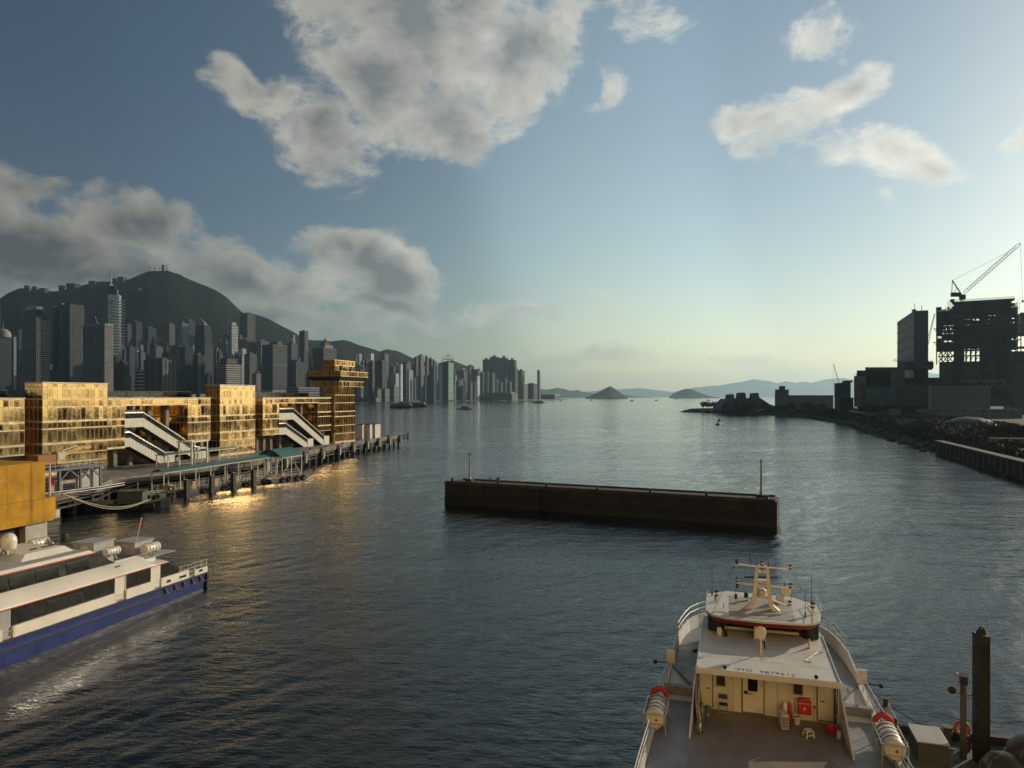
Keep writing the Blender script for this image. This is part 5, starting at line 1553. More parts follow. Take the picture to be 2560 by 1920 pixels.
# high rise frame under construction: floors, columns, cores, open bays
def construction_tower():
    y = 520.0; k = y / FPX
    X0 = (2340 - 1280) * k; k *= .86; o = empty('unfinished_tower', (X0, y, 5), R(-31), 'unfinished high rise with sky showing through its open floors', 'building')
    W_, D_ = 194 * k, 13.0
    def z(py): return zt(py, y) - 5
    floors = [876, 866, 856, 846, 836, 826, 816, 806, 796, 787, 778, 768, 757]
    b = MB()
    for i, py in enumerate(floors):
        x0, x1 = (0, W_) if py > 776 else (40 * k, 188 * k)
        b.box(x0, x1, 0, D_, z(py) - (1.1 if i % 2 else .6), z(py))
    b.build('floor_slabs', M_RAW, o)
    b = MB()
    for x in (0, 14, 28, 44, 60, 73, 84, 96, 110, 124, 136, 150, 164, 178, 192):
        for yy in (.3, D_ - .6): b.box(x * k, x * k + .7, yy, yy + .5, z(910), z(757 if 40 < x < 188 else 776))
    b.build('columns', M_RAW, o)['kind'] = 'stuff'
    # cores and closed bays
    def core(x0, x1, pa, pb, name='core'): MB().box(x0 * k, x1 * k, 1.5, D_ - 1.5, z(pb), z(pa)).build(name, M_RAW, o)
    core(44, 70, 757, 1010); core(107, 123, 757, 1010); core(146, 178, 757, 1010); core(70, 107, 757, 796); core(123, 146, 757, 790); core(2, 44, 780, 795); core(178, 192, 778, 800)
    core(70, 107, 860, 872, 'infill'); core(123, 146, 820, 905, 'infill'); core(2, 16, 800, 835, 'infill'); core(16, 44, 838, 846, 'infill'); core(178, 192, 815, 850, 'infill'); core(2, 44, 858, 874, 'infill'); core(70, 107, 820, 845, 'infill')
    core(8, 188, 905, 1015, 'podium'); core(70, 92, 802, 812, 'infill'); core(16, 44, 800, 812, 'infill'); core(178, 192, 856, 874, 'infill'); core(70, 107, 848, 856, 'infill'); core(2, 20, 846, 858, 'infill'); core(88, 107, 812, 820, 'infill'); core(130, 146, 805, 815, 'infill')
    r = random.Random(4); b = MB()
    for fl, (pa, pb) in enumerate(zip(floors[:-1], floors[1:])):       # edge panels, props and netting of random width
        if pa <= 776: continue
        x = 0.0
        while x < 192:
            w = r.uniform(3, 14)
            if r.random() < .55: b.box(x * k, min(W_, (x + w) * k), -.25, -.05, z(pa) + .1, z(pa) + r.uniform(.3, 1.0) * (z(pb) - z(pa)))
            for _ in range(3): q = r.uniform(0, 192) * k; b.bar((q, .1, z(pa)), (q + r.uniform(-1, 1), .1, z(pb)), .22)
            x += w + r.uniform(0, 5)
    b.build('edge_panels', M_SCAF, o)['kind'] = 'stuff'
    b = MB()                                                             # braced transfer floors below
    for (pa, pb) in ((890, 876), (905, 891)):
        for i, x in enumerate((6, 18, 30, 42)):
            b.bar((x * k, .4, z(pa)), ((x + 11) * k, .4, z(pb)), .6); b.bar(((x + 11) * k, .4, z(pa)), (x * k, .4, z(pb)), .6)
        for x in (72, 84, 96): b.bar((x * k, .4, z(pa)), ((x + 8) * k, .4, z(pb)), .5)
    b.box(6 * k, 188 * k, 0, D_, z(891), z(890)); b.build('braced_floor', M_RAW, o)
    b = MB()                                                             # scaffold fringe
    for i in range(60):
        x = 40 + i * 2.5; b.bar((x * k, 0, z(757)), (x * k, 0, z(752.5)), .12)
    for py in (755, 752.6): b.bar((28 * k, 0, z(py)), (188 * k, 0, z(py)), .14)
    for i in range(8):
        py = 757 + i * 3
        b.bar((28 * k, -.5, z(py)), (44 * k, -.5, z(py)), .14); b.bar((189 * k, -.5, z(py + 10)), (199 * k, -.5, z(py + 10)), .14)
    for x in (28, 32, 36, 40, 193, 198): b.bar((x * k, -.5, z(785)), (x * k, -.5, z(757)), .14)
    for py in (822, 856):
        for sx, x in ((-1, 0), (1, 194)): b.bar((x * k, 2, z(py)), ((x + sx * 7) * k, 2, z(py - 1)), .5); b.bar((x * k, 2, z(py + 6)), ((x + sx * 6) * k, 2, z(py - 1)), .3)
    for i in range(14): b.bar(((2 + i * 3) * k, 0, z(778)), ((2 + i * 3) * k, 0, z(774)), .12)
    b.build('scaffold', M_SCAF, o)
    # luffing crane on the roof
    c = empty('tower_crane', at(2405, 757, y) + Vector((0, 6, 0)), 0, 'luffing crane with a long raised lattice jib on the unfinished tower', 'crane')
    def cz(px, py): p = at(px, py, y + 6) - c.location; return Vector((p.x, 0, p.z))
    b = MB()
    for dx in (-1, 1): b.bar(cz(2405, 757) + Vector((dx * .9, 0, -4)), cz(2405, 741) + Vector((dx * .9, 0, 0)), .4)
    for i in range(4): b.bar(cz(2405, 757 - 4 * i) + Vector((-.9, 0, 0)), cz(2405, 753 - 4 * i) + Vector((.9, 0, 0)), .25)
    b.build('mast', M_SCAF, c)
    b = MB().bar(cz(2378, 739), cz(2412, 739), 1.8, 1.6); b.cbox(cz(2406, 744), (3.2, 3, 3))
    for px in (2381, 2387, 2392, 2397): b.cbox(cz(px, 735.5), (1.2, 2.4, 2.4))
    b.cbox(cz(2381, 752), (2, 2, 2.4)); b.build('slewing_deck', M_SCAF, c)
    MB().bar(cz(2381, 701), cz(2404, 737), .6).bar(cz(2381, 701), cz(2379, 738), .35).bar(cz(2393, 720), cz(2381, 736), .25).build('a_frame', M_SCAF, c)
    b = MB(); a0, a1 = cz(2409, 733), cz(2551, 608); d = (a1 - a0); u = d.normalized(); nn = Vector((-u.z, 0, u.x)) * 1.05; n = 26
    for s in (-1, 1): b.bar(a0 + nn * s * .6, a0 + d * .06 + nn * s, .28); b.bar(a0 + d * .06 + nn * s, a0 + d * .93 + nn * s, .28); b.bar(a0 + d * .93 + nn * s, a1 + nn * s * .3, .28)
    for i in range(n):
        f0, f1 = .06 + .87 * i / n, .06 + .87 * (i + 1) / n
        b.bar(a0 + d * f0 - nn, a0 + d * (f0 + f1) / 2 + nn, .14); b.bar(a0 + d * (f0 + f1) / 2 + nn, a0 + d * f1 - nn, .14)
    b.build('jib', M_SCAF, c)
    MB().cyl(cz(2381, 701), a0 + d * .8 + nn, .1, 5).cyl(a1, a1 + Vector((1.6, 0, -42)), .09, 5).cbox(a1 + Vector((1.7, 0, -43)), (1.0, 1.0, 1.6)).build('cables', M_SCAF, c)


construction_tower()
# lattice jib of a second crane between the towers, mobile crane by the promenade
def lattice(name, label, p0, p1, w, n, m=M_SCAF):
    o = empty(name, p0, 0, label, 'crane'); d = p1 - p0; u = d.normalized(); nn = Vector((-u.z, 0, u.x)) * w; b = MB()
    for s in (-1, 1): b.bar(nn * s, d + nn * s * .3, w * .3)
    for i in range(n): b.bar(d * (i / n) - nn * (1 - .6 * i / n), d * ((i + .5) / n) + nn * (1 - .6 * i / n), w * .18); b.bar(d * ((i + .5) / n) + nn * (1 - .6 * i / n), d * ((i + 1) / n) - nn * (1 - .6 * i / n), w * .18)
    b.build('jib', m, o); return o
o = lattice('crane_jib', 'smaller lattice crane jib in the gap beside the slab tower', at(2318, 860, 600), at(2337, 784, 600), .9, 16)
MB().cyl((0, 0, -14), (0, 0, 0), .8, 6).build('mast', M_SCAF, o)
o = lattice('mobile_crane', 'thin leaning boom of a mobile crane behind the dark cube building', at(2097, 958, 620), at(2084, 911, 620), .55, 12); MB().cyl(at(2084, 911, 620) - o.location, at(2083, 985, 620) - o.location, .07, 4).build('hoist_line', M_SCAF, o)
MB().box(-3, 3, -2, 2, -13, 0).build('body', M_SCAF, o)
# other site buildings on the right
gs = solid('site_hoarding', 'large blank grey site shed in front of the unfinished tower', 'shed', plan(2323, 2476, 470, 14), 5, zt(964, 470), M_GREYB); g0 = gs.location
MB().box(-.3, 1.1, -.3, .9, 0, zt(963, 470) - 5).build('corner_post', M_PALEC, gs)
sb = solid('side_block', 'dark block with a sloping roof at the right edge behind the site', 'building', plan(2527, 2640, 540, 40), 5, zt(878, 540), M_RAW)
c = plan(2527, 2640, 540, 40); o_ = sb.location; MB().loft([[(x - o_.x, y - o_.y, zt(878, 540) - 5) for x, y in c], [(x - o_.x + 6 + (12 if i in (0, 3) else 0), y - o_.y, zt(878 if i in (0, 3) else 845, 540) - 4.9) for i, (x, y) in enumerate(c)]]).build('sloped_roof', M_RAW, sb)
rt = solid('tower_fragment', 'pale tower top on stilts cut by the right edge of the picture', 'building', plan(2552, 2660, 500, 30), zt(832, 500), zt(781, 500), M_GREYB)
b = MB()
for i in range(6): b.box(i * 5, i * 5 + .5, 0, .5, -50, 0)
for zf in (-10, -20, -30): b.box(0, 28, 0, 20, zf, zf + .5)
b.build('open_frame', M_SCAF, rt)
pbox('truss_floor', 2400, 2530, 948, 955, 500, 8, M_GREYB, gs)
b = MB()
for i in range(5):
    x = 2425 + i * 24; p, q, r2 = at(x, 975, 498) - g0, at(x + 12, 952, 498) - g0, at(x + 24, 975, 498) - g0; b.bar(p, q, .7); b.bar(q, r2, .7)
b.build('truss', M_GREYB, gs)

# white site cabins
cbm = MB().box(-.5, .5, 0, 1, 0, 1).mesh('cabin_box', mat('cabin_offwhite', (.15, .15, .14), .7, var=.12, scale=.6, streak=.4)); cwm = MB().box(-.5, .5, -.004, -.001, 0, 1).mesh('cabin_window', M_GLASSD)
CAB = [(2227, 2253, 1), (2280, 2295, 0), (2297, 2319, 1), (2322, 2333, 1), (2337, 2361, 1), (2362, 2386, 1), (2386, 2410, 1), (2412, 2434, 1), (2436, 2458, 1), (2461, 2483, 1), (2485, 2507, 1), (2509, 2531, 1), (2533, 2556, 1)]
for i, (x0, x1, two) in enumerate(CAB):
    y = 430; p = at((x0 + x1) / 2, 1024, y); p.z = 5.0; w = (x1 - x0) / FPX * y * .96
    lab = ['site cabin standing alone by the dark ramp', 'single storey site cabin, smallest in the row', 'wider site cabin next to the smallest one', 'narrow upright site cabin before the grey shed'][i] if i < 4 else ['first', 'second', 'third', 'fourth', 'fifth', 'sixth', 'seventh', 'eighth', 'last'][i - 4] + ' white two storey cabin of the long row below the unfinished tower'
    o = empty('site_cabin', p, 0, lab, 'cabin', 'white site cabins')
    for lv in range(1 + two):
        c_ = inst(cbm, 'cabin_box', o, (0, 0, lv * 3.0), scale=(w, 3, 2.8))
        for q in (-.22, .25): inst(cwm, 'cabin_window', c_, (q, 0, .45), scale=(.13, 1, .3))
# green tarpaulin mound and yard clutter
tp = empty('tarpaulin_mound', on(2458, 1074, 4.8), 0, 'low mound covered with shiny green tarpaulin on the site', 'mound')
vs, fs = [], []
for i in range(25):
    for j in range(13):
        a, c = (i / 24 - .5) * 2, (j / 12 - .5) * 2; h = max(0, 1 - a * a * .9 - c * c * .9) ** .6 * 5.2 + .35 * mnoise.noise(Vector((a * 6, c * 6, 1)))
        vs.append((a * 11, 9 + c * 9, h - .2))
for i in range(24):
    for j in range(12): fs.append((i * 13 + j, (i + 1) * 13 + j, (i + 1) * 13 + j + 1, i * 13 + j + 1))
MB().add(vs, fs).build('cover', mat('green_tarpaulin', (.015, .035, .028), .55, var=.3, scale=.4, bump=.5, bscale=2), tp, True)
yard = random.Random(17)
M_REB = mat('rusty_rebar', (.14, .055, .04), .8, var=.3, scale=.8); M_TIMB = mat('pale_timber', (.26, .21, .15), .8, scale=1)
YL = ['stack of rusty steel bars nearest the sea wall', 'stack of rusty steel bars below the green mound', 'stack of rusty steel bars at the right edge of the yard', 'low stack of rusty steel bars behind the others', 'short stack of rusty bars beside the white hut', 'rusty bar stack next to the bushes']
for i, (px, py) in enumerate([(2440, 1096), (2480, 1086), (2540, 1090), (2510, 1078), (2425, 1080), (2400, 1090)]):
    o = empty('rebar_stack', on(px, py, 4.8), yard.uniform(-.3, .3), YL[i], 'steel stack', 'steel stacks in the yard')
    for j in range(5): MB().cyl((-5 + yard.uniform(0, 1), j * .5, .25 + .3 * (j % 2)), (5 + yard.uniform(-1, 1), j * .5 + yard.uniform(-.3, .3), .3 + .3 * (j % 2)), .2, 6).build('bar_bundle', M_REB, o)
    for x in (-3.5, 0, 3.5): MB().box(x - .1, x + .1, -.3, 2.5, 0, 1.1 + .5 * yard.random()).build('rack_post', M_SCAF, o)
for i, (px, py, w, l) in enumerate([(2530, 1106, 12, 'long pale timber pile with a row of white drums at the edge'), (2548, 1082, 8, 'pale plank pile at the right edge of the yard')]):
    o = empty('timber_pile', on(px, py, 4.8), -.2, l, 'timber pile')
    for j in range(5): MB().box(-w / 2, w / 2, -.9 + .2 * (j % 2), .9, j * .26, j * .26 + .22).build('plank', M_TIMB, o)
hut = empty('white_hut', on(2386, 1068, 4.8), 0, 'tiny white hut beside the tarpaulin mound', 'hut'); MB().box(-1.3, 1.3, 0, 2, 0, 2.1).build('body', MATS['cabin_offwhite'], hut); MB().box(-.4, .4, -.04, -.005, 0, 1.7).build('door', M_SCAF, hut); MB().box(-1.5, 1.5, -.2, 2.2, 2.1, 2.25).build('roof', M_CREAM, hut)
rp = empty('concrete_ramp', on(2270, 1052, 4.6), 0, 'pale concrete ramp sloping down from the site', 'ramp'); MB().loft([[(-3, 0, 0), (9, 0, 0), (9, 6, 0), (-3, 6, 0)], [(-9, 52, 4.5), (-1, 52, 4.5), (-1, 60, 4.5), (-9, 60, 4.5)]]).build('slab', M_GREYB, rp); MB().bar((-3, 0, .9), (-9, 52, 5.6), .3, .8).build('parapet', M_SCAF, rp)


# trees: a trunk with limbs and a crown of leaf clumps
def tree_proto(seed, h, rx, n, size, lumps=7):
    r = random.Random(seed); b = MB().tube([(0, 0, 0), (.1, .05, h * .25), (-.05, .1, h * .5), (.1, 0, h * .72)], [.06 * h * .55, .045 * h * .5, .03 * h * .5, .012 * h], 6)
    for i in range(5):
        a = r.uniform(0, 6.28); z0 = h * r.uniform(.28, .55); b.tube([(0, 0, z0), (math.cos(a) * rx * .3, math.sin(a) * rx * .3, z0 + h * .13), (math.cos(a) * rx * .6, math.sin(a) * rx * .6, z0 + h * .24)], [.02 * h, .014 * h, .006 * h], 5)
    vs, fs = leaf_crown(n, rx, h * .38, size, h * .3, seed + 50, .5, lumps)
    return b.mesh('trunk', M_BARK), MB().add(vs, fs).mesh('crown', M_LEAF)


TP = [tree_proto(1, 7, 4.2, 700, .42), tree_proto(2, 6, 3.4, 600, .38), tree_proto(3, 8, 4.6, 800, .45, 9), tree_proto(4, 4.5, 4.8, 700, .4, 8)]
trn = random.Random(31)
def tree(p, s, label, group, kind=None, name='shore_tree', flat=1.0):
    tr, cr = TP[kind if kind is not None else trn.randrange(3)]
    o = empty(name, p, trn.uniform(0, 6.28), label, 'tree' if name == 'shore_tree' else 'shrub', group); o.scale = (s, s, s * flat)
    inst(tr, 'trunk', o); inst(cr, 'crown', o)
ORD = 'first second third fourth fifth sixth seventh eighth ninth tenth eleventh twelfth thirteenth fourteenth fifteenth sixteenth seventeenth eighteenth nineteenth twentieth'.split()
for i in range(20):
    f = i / 19; px = 1752 + 78 * f; y = 832 - 40 * f
    tree(Vector(((px - 1280) / FPX * y, y + trn.uniform(-6, 6), 4.4)), trn.uniform(.75, 1.15), ORD[i] + ' tree of the even row on the point, counted from its tip', 'trees along the tip of the point')
for i in range(34):
    px = trn.uniform(1830, 2085); y = 760 - (px - 1830) * .55 + trn.uniform(-18, 22)
    tree(Vector(((px - 1280) / FPX * y, y, 4.6)), trn.uniform(.7, 1.2), 'one of the dark trees in front of the low hall and stacks', 'dark trees before the low hall')
bank = [Vector(COAST[k]) for k in (3, 4, 5, 6)]
for i in range(120):
    f = trn.random() * 2.99; k = int(f); p = bank[k].lerp(bank[k + 1], f - k); d = (bank[k + 1] - bank[k]).normalized()
    p = p + Vector((d.y, -d.x)) * (9 + 34 * trn.random() ** 1.4)
    tree(Vector((p.x, p.y, 3.6)), trn.uniform(.7, 1.45), 'one of the thick bushes on the bank below the podium', 'bushes on the bank', 3, 'bank_shrub', .85)


# low scrub covering the bank
gr = random.Random(77); vs, fs = [], []
for i in range(15000):
    f = gr.random() * 4.99; k = int(f); A1, B1 = Vector(COAST[2 + k]), Vector(COAST[3 + k]); d = (B1 - A1).normalized()
    p = A1.lerp(B1, f - k) + Vector((d.y, -d.x)) * (5 + 60 * gr.random() ** 1.6)
    if p.y < 215 and gr.random() < .6: continue
    z = min(4.6, 1.2 + .28 * (p - A1.lerp(B1, f - k)).length); h = gr.uniform(.5, 1.6); w = gr.uniform(.5, 1.5); a = gr.uniform(0, 6.28); c_, s_ = math.cos(a) * w, math.sin(a) * w
    n = len(vs); vs += [(p.x - c_, p.y - s_, z - .3), (p.x + c_, p.y + s_, z - .3), (p.x + c_ * .5 + gr.uniform(-.4, .4), p.y + s_ * .5, z + h), (p.x - c_ * .6, p.y - s_ * .6 + gr.uniform(-.4, .4), z + h * gr.uniform(.5, 1))]; fs.append((n, n + 1, n + 2, n + 3))
tag(MB().add(vs, fs).build('bank_scrub', M_LEAF), 'low dark scrub covering the bank of the reclaimed shore', 'scrub', kind='stuff')

# ------------------------------------------------------------------ boats and buoys out on the harbour
M_BWHITE = mat('boat_white_paint', (.55, .55, .50), .45, scale=.4); M_BDARK = mat('boat_dark_paint', (.035, .045, .055), .5, scale=.4)
def harbour_boat(name, label, px, py, y, ln, cols, decks, rz=0.0, group=None, bow=.3, mast=0.0):
    o = empty(name, on(px, py, 0), rz, label, 'boat', group)
    w = ln * .13; h = ln * .06 + .6
    def rg(x, f, zb, zt_): return [(x, -w * f, zt_), (x, -w * f * .8, zb), (x, w * f * .8, zb), (x, w * f, zt_)]
    MB().loft([rg(-ln / 2, .7, -.4, h), rg(-ln * .3, 1, -.4, h * .9), rg(ln * .25, 1, -.4, h * .95), rg(ln * (.5 - bow * .4), .6, -.2, h * 1.15), rg(ln / 2, .05, .4, h * 1.3)]).build('hull', cols[0], o)
    z = h * .9
    for i, (a, c, hh) in enumerate(decks):
        MB().box(ln * a, ln * c, -w * .85, w * .85, z, z + hh * .75).build('cabin', M_GLASSD if i % 2 == 0 else cols[1], o); MB().box(ln * a - .3, ln * c + .3, -w * .95, w * .95, z + hh * .75 + .003, z + hh).build('deck', cols[1], o); z += hh
    if mast: MB().cyl((0, 0, z - .5), (0, 0, z + mast), .12, 5, .05).build('mast', cols[1], o)
    return o
harbour_boat('passenger_ferry', 'dark hulled double deck ferry nearest the control tower', 1004, 1020, 1148, 36, (M_BDARK, M_PALEC), [(-.45, .45, 2.6), (-.38, .38, 2.6), (-.12, .1, 2.0)], 0, 'double deck ferries', .2, 4)
harbour_boat('passenger_ferry', 'double deck ferry half hidden behind the other one', 1038, 1017.5, 1240, 40, (M_BDARK, M_PALEC), [(-.45, .45, 2.6), (-.4, .4, 2.6)], 0, 'double deck ferries', .2, 3)
harbour_boat('motor_yacht', 'white motor yacht heading across the open harbour', 1162, 1024.5, 980, 23, (M_BWHITE, M_BWHITE), [(-.3, .25, 2.0), (-.2, .15, 1.6)], math.pi, None, .5, 1.5)
harbour_boat('white_ferry', 'white high speed ferry off the western pier', 1346, 1008, 1930, 33, (M_BWHITE, M_BWHITE), [(-.4, .42, 2.4), (-.3, .2, 2.2)], math.pi, None, .4, 2)
for px, py, ln, m_, l in [(1402, 1002.5, 9, M_BWHITE, 'white speck of a boat near the western pier'), (1478, 1001.5, 12, M_BWHITE, 'small boat with a white bow before the cone shaped islet'), (1580, 1003, 17, M_BWHITE, 'chunky white and dark launch past the cone shaped islet'), (1641, 1001.5, 13, M_BDARK, 'small dark launch between the two islets'),
                          (1690, 998, 26, M_BDARK, 'distant dark freighter below the low rounded islet'), (1771, 1002, 17, M_BDARK, 'squat dark boat passing the tip of the point')]:
    harbour_boat('harbour_launch', l, px, py, 0, ln, (m_, M_PALEC), [(-.35, .2, 2.0), (-.2, .1, 1.8)], .4, None, .4, 1.0)
for px, py, l in [(1104, 1007.5, 'small dark channel buoy off the green glass tower'), (1798, 1052, 'farther of two dark mooring buoys off the point'), (1794, 1062.5, 'nearer of two dark mooring buoys off the point')]:
    o = empty('mooring_buoy', on(px, py, 0), 0, l, 'buoy'); s = 1.0 if px > 1200 else 1.6
    MB().lathe([(1.0 * s, -.5), (1.35 * s, .2), (1.2 * s, .8), (.4 * s, 1.0), (.25 * s, 1.6 * s)], 10).build('float', M_PILE, o, True); MB().lathe([(.3, 1.6 * s), (.3, 1.6 * s + .5)], 8).build('lantern', M_PILE, o)
# ------------------------------------------------------------------ blue and white catamaran ferry on the left
FA = R(-13)
fe = empty('catamaran_ferry', (-29.7, 68.2, 0), FA, 'blue and white passenger catamaran with red stripes moored by the yellow jetty', 'ferry')
fe.rotation_euler = (-.022, 0, FA)
M_FW = mat('ferry_cream_white', (.60, .57, .49), .35, var=.05, scale=.5, streak=.12, streak_col=(.42, .37, .28), coat=.3)
M_FB = mat('ferry_blue', (.012, .026, .13), .4, var=.14, scale=.8, dirt=.3, dirt_col=(.018, .03, .10), coat=.1)
M_FBD = mat('ferry_dark_blue_rail', (.012, .016, .04), .5, scale=1)
M_FR = mat('ferry_red_stripe', (.42, .035, .05), .45, var=.08, scale=.6)
M_FG = mat('ferry_tinted_band', (.014, .014, .011), .25, var=.15, scale=.4, spec=.2)
M_FGW = mat('ferry_window_glass', (.004, .005, .005), .06, var=.2, scale=.5, spec=.35)
M_FD = mat('ferry_deck_grey', (.30, .30, .29), .6, var=.1, scale=.7, dirt=.2)
M_FRIB = mat('ferry_brown_rib', (.11, .045, .04), .6, scale=2)
BOW = -42.0
MB().loft([[(-.25, .55, -1), (-9.7, .55, -1), (-9.9, .7, 1.42), (-.05, .7, 1.42)], [(-.25, BOW, -1), (-9.7, BOW, -1), (-9.9, BOW, 1.42), (-.05, BOW, 1.42)], [(-3.5, BOW - 8, -.5), (-6.5, BOW - 8, -.5), (-6.0, BOW - 8, 1.42), (-4, BOW - 8, 1.42)]]).build('hull', M_FB, fe)
MB().box(-.08, .14, BOW, .75, 1.40, 1.52).build('rub_rail', M_FBD, fe); MB().box(-.1, .06, BOW, .6, .68, .80).build('rub_rail', M_FBD, fe)
rm = MB().prism_x([(0, .80), (.14, .80), (-.16, 1.40), (-.30, 1.40)], .0, .09).mesh('fender_rib', M_FRIB)
for y in (-5.0, -3.75, -2.6, -1.4, -.25): inst(rm, 'fender_rib', fe, (0, y, 0))
MB().box(-.14, .08, .5, .78, .0, 1.40).build('stern_post', M_FBD, fe)
# bulwark with openings at the doors
for a, c in ((BOW, -20.9), (-20.0, -10.85), (-9.7, -6.55), (-5.6, -2.0), (-1.15, .7)):
    top = 2.28 if c < 0 else 2.05
    MB().loft([[(-.02, a, 1.523), (-.14, a, 1.523), (-.14, a, top), (-.02, a, top)], [(-.02, c, 1.523), (-.14, c, 1.523), (-.14, c, top), (-.02, c, top)]]).build('bulwark', M_FW, fe)
for a, c in ((-20.9, -20.0), (-10.85, -9.7), (-6.55, -5.6), (-2.0, -1.15)):
    MB().box(-.55, -.1, a, c, 1.523, 1.60).build('door_step', M_FD, fe)
    b = MB(); b.bar((-.12, a, 1.65), (-.12, c, 1.65), .04); b.bar((-.12, a, 2.0), (-.12, c, 2.0), .04); b.build('step_rail', M_RAIL, fe)
    for y in (a, c): MB().prism_y([(-.02, 1.52), (-.5, 1.52), (-.14, 2.28), (-.02, 2.28)], y - .05, y + .05).build('gusset', M_FW, fe)
MB().box(-9.9, -.15, -6, .68, 1.45, 1.52).build('main_deck', M_FD, fe)
for y, w in ((-5.0, .55), (-3.3, .9), (-.55, .5)): MB().box(-.03, .005, y, y + w, 1.72, 1.95).build('freeing_port', M_FGW, fe, bevel=.02)
# lower saloon: dark glazed band, doors, red stripe
LW = -.16
MB().box(-9.6, LW - .05, BOW, -5.6, 1.53, 3.56).build('saloon_shell', M_FD, fe)
def band(y0, y1, y1t=None, z0=2.285, z1=3.52, x=LW, name='window_band', par=fe):
    t = y1 if y1t is None else y1t
    return MB().loft([[(x - .05, y0, z0), (x - .05, y1, z0), (x - .05, t, z1), (x - .05, y0, z1)], [(x, y0, z0), (x, y1, z0), (x, t, z1), (x, y0, z1)]]).build(name, M_FG, par)
bn = [band(BOW, -20.95), band(-20.05, -10.9), band(-9.68, -6.85), band(-5.62, -2.9, -4.72)]
for y0, y1 in ((-19.6, -17.4), (-17.25, -15.4), (-15.3, -14.0), (-23.5, -21.3), (-26, -23.8)):
    p = MB().box(LW - .02, LW + .012, y0, y1, 2.36, 3.2).build('window', M_FGW, bn[1] if y0 > -20 else bn[0])
    MB().box(LW + .013, LW + .02, y0 + .1, y1 - .5, 3.06, 3.16).build('blind', M_FG, p)
MB().box(LW - .06, LW - .02, -10.88, -9.7, 1.6, 3.5).build('door', M_CREAM, fe); MB().box(LW - .04, LW + .02, -6.83, -5.64, 1.6, 3.52).build('door', M_FW, fe, bevel=.05)
for y in (-10.86, -9.72): MB().box(LW - .02, LW + .03, y - .03, y + .03, 1.6, 3.52).build('door_frame', M_FW, fe)
MB().box(LW - .05, -.02, BOW, -4.7, 3.52, 3.585).build('red_stripe', M_FR, fe)
# slanting white shoulder
r0 = [(-.02, 3.588), (-.04, 3.72), (-1.0, 4.46), (-1.25, 4.5), (-1.25, 3.588)]
sec = lambda y, f: [(x if z < 3.8 else x + (1 - f) * .0, y, 3.588 + (z - 3.588) * f) for x, z in r0]
MB().loft([sec(BOW, 1), sec(-7.4, 1), sec(-6.9, .92), sec(-6.6, .6), sec(-6.2, .22), sec(-4.78, .2)]).build('shoulder', M_FW, fe, True)
MB().box(-9.2, -1.2, -11.5, -5.0, 3.59, 4.0).build('aft_house', M_FW, fe); MB().box(-9.0, -1.3, -11.5, -2.2, 4.003, 4.06).build('upper_deck', M_FD, fe)
MB().cyl((-.62, -10.3, 4.25), (-.5, -9.95, 4.28), .05, 8).build('shoulder_lamp', M_TIRE, fe)
# upper saloon
UX = -1.1
MB().loft([[(-8.8, BOW, 4.06), (UX - .06, BOW, 4.06), (UX - .26, BOW, 5.7), (-8.6, BOW, 5.7)], [(-8.8, -9.9, 4.06), (UX - .06, -9.9, 4.06), (UX - .26, -11.7, 5.7), (-8.6, -11.7, 5.7)]]).build('upper_shell', M_FD, fe)
ub = MB().loft([[(UX - .06, BOW, 4.45), (UX - .06, -9.85, 4.45), (UX - .25, -11.7, 5.62), (UX - .25, BOW, 5.62)], [(UX, BOW, 4.45), (UX, -9.8, 4.45), (UX - .19, -11.66, 5.62), (UX - .19, BOW, 5.62)]]).build('window_band', M_FG, fe)
for y0, y1 in ((-14.6, -12.5), (-17.3, -15.3), (-19.4, -17.45), (-21.6, -19.55)):
    MB().loft([[(UX - .03, y0, 4.55), (UX - .03, y1, 4.55), (UX - .15, y1, 5.35), (UX - .15, y0, 5.35)], [(UX + .012, y0, 4.55), (UX + .012, y1, 4.55), (UX - .105, y1, 5.35), (UX - .105, y0, 5.35)]]).build('window', M_FGW, ub)
MB().box(-8.7, UX - .15, BOW, -11.75, 5.625, 5.70).build('red_stripe', M_FR, fe)
MB().loft([[(-8.8, BOW, 5.703), (UX - .14, BOW, 5.703), (UX - .35, BOW, 5.9), (-8.6, BOW, 5.9)], [(-8.8, -11.85, 5.703), (UX - .14, -11.85, 5.703), (UX - .35, -12.1, 5.9), (-8.6, -12.1, 5.9)]]).build('roof_edge', M_FW, fe)
MB().box(-8.5, UX - .38, BOW, -12.15, 5.903, 5.93).build('roof', M_FD, fe)
MB().loft([[(-7.6, -17.2, 5.93), (-2.6, -17.2, 5.93), (-2.6, -12.5, 5.93), (-7.6, -12.5, 5.93)], [(-7.2, -16.4, 6.35), (-3.1, -16.4, 6.35), (-3.1, -12.9, 6.35), (-7.2, -12.9, 6.35)]]).build('raised_roof', M_FW, fe)
MB().loft([[(-7.6, -30, 5.93), (-3.6, -30, 5.93), (-3.6, -18.4, 5.93), (-7.6, -18.4, 5.93)], [(-7.2, -30, 6.4), (-4.1, -30, 6.4), (-4.1, -18.9, 6.4), (-7.2, -18.9, 6.4)]]).build('raised_roof', M_FW, fe)
for y in (-15, -14, -13.4): MB().box(-4.2, -4.0, y, y + .5, 6.36, 6.42).build('vent_slot', M_TIRE, fe)
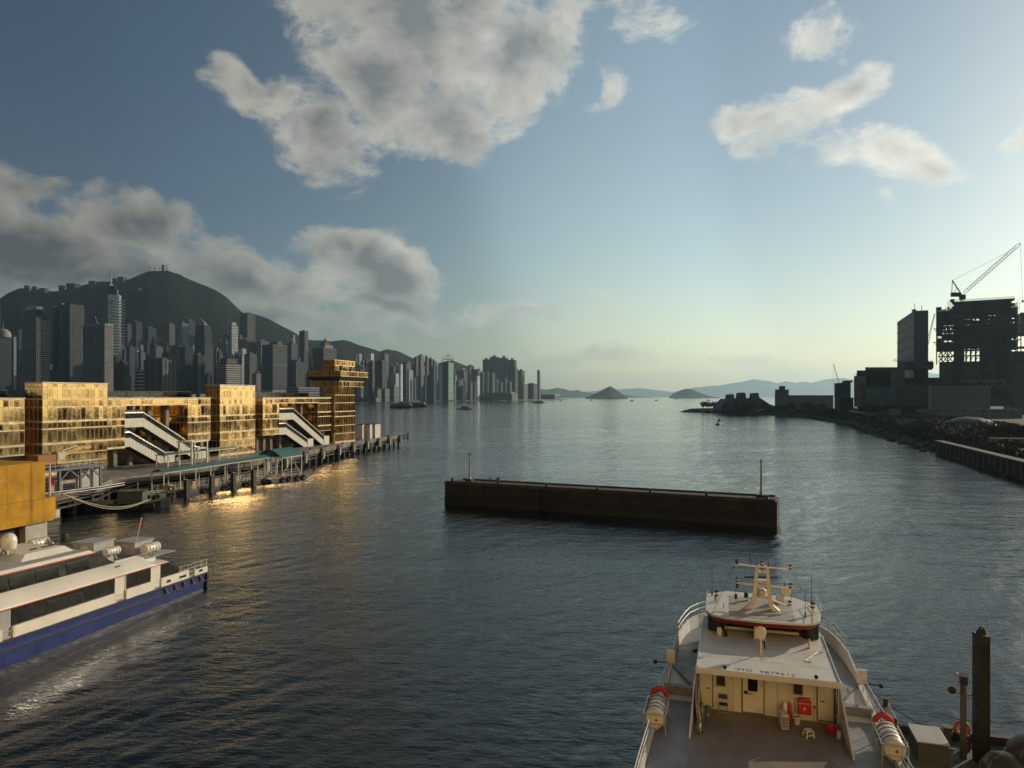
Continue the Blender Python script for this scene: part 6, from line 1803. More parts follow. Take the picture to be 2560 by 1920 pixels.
# satellite dome
dm = MB().lathe([(.02, -.55), (.45, -.5), (.5, -.42), (.55, .05), (.5, .35), (.35, .58), (.16, .68), (.01, .7)], 18, (-4.4, -16.6, 7.2)).build('radome', M_FW, fe, True)
for dx, dy in ((-.3, -.3), (.3, -.3), (.3, .3), (-.3, .3)): MB().bar((-4.4 + dx, -16.6 + dy, 6.35), (-4.4 + dx * .8, -16.6 + dy * .8, 6.75), .12).build('radome_leg', M_FW, fe)
MB().tube([(-4.0, -17.6, 6.4), (-4.0, -17.5, 6.7), (-4.2, -17.2, 6.75), (-4.3, -16.9, 6.5)], .05, 6).build('radome_cable', M_TIRE, fe)


def raft(par, x, y, z, ln, r_, along='Y'):
    """Life raft canister on a cradle."""
    M_ = Matrix.Translation((x, y, z)) @ (Matrix.Rotation(R(90), 4, 'X') if along == 'Y' else Matrix.Rotation(R(90), 4, 'Y'))
    c = MB().lathe([(.02, -ln / 2), (r_ * .88, -ln / 2), (r_, -ln / 2 + .1), (r_, -.04), (r_ * 1.04, -.03), (r_ * 1.04, .03), (r_, .04), (r_, ln / 2 - .1), (r_ * .88, ln / 2), (.02, ln / 2)], 18, M=M_).build('life_raft', M_FW, par, True)
    b = MB()
    for k in (-.32, -.12, .12, .32): b.torus((0, 0, k * ln), r_ * 1.02, .018, 20, 5, 'Z', M=M_)
    b.build('strap', M_TIRE, c)
    b = MB()
    for k in (-.3, .3):
        p = Vector((x, y + k * ln, z)) if along == 'Y' else Vector((x + k * ln, y, z))
        q = Vector((1, 0, 0)) if along == 'Y' else Vector((0, 1, 0))
        b.bar(p - q * r_ * .9 - Vector((0, 0, r_ * .6)), p + q * r_ * .5 - Vector((0, 0, r_ * 2.0)), .07); b.bar(p + q * r_ * .9 - Vector((0, 0, r_ * .6)), p - q * r_ * .5 - Vector((0, 0, r_ * 2.0)), .07); b.bar(p - q * r_ - Vector((0, 0, r_ * .7)), p + q * r_ - Vector((0, 0, r_ * .7)), .06)
    b.build('cradle', M_FW, c)
    return c


raft(fe, -2.3, -8.9, 5.2, 1.4, .36); raft(fe, -1.9, -4.8, 4.75, 1.7, .46); raft(fe, -7.6, -11.0, 6.0, 1.7, .42)
M_GBOX = mat('grey_vent_housing', (.33, .33, .32), .6, var=.08, scale=.8, streak=.2)
for y0, y1, z1 in ((-10.2, -8.0, 6.0), (-5.6, -3.3, 5.25)):
    v = MB().box(-5.0, -2.9, y0, y1, 4.06, z1).build('vent_housing', M_GBOX, fe, bevel=.05)
    MB().box(-5.1, -2.8, y0 - .1, y1 + .1, z1 + .003, z1 + .08).build('housing_roof', M_FD, v); MB().box(-4.2, -3.5, y0 - .02, y0 - .004, 4.9, z1 - .25).build('louvre', M_FW, v)
MB().lathe([(.3, 0), (.3, .5), (.2, .75)], 10, (-6.4, -9.6, 5.9)).build('funnel_cap', M_TIRE, fe)
b = MB()
b.bar((-1.3, -9.7, 4.55), (-1.3, -5.9, 4.5), .06); b.bar((-1.3, -9.7, 4.3), (-1.3, -5.9, 4.25), .05)
for y in (-9.5, -8, -6.4): b.bar((-1.3, y, 4.06), (-1.3, y, 4.55), .05)
b.build('deck_rail', M_RAIL, fe)
b = MB()
for z in (2.4, 2.75): b.bar((-.1, -3.3, z), (-.1, .7, z - .05), .05)
for y in (-3.2, -2.1, -1.2, -.2, .6): b.bar((-.1, y, 1.6), (-.1, y, 2.75), .05)
b.bar((-.1, .7, 2.7), (-6, .7, 2.7), .05); b.bar((-1.3, -4.9, 3.7), (-1.3, -3.2, 2.9), .05); b.build('stern_rail', M_RAIL, fe)
for x, y, z, s in ((-1.2, -1.9, 2.2, .3), (-7.6, -9.9, 5.7, .3)):
    lb_ = MB().torus((x, y, z), s, .08, 20, 8, 'Y').build('lifebuoy', mat('lifebuoy_orange', (.55, .10, .04), .6, scale=3), fe, True)
    b = MB()
    for k in range(4): a = k * math.pi / 2 + .4; b.torus((x, y, z), s, .088, 3, 8, 'Y', a0=a - .18, a1=a + .18)
    b.build('band', M_FW, lb_)
b = MB()
for i in range(7): b.bar((-1.2 - .35 * i, -.5, 1.52), (-1.2 - .35 * i, -.5, 2.3), .05)
b.box(-3.6, -1.6, -1.6, -.7, 1.52, 2.1); b.build('winch', M_FBD, fe)
ff = empty('ensign_staff', fe.location + Matrix.Rotation(FA, 3, 'Z') @ Vector((-3.0, -5.2, 5.3)), FA, 'slanting staff with a small red flag on the ferry', 'flagpole')
MB().cyl((0, 0, 0), (.1, .55, 2.15), .035, 6).lathe([(.07, 0), (.07, .06)], 8, (.1, .55, 2.15)).build('staff', MATS['white_pole_paint'], ff)
flag(ff, .1, .55, 1.95, .28, .75, 2)
# ------------------------------------------------------------------ white vessel on the right, seen from its stern
SA = R(-17); SO = Vector((12.47, 34.95, 0))
sh = empty('crew_vessel', SO, SA, 'white vessel with a red trimmed wheelhouse seen from its stern', 'ship')
M_SW = mat('ship_white_paint', (.56, .55, .51), .5, var=.06, scale=.6, streak=.32, streak_col=(.34, .27, .19), dirt=.22, dirt_col=(.36, .33, .28))
M_SWALL = mat('ship_cream_wall', (.58, .54, .45), .5, var=.05, scale=.7, streak=.4, streak_col=(.36, .27, .16), dirt=.15, dirt_col=(.42, .35, .25))
M_SDECK = mat('ship_brown_grey_deck', (.19, .155, .13), .5, var=.14, scale=.5, dirt=.4, dirt_col=(.09, .075, .065), bump=.12, bscale=20)
M_SSIDE = mat('ship_side_deck_grey', (.20, .205, .205), .55, var=.14, scale=.6, dirt=.35, dirt_col=(.13, .13, .13), bump=.12, bscale=20)
M_SNAVY = mat('ship_navy_paint', (.016, .022, .042), .4, var=.1, scale=1)
M_SRED = mat('ship_red_trim', (.20, .018, .024), .45, var=.1, scale=1)
M_SROOF = mat('ship_roof_paint', (.55, .54, .49), .55, var=.06, scale=.7, dirt=.22, dirt_col=(.40, .37, .31))
M_SPAD = mat('nonslip_pad', (.36, .34, .30), .8, var=.18, scale=2.2, dirt=.5, dirt_col=(.22, .20, .17), bump=.4, bscale=40)
M_SRAIL = mat('ship_steel_rail', (.46, .45, .42), .4, .5, var=.1, scale=3)
SD = 2.8
edge = [(-16, 5.35), (-8, 5.3), (-4, 5.2), (0, 5.05), (4, 4.9), (7, 4.72), (9, 4.5), (10.4, 4.2), (11.5, 3.7), (12.6, 2.9), (13.5, 1.8), (14.0, 0.0)]
hv = []
for y, x in edge:
    hv.append([(-x * .9, y - .2, -1), (-x, y, 1.3), (-x, y, 2.75 if y < 1 else 3.25), (x, y, 2.75 if y < 1 else 3.25), (x, y, 1.3), (x * .9, y - .2, -1)])
MB().loft(hv).build('hull', M_SW, sh)
MB().box(-5.1, 5.1, -16, -.0, 2.752, SD).build('aft_deck', M_SDECK, sh)
for s in (-1, 1):
    MB().box(min(s * 3.42, s * 5.0), max(s * 3.42, s * 5.0), -7.0, 1.0, SD + .003, SD + .012).build('side_deck', M_SSIDE, sh)
    pts = [(s * 3.25, 1.0)] + [(s * (x - .1), y) for y, x in edge if y > 1.5][:-2] + [(s * .5, 13.4), (s * .1, 8)]
    if s < 0: pts = pts[::-1]
    MB().prism(pts, 3.0, 3.30).build('side_deck', M_SSIDE, sh)
    MB().box(min(s * 3.25, s * 4.95), max(s * 3.25, s * 4.95), .96, 1.35, 2.8, 3.32).build('deck_step', M_SSIDE, sh)
    # bulwark forward, low gunwale aft
    r = []
    for y, x in edge:
        if y < 4 : continue
        r.append([(s * x, y, 3.2), (s * (x - .09), y - .04, 3.2), (s * (x - .02), y - .04, 4.05 if y > 5 else 3.5), (s * (x + .06), y, 4.05 if y > 5 else 3.5)])
    MB().loft(r).build('bulwark', M_SW, sh)
    r = []
    for y, x in edge[1:5]: r.append([(s * x, y, 2.7), (s * (x - .14), y, 2.7), (s * (x - .14), y, 3.1 + .06 * max(0, y)), (s * (x + .1), y, 3.1 + .06 * max(0, y))])
    MB().loft(r).build('gunwale', M_SW, sh)
    # hand rails
    def rail(ys, zf, hh, name='hand_rail'):
        b = MB()
        P = []
        for y in ys:
            x = np.interp(y, [e[0] for e in edge], [e[1] for e in edge]) - .05
            P.append(Vector((s * x, y, zf(y))))
        for h in hh: b.tube([p + Vector((0, 0, h)) for p in P], .028, 6)
        for p in P: b.cyl(p, p + Vector((0, 0, hh[0])), .022, 6)
        return b.build(name, M_SRAIL, sh)
    rail([-15, -12.5, -10, -8, -6.6, -5.3, -4.2], lambda y: 2.8, (1.1, .75, .4))
    rail([-1.3, -.2, .9, 2.0, 3.1, 4.2], lambda y: 3.15, (.95, .5))
    rail([7, 8.2, 9.4, 10.4, 11.5, 12.6], lambda y: 4.05, (.75, .4))
    b = MB().box(s * 4.75 - .22, s * 4.75 + .22, 2.6, 2.75, 3.9, 4.6); b.build('light_box', M_SW, sh)
    MB().cyl((s * 4.9, 2.4, 4.0), (s * 5.5, 2.2, 4.05), .03, 5).lathe([(.09, 0), (.12, .14), (.05, .2)], 8, (s * 5.55, 2.2, 3.96)).build('deck_lamp', M_TIRE, sh)
    # sloping wing plate beside the aft deck
    MB().loft([[(s * 3.28, .0, 2.805), (s * 3.36, .0, 2.805), (s * 3.36, .0, 4.85), (s * 3.28, .0, 4.85)], [(s * 3.40, -3.5, 2.805), (s * 3.48, -3.5, 2.805), (s * 3.48, -3.5, 2.87), (s * 3.40, -3.5, 2.87)]]).build('wing_plate', M_SW, sh)
# deckhouse
MB().box(-3.2, 3.2, 0, 9.0, SD, 4.9).build('deckhouse', M_SWALL, sh)
MB().loft([[(-3.3, -1.1, 4.9), (3.3, -1.1, 4.9), (3.15, 9.5, 4.9), (-3.15, 9.5, 4.9)], [(-3.3, -1.1, 5.2), (3.3, -1.1, 5.2), (3.15, 9.5, 5.2), (-3.15, 9.5, 5.2)]]).build('main_roof', M_SROOF, sh, bevel=.04)
for s in (-1, 1): MB().box(s * 3.22 - .03, s * 3.22 + .03, -1.0, 5.6, 5.202, 5.26).build('roof_edge_strip', M_SRAIL, sh)
for y in (.6, 2.3): MB().box(-3.1, 3.1, y, y + .02, 5.2012, 5.206).build('roof_seam', M_SWALL, sh)
# aft wall fittings
def door(x0, x1, z0, z1, hinge):
    d = MB().box(x0, x1, -.05, -.004, z0, z1).build('door', M_SWALL, sh, bevel=.03)
    b = MB()
    for a, c in (((x0, z0), (x0, z1)), ((x1, z0), (x1, z1)), ((x0, z0), (x1, z0))): b.bar((a[0], -.03, a[1]), (c[0], -.03, c[1]), .05, .05)
    b.build('door_seal', mat('worn_seal', (.10, .08, .055), .8), d)
    b = MB()
    for z in (z0 + .25, z1 - .5): b.box(hinge - .05, hinge + .05, -.1, -.04, z, z + .1)
    b.build('hinge', M_RAIL, d)
    hx = x0 + .12 if hinge > (x0 + x1) / 2 else x1 - .12
    MB().bar((hx, -.09, z0 + .95), (hx + (.2 if hx < (x0 + x1) / 2 else -.2), -.09, z0 + .95), .035).build('handle', M_TIRE, d)
    return d
door(-3.16, -2.5, 2.9, 4.72, -3.13); dc = door(-1.08, -.06, 2.86, 4.72, -.09); door(2.36, 3.16, 2.9, 4.72, 3.13)
MB().box(-.82, -.36, -.062, -.052, 3.93, 4.62).build('door_window', M_FGW, dc, bevel=.06)
MB().box(-.78, -.5, -.07, -.052, 3.76, 3.86).build('name_plate', M_RAIL, dc); MB().lathe([(.09, 0), (.09, .05)], 10, M=Matrix.Translation((-.92, -.05, 3.85)) @ Matrix.Rotation(R(90), 4, 'X')).build('door_knob', M_TIRE, dc)
for x0, x1, z0, z1 in ((-2.32, -1.88, 4.0, 4.66), (1.27, 1.72, 4.0, 4.66)):
    w = MB().box(x0, x1, -.02, -.004, z0, z1).build('window', mat('brown_window_film', (.035, .024, .018), .15, spec=.6), sh)
    b = MB()
    for a, c in (((x0, z0), (x0, z1)), ((x1, z0), (x1, z1)), ((x0, z0), (x1, z0)), ((x0, z1), (x1, z1))): b.bar((a[0], -.02, a[1]), (c[0], -.02, c[1]), .045, .045)
    b.build('window_frame', M_RAIL, w)
for x in (-1.55, .55, 2.22): MB().box(x - .008, x + .008, -.009, -.002, 2.82, 4.88).build('weld_seam', MATS['worn_seal'], sh)
for x in (-2.1, 1.5): MB().box(x - .22, x + .22, -.05, -.004, 4.68, 4.72).build('rain_gutter', M_SWALL, sh)
def text(body, name, par, loc, rot, size, m, align='CENTER', ext=.002, sp=1.0):
    cu = bpy.data.curves.new(name, 'FONT'); cu.body = body; cu.size = size; cu.extrude = ext; cu.align_x = align; cu.align_y = 'CENTER'; cu.materials.append(m)
    cu.space_character = sp
    tmp = bpy.data.objects.new(name, cu); COL.objects.link(tmp); bpy.context.view_layer.update()
    me = bpy.data.meshes.new_from_object(tmp.evaluated_get(bpy.context.evaluated_depsgraph_get())); bpy.data.objects.remove(tmp); bpy.data.curves.remove(cu)
    if not me.materials: me.materials.append(m)
    o = inst(me, name, par, loc, rot)
    return o
t = text('IMO  9879612', 'hull_number', sh, (-.06, -.78, 5.204), (0, 0, R(-1)), .42, mat('black_marking_paint', (.025, .025, .025), .6), sp=1.12)
sg = MB().box(1.48, 2.09, -.22, -.004, 3.14, 3.92).build('hose_box', mat('fire_red_paint', (.42, .022, .025), .4, var=.06, scale=2), sh, bevel=.05)
MW = mat('white_lettering', (.75, .73, .68), .6)
text('FIRE HOSE BOX', 'lettering', sg, (1.785, -.225, 3.68), (R(90), 0, 0), .085, MW); text('F', 'lettering', sg, (1.785, -.225, 3.40), (R(90), 0, 0), .27, MW)
MB().box(1.36, 1.475, -.12, -.004, 3.2, 3.86).build('box_side', M_RAIL, sh); MB().box(2.18, 2.30, -.03, -.004, 3.42, 3.56).build('small_sign', MATS['fire_red_paint'], sh)
for x in (-1.9, 2.2): MB().lathe([(.05, 0), (.09, .03), (.09, .1), (.04, .12)], 10, M=Matrix.Translation((x, -1.0, 5.36)) @ Matrix.Rotation(R(100), 4, 'X')).cyl((x, -1.0, 5.2), (x, -1.0, 5.34), .02, 5).build('deck_light', M_TIRE, sh)
# wheelhouse
W_ = [(-2.75, 4.9), (-1.95, 5.25), (1.95, 5.25), (2.8, 4.9), (2.95, 5.6), (2.85, 7.8), (1.6, 9.0), (-1.6, 9.0), (-2.85, 7.8), (-2.9, 5.6)]
MB().prism(W_, 5.203, 6.0).build('wheelhouse', M_SNAVY, sh)
MB().box(-1.85, 1.9, 5.19, 5.245, 5.42, 5.88).build('wheelhouse_window', M_FGW, sh, bevel=.05)
MB().box(-1.95, 2.0, 5.2, 5.248, 5.25, 5.40).build('wheelhouse_sill', M_SWALL, sh)
def pod(x): return MB().lathe([(.42, 0), (.44, .75)], 16, (x, 5.15, 5.203)).build('corner_pod', M_SNAVY, sh, True)
pod(-2.45); pod(2.6)
RP = [(-1.9, 3.8), (0, 3.62), (1.9, 3.8), (2.6, 4.0), (3.0, 4.5), (3.2, 6.2), (3.15, 7.9), (1.85, 9.15), (-1.85, 9.4), (-3.0, 8.4), (-3.05, 6.2), (-3.0, 4.9), (-2.65, 4.15)]
MB().loft([[(x * .94, y * .97 + .25, 5.96) for x, y in RP], [(x * 1.0, y, 6.2) for x, y in RP]]).build('roof_fascia', M_SRED, sh)
MB().prism(RP, 6.203, 6.32).build('wheelhouse_roof', M_SROOF, sh, bevel=.03)
MB().box(-1.7, 1.75, 4.05, 8.3, 6.322, 6.334).build('nonslip_pad', M_SPAD, sh)
b = MB()
for z in (.25, .5): b.tube([(3.05, 4.6, 6.32 + z), (3.2, 6.2, 6.32 + z), (3.1, 7.7, 6.32 + z)], .022, 5)
for x, y in ((3.05, 4.6), (3.2, 6.2), (3.1, 7.7)): b.cyl((x, y, 6.3), (x, y, 6.84), .02, 5)
b.build('roof_rail', M_SRAIL, sh)
b = MB()
for z in (.2,): b.tube([(-2.98, 5.2, 6.32 + z), (-3.0, 8.2, 6.32 + z)], .022, 5)
for y in (5.2, 8.2): b.cyl((-2.99, y, 6.3), (-2.99, y, 6.54), .02, 5)
b.build('roof_rail', M_SRAIL, sh)
# lattice-free A mast with cross arms, lamps and radar
MY_ = 5.95
MM = mat('mast_cream_paint', (.60, .55, .44), .45, var=.06, scale=2)
b = MB()
for s in (-1, 1):
    X = lambda x: .1 + s * x
    b.loft([[(X(.95), MY_ - .25, 6.33), (X(.55), MY_ - .25, 6.33), (X(.55), MY_ + .25, 6.33), (X(.95), MY_ + .25, 6.33)],
            [(X(.62), MY_ - .2, 6.62), (X(.36), MY_ - .2, 6.62), (X(.36), MY_ + .2, 6.62), (X(.62), MY_ + .2, 6.62)],
            [(X(.53), MY_ - .16, 7.0), (X(.30), MY_ - .16, 7.0), (X(.30), MY_ + .16, 7.0), (X(.53), MY_ + .16, 7.0)],
            [(X(.36), MY_ - .11, 8.75), (X(.20), MY_ - .11, 8.75), (X(.20), MY_ + .11, 8.75), (X(.36), MY_ + .11, 8.75)]])
b.build('mast_leg', MM, sh)
b = MB()
for z, w in ((6.95, .42), (7.62, .34), (8.42, .24), (8.72, .22)): b.box(.1 - w, .1 + w, MY_ - .13, MY_ + .13, z, z + .1)
b.build('mast_rung', MM, sh)
MB().bar((-1.4, MY_, 8.80), (1.75, MY_, 8.68), .16, .07).build('upper_cross_arm', MM, sh); MB().bar((-1.3, MY_, 7.74), (1.72, MY_, 7.62), .16, .08).build('lower_cross_arm', MM, sh)
MB().bar((-.3, MY_, 6.95), (-1.35, MY_ - .2, 6.75), .2, .06).build('lamp_strut', MM, sh); MB().bar((.5, MY_, 6.95), (1.6, MY_ - .2, 6.62), .2, .06).build('lamp_strut', MM, sh)
M_LB, M_LW, M_LR = M_TIRE, mat('lamp_glass_white', (.6, .57, .48), .2), mat('lamp_glass_red', (.22, .01, .02), .25)
def lamp(x, z, m, y=MY_, s=1.0):
    o = MB().lathe([(.09 * s, 0), (.1 * s, .05 * s), (.07 * s, .06 * s), (.07 * s, .17 * s), (.1 * s, .18 * s), (.1 * s, .23 * s), (.04 * s, .26 * s)], 10, (x, y, z)).build('navigation_lamp', M_LB, sh, True)
    MB().lathe([(.074 * s, .062 * s), (.074 * s, .168 * s)], 10, (x, y, z)).build('lamp_glass', m, o)
for x, z, m in ((-1.28, 8.84, M_LR), (.1, 8.84, M_LW), (1.62, 8.73, M_LW), (-1.25, 7.80, M_LW), (-1.25, 7.45, M_LR), (1.62, 7.68, M_LW), (-1.33, 6.82, M_LR), (1.58, 6.68, M_LW)): lamp(x, z, m)
lamp(.1, 8.5, M_LW, MY_ - .05, .8)
b = MB()
for x, h in ((-.55, .8), (-.2, .25), (.45, .3), (.8, .26)): b.cyl((x, MY_, 8.78), (x, MY_, 8.78 + h), .018, 5)
for x in (-1.0, 1.3): b.cyl((x, MY_, 7.72), (x, MY_, 7.92), .02, 5)
b.build('whip_aerial', M_LB, sh)
rd = MB().box(-.22, .42, MY_ + .2, MY_ + .75, 7.55, 7.9).build('radar_gearbox', M_FW, sh, bevel=.08)
MB().bar((-.85, MY_ + .5, 7.98), (.98, MY_ + .5, 8.1), .09, .12).build('radar_scanner', mat('radar_blue', (.03, .05, .12), .45), rd)
MB().box(-.25, .45, MY_ + .1, MY_ + .8, 7.0, 7.06).build('radar_platform', MM, sh); MB().lathe([(.28, 0), (.28, .25), (.15, .35)], 14, (.1, MY_ + .45, 7.06)).build('radome', M_FW, sh, True)
for (x0, z0, x1, z1, y1) in ((-1.38, 8.78, -2.6, 6.32, 4.4), (1.72, 8.68, 2.7, 6.32, 7.2), (-1.3, 7.72, -1.36, 6.75, MY_), (1.7, 7.6, 1.62, 6.66, MY_)): MB().cyl((x0, MY_, z0), (x1, y1, z1), .012, 4).build('stay_wire', M_LB, sh)
for x, y, h in ((2.88, 7.5, 1.75), (2.3, 5.0, 1.55), (-2.7, 8.0, 1.7), (-2.5, 7.0, .45)):
    MB().cyl((x, y, 6.32), (x, y, 6.6), .045, 6).cyl((x, y, 6.6), (x, y, 6.32 + h), .014, 5).build('whip_aerial', M_LB, sh)
for x, y in ((-2.4, 6.7), (2.75, 5.7)):
    MB().cyl((x, y, 6.32), (x, y, 6.7), .05, 6).bar((x - .15, y, 6.32), (x, y, 6.7), .03).bar((x + .15, y, 6.32), (x, y, 6.7), .03).build('lamp_stand', M_FW, sh); lamp(x, 6.7, M_LW, y, 1.25)
hb = MB().box(.95, 1.4, 7.4, 7.8, 6.34, 6.75).build('searchlight', M_FW, sh, bevel=.06); MB().lathe([(.3, 0), (.28, .04)], 14, M=Matrix.Translation((1.5, 7.9, 6.95)) @ Matrix.Rotation(R(80), 4, 'X')).build('dish', M_FW, hb)
MB().box(-.85, -.62, 7.4, 7.65, 6.34, 6.8).build('loudspeaker', M_LB, sh, bevel=.04); MB().cyl((-2.0, 5.6, 6.32), (-2.0, 5.6, 6.6), .02, 5).build('roof_pin', M_LB, sh)
# flat antenna on a post, behind the wheelhouse
an = MB().box(-.42, .12, 1.5, 1.8, 5.203, 5.24).build('antenna_foot', M_FW, sh)
MB().cyl((-.15, 1.64, 5.22), (-.15, 1.64, 6.05), .055, 8, .04).build('antenna_post', M_FW, an)
MB().lathe([(.02, -.07), (.26, -.06), (.29, 0), (.26, .06), (.02, .07)], 18, M=Matrix.Translation((-.16, 1.64, 6.32)) @ Matrix.Rotation(R(90), 4, 'X') @ Matrix.Diagonal((1, 1.2, 1, 1))).build('antenna_head', M_SWALL, an, True)
MB().box(-.4, .2, 4.0, 4.35, 5.203, 5.95).build('equipment_locker', M_FW, sh, bevel=.03); MB().tube([(-.15, 2.4, 5.22), (-.1, 2.4, 5.6), (.05, 2.5, 5.6), (.1, 2.5, 5.22)], .04, 6).build('cable_loop', M_LB, sh)
MB().box(-2.35, -2.1, 4.0, 4.2, 5.203, 5.65).build('vent_box', M_FW, sh, bevel=.03); MB().lathe([(.09, 0), (.09, .3)], 8, (-1.9, 4.0, 5.203)).build('vent_pipe', M_LB, sh)
MB().cyl((-3.1, 3.6, 4.5), (-3.6, 3.3, 4.45), .09, 8).build('floodlight', M_LB, sh); MB().cyl((3.1, 3.2, 4.6), (3.55, 3.0, 4.5), .09, 8).build('floodlight', M_LB, sh)
for y in (1.9, 2.6): MB().box(3.24, 3.4, y, y + .35, 4.2, 4.55).build('junction_box', M_FW, sh)
b = MB().lathe([(.07, 0), (.1, .03), (.02, .5)], 8, (2.35, 3.4, 5.203)); b.build('cone_vent', M_FW, sh)
b = MB().tube([(2.2, 1.2, 5.23), (3.0, 2.8, 5.23), (2.75, 2.95, 5.23), (1.95, 1.35, 5.23), (2.2, 1.2, 5.23)], .02, 5).cyl((2.95, 2.9, 5.2), (2.95, 2.9, 5.7), .02, 5); b.build('roof_ladder_frame', M_SRAIL, sh)
# rafts with red covers
for s in (-1, 1):
    c = raft(sh, s * 5.02, -2.6, 3.5, 1.9, .46)
    MB().torus((s * 4.98, -1.35, 3.72), .33, .13, 18, 8, 'Y', a0=0, a1=math.pi).build('red_cover', mat('red_cover_cloth', (.36, .02, .02), .7, scale=3), c, True)
    MB().lathe([(.07, 0), (.07, .012)], 10, M=Matrix.Translation((s * 5.02 + .08, -3.552, 3.45)) @ Matrix.Rotation(R(90), 4, 'X')).build('red_mark', MATS['fire_red_paint'], c)
    b = MB()
    for x in (-.5, .5):
        for y in (-3.6, -1.6): b.bar((s * 5.02 + x, y, 2.8), (s * 5.02 + x, y, 3.7), .05)
    for y in (-3.65,): b.bar((s * 5.02 - .5, y, 3.75), (s * 5.02 + .5, y, 3.75), .045); b.bar((s * 5.02 - .5, y, 3.3), (s * 5.02 + .5, y, 3.3), .04)
    for x in (-.5, .5): b.bar((s * 5.02 + x, -3.65, 3.72), (s * 5.02 + x, -1.5, 3.72), .045)
    b.build('raft_guard', M_SRAIL, c)


# loose things on the aft deck
def put(name, x, y, label, cat, rz=0.0, z=SD): return empty(name, SO + Matrix.Rotation(SA, 3, 'Z') @ Vector((x, y, z)), SA + rz, label, cat)
ac = put('air_conditioner', .78, -1.15, 'white air conditioner unit standing on the aft deck, grille to the stern', 'air conditioner', R(8))
MB().box(-.17, .17, -.28, .28, .04, .72).build('case', M_SWALL, ac, bevel=.03)
g_ = MB().box(-.15, .15, -.29, -.283, .08, .68).build('front_frame', M_FW, ac); sl = MB().box(-.065, .065, -.005, .0, 0, .045).mesh('slot', M_TIRE)
for i in range(8):
    for x in (-.072, .072): inst(sl, 'slot', g_, (x, -.291, .11 + i * .068))
fr = put('stacked_fire_bottles', .98, -.32, 'white and red bottles stacked behind the air conditioner', 'gas bottle'); MB().lathe([(.09, 0), (.09, .8), (.05, .9)], 10, (.12, 0, 0)).build('red_bottle', MATS['fire_red_paint'], fr, True); MB().lathe([(.13, 0), (.13, .75), (.06, .88)], 10, (-.1, .05, 0)).build('white_bottle', M_FW, fr, True)
bk = put('paint_bucket', 1.4, -.5, 'white bucket by the wall under the red box', 'bucket'); MB().lathe([(.14, 0), (.17, .36), (.155, .36), (.13, .05)], 16).build('shell', M_SWALL, bk, True); MB().torus((0, 0, .36), .16, .012, 18, 5, 'Z').build('rim', M_FW, bk); MB().box(-.1, .1, -.09, .09, .2, .33).build('contents', M_TIRE, bk); MB().torus((0, 0, .34), .17, .006, 12, 4, 'Y', a0=math.pi, a1=2 * math.pi).build('handle', M_RAIL, bk)
so_ = put('plastic_stool', 1.8, -1.75, 'small white plastic stool in the middle of the aft deck', 'stool', R(25))
MB().box(-.16, .16, -.16, .16, .30, .34).build('seat', M_FW, so_, bevel=.02)
for x in (-1, 1):
    for y in (-1, 1): MB().bar((x * .19, y * .19, 0), (x * .13, y * .13, .3), .05).build('leg', M_FW, so_)
for y in (-1, 1): MB().box(-.16, .16, y * .165 - .01, y * .165 + .01, .1, .14).build('stretcher', M_FW, so_)
rt_ = put('red_tub', 2.85, -1.0, 'round red plastic tub in the corner of the aft deck', 'tub'); MB().lathe([(.22, 0), (.33, .28), (.31, .28), (.2, .03)], 20).build('shell', MATS['fire_red_paint'], rt_, True); MB().torus((0, 0, .28), .325, .016, 22, 5, 'Z').build('rim', MATS['fire_red_paint'], rt_)
pl_ = put('paint_pail', 3.12, -1.5, 'small white pail beside the red tub', 'pail'); MB().lathe([(.09, 0), (.11, .34), (.1, .34), (.08, .04)], 14).build('shell', M_FW, pl_, True); MB().torus((0, 0, .34), .105, .01, 14, 5, 'Z').build('rim', M_RAIL, pl_)
bn_ = put('steel_bin', -3.02, -2.9, 'shiny steel waste bin by the end of the wing plate', 'bin'); MB().lathe([(.15, 0), (.15, .52), (.12, .56), (.02, .57)], 18).build('body', mat('brushed_steel', (.32, .29, .25), .25, .9, scale=6), bn_, True); MB().lathe([(.155, .5), (.155, .53)], 18).build('lid_rim', M_TIRE, bn_)
M_GAS = mat('grey_green_cylinder', (.10, .115, .11), .5, var=.15, scale=3)
for i, (x, y, s, l) in enumerate([(-2.98, -1.55, 1.0, 'taller grey gas cylinder by the left wing plate'), (-2.72, -1.15, .72, 'shorter grey gas cylinder with an orange label')]):
    o = put('gas_cylinder', x, y, l, 'gas cylinder'); MB().lathe([(.15, 0), (.17, .08), (.17, .62 * s), (.1, .74 * s), (.05, .78 * s), (.05, .88 * s)], 16).build('tank', M_GAS, o, True); MB().torus((0, 0, .84 * s), .09, .015, 12, 5, 'Z').build('collar', M_GAS, o)
    if i: MB().box(-.05, .09, -.178, -.172, .2, .3).build('label', mat('orange_label', (.5, .18, .06), .6), o)
fc = put('folding_chair', -1.98, -.35, 'folding chair with dark blue seat and back against the wall', 'chair', R(4))
MBL = mat('dark_blue_vinyl', (.03, .03, .10), .5, scale=3)
MB().box(-.2, .2, -.17, .2, .43, .46).build('seat', MBL, fc, bevel=.02); MB().box(-.2, .2, .2, .23, .62, .85).build('backrest', MBL, fc, bevel=.04)
for x in (-.22, .22):
    MB().tube([(x, .28, 0), (x, .05, .44), (x, .24, .9)], .014, 6).build('leg', M_RAIL, fc); MB().tube([(x, -.25, 0), (x, .18, .46)], .014, 6).build('leg', M_RAIL, fc)
MB().bar((-.22, -.2, .1), (.22, -.2, .1), .02).build('stretcher', M_RAIL, fc)
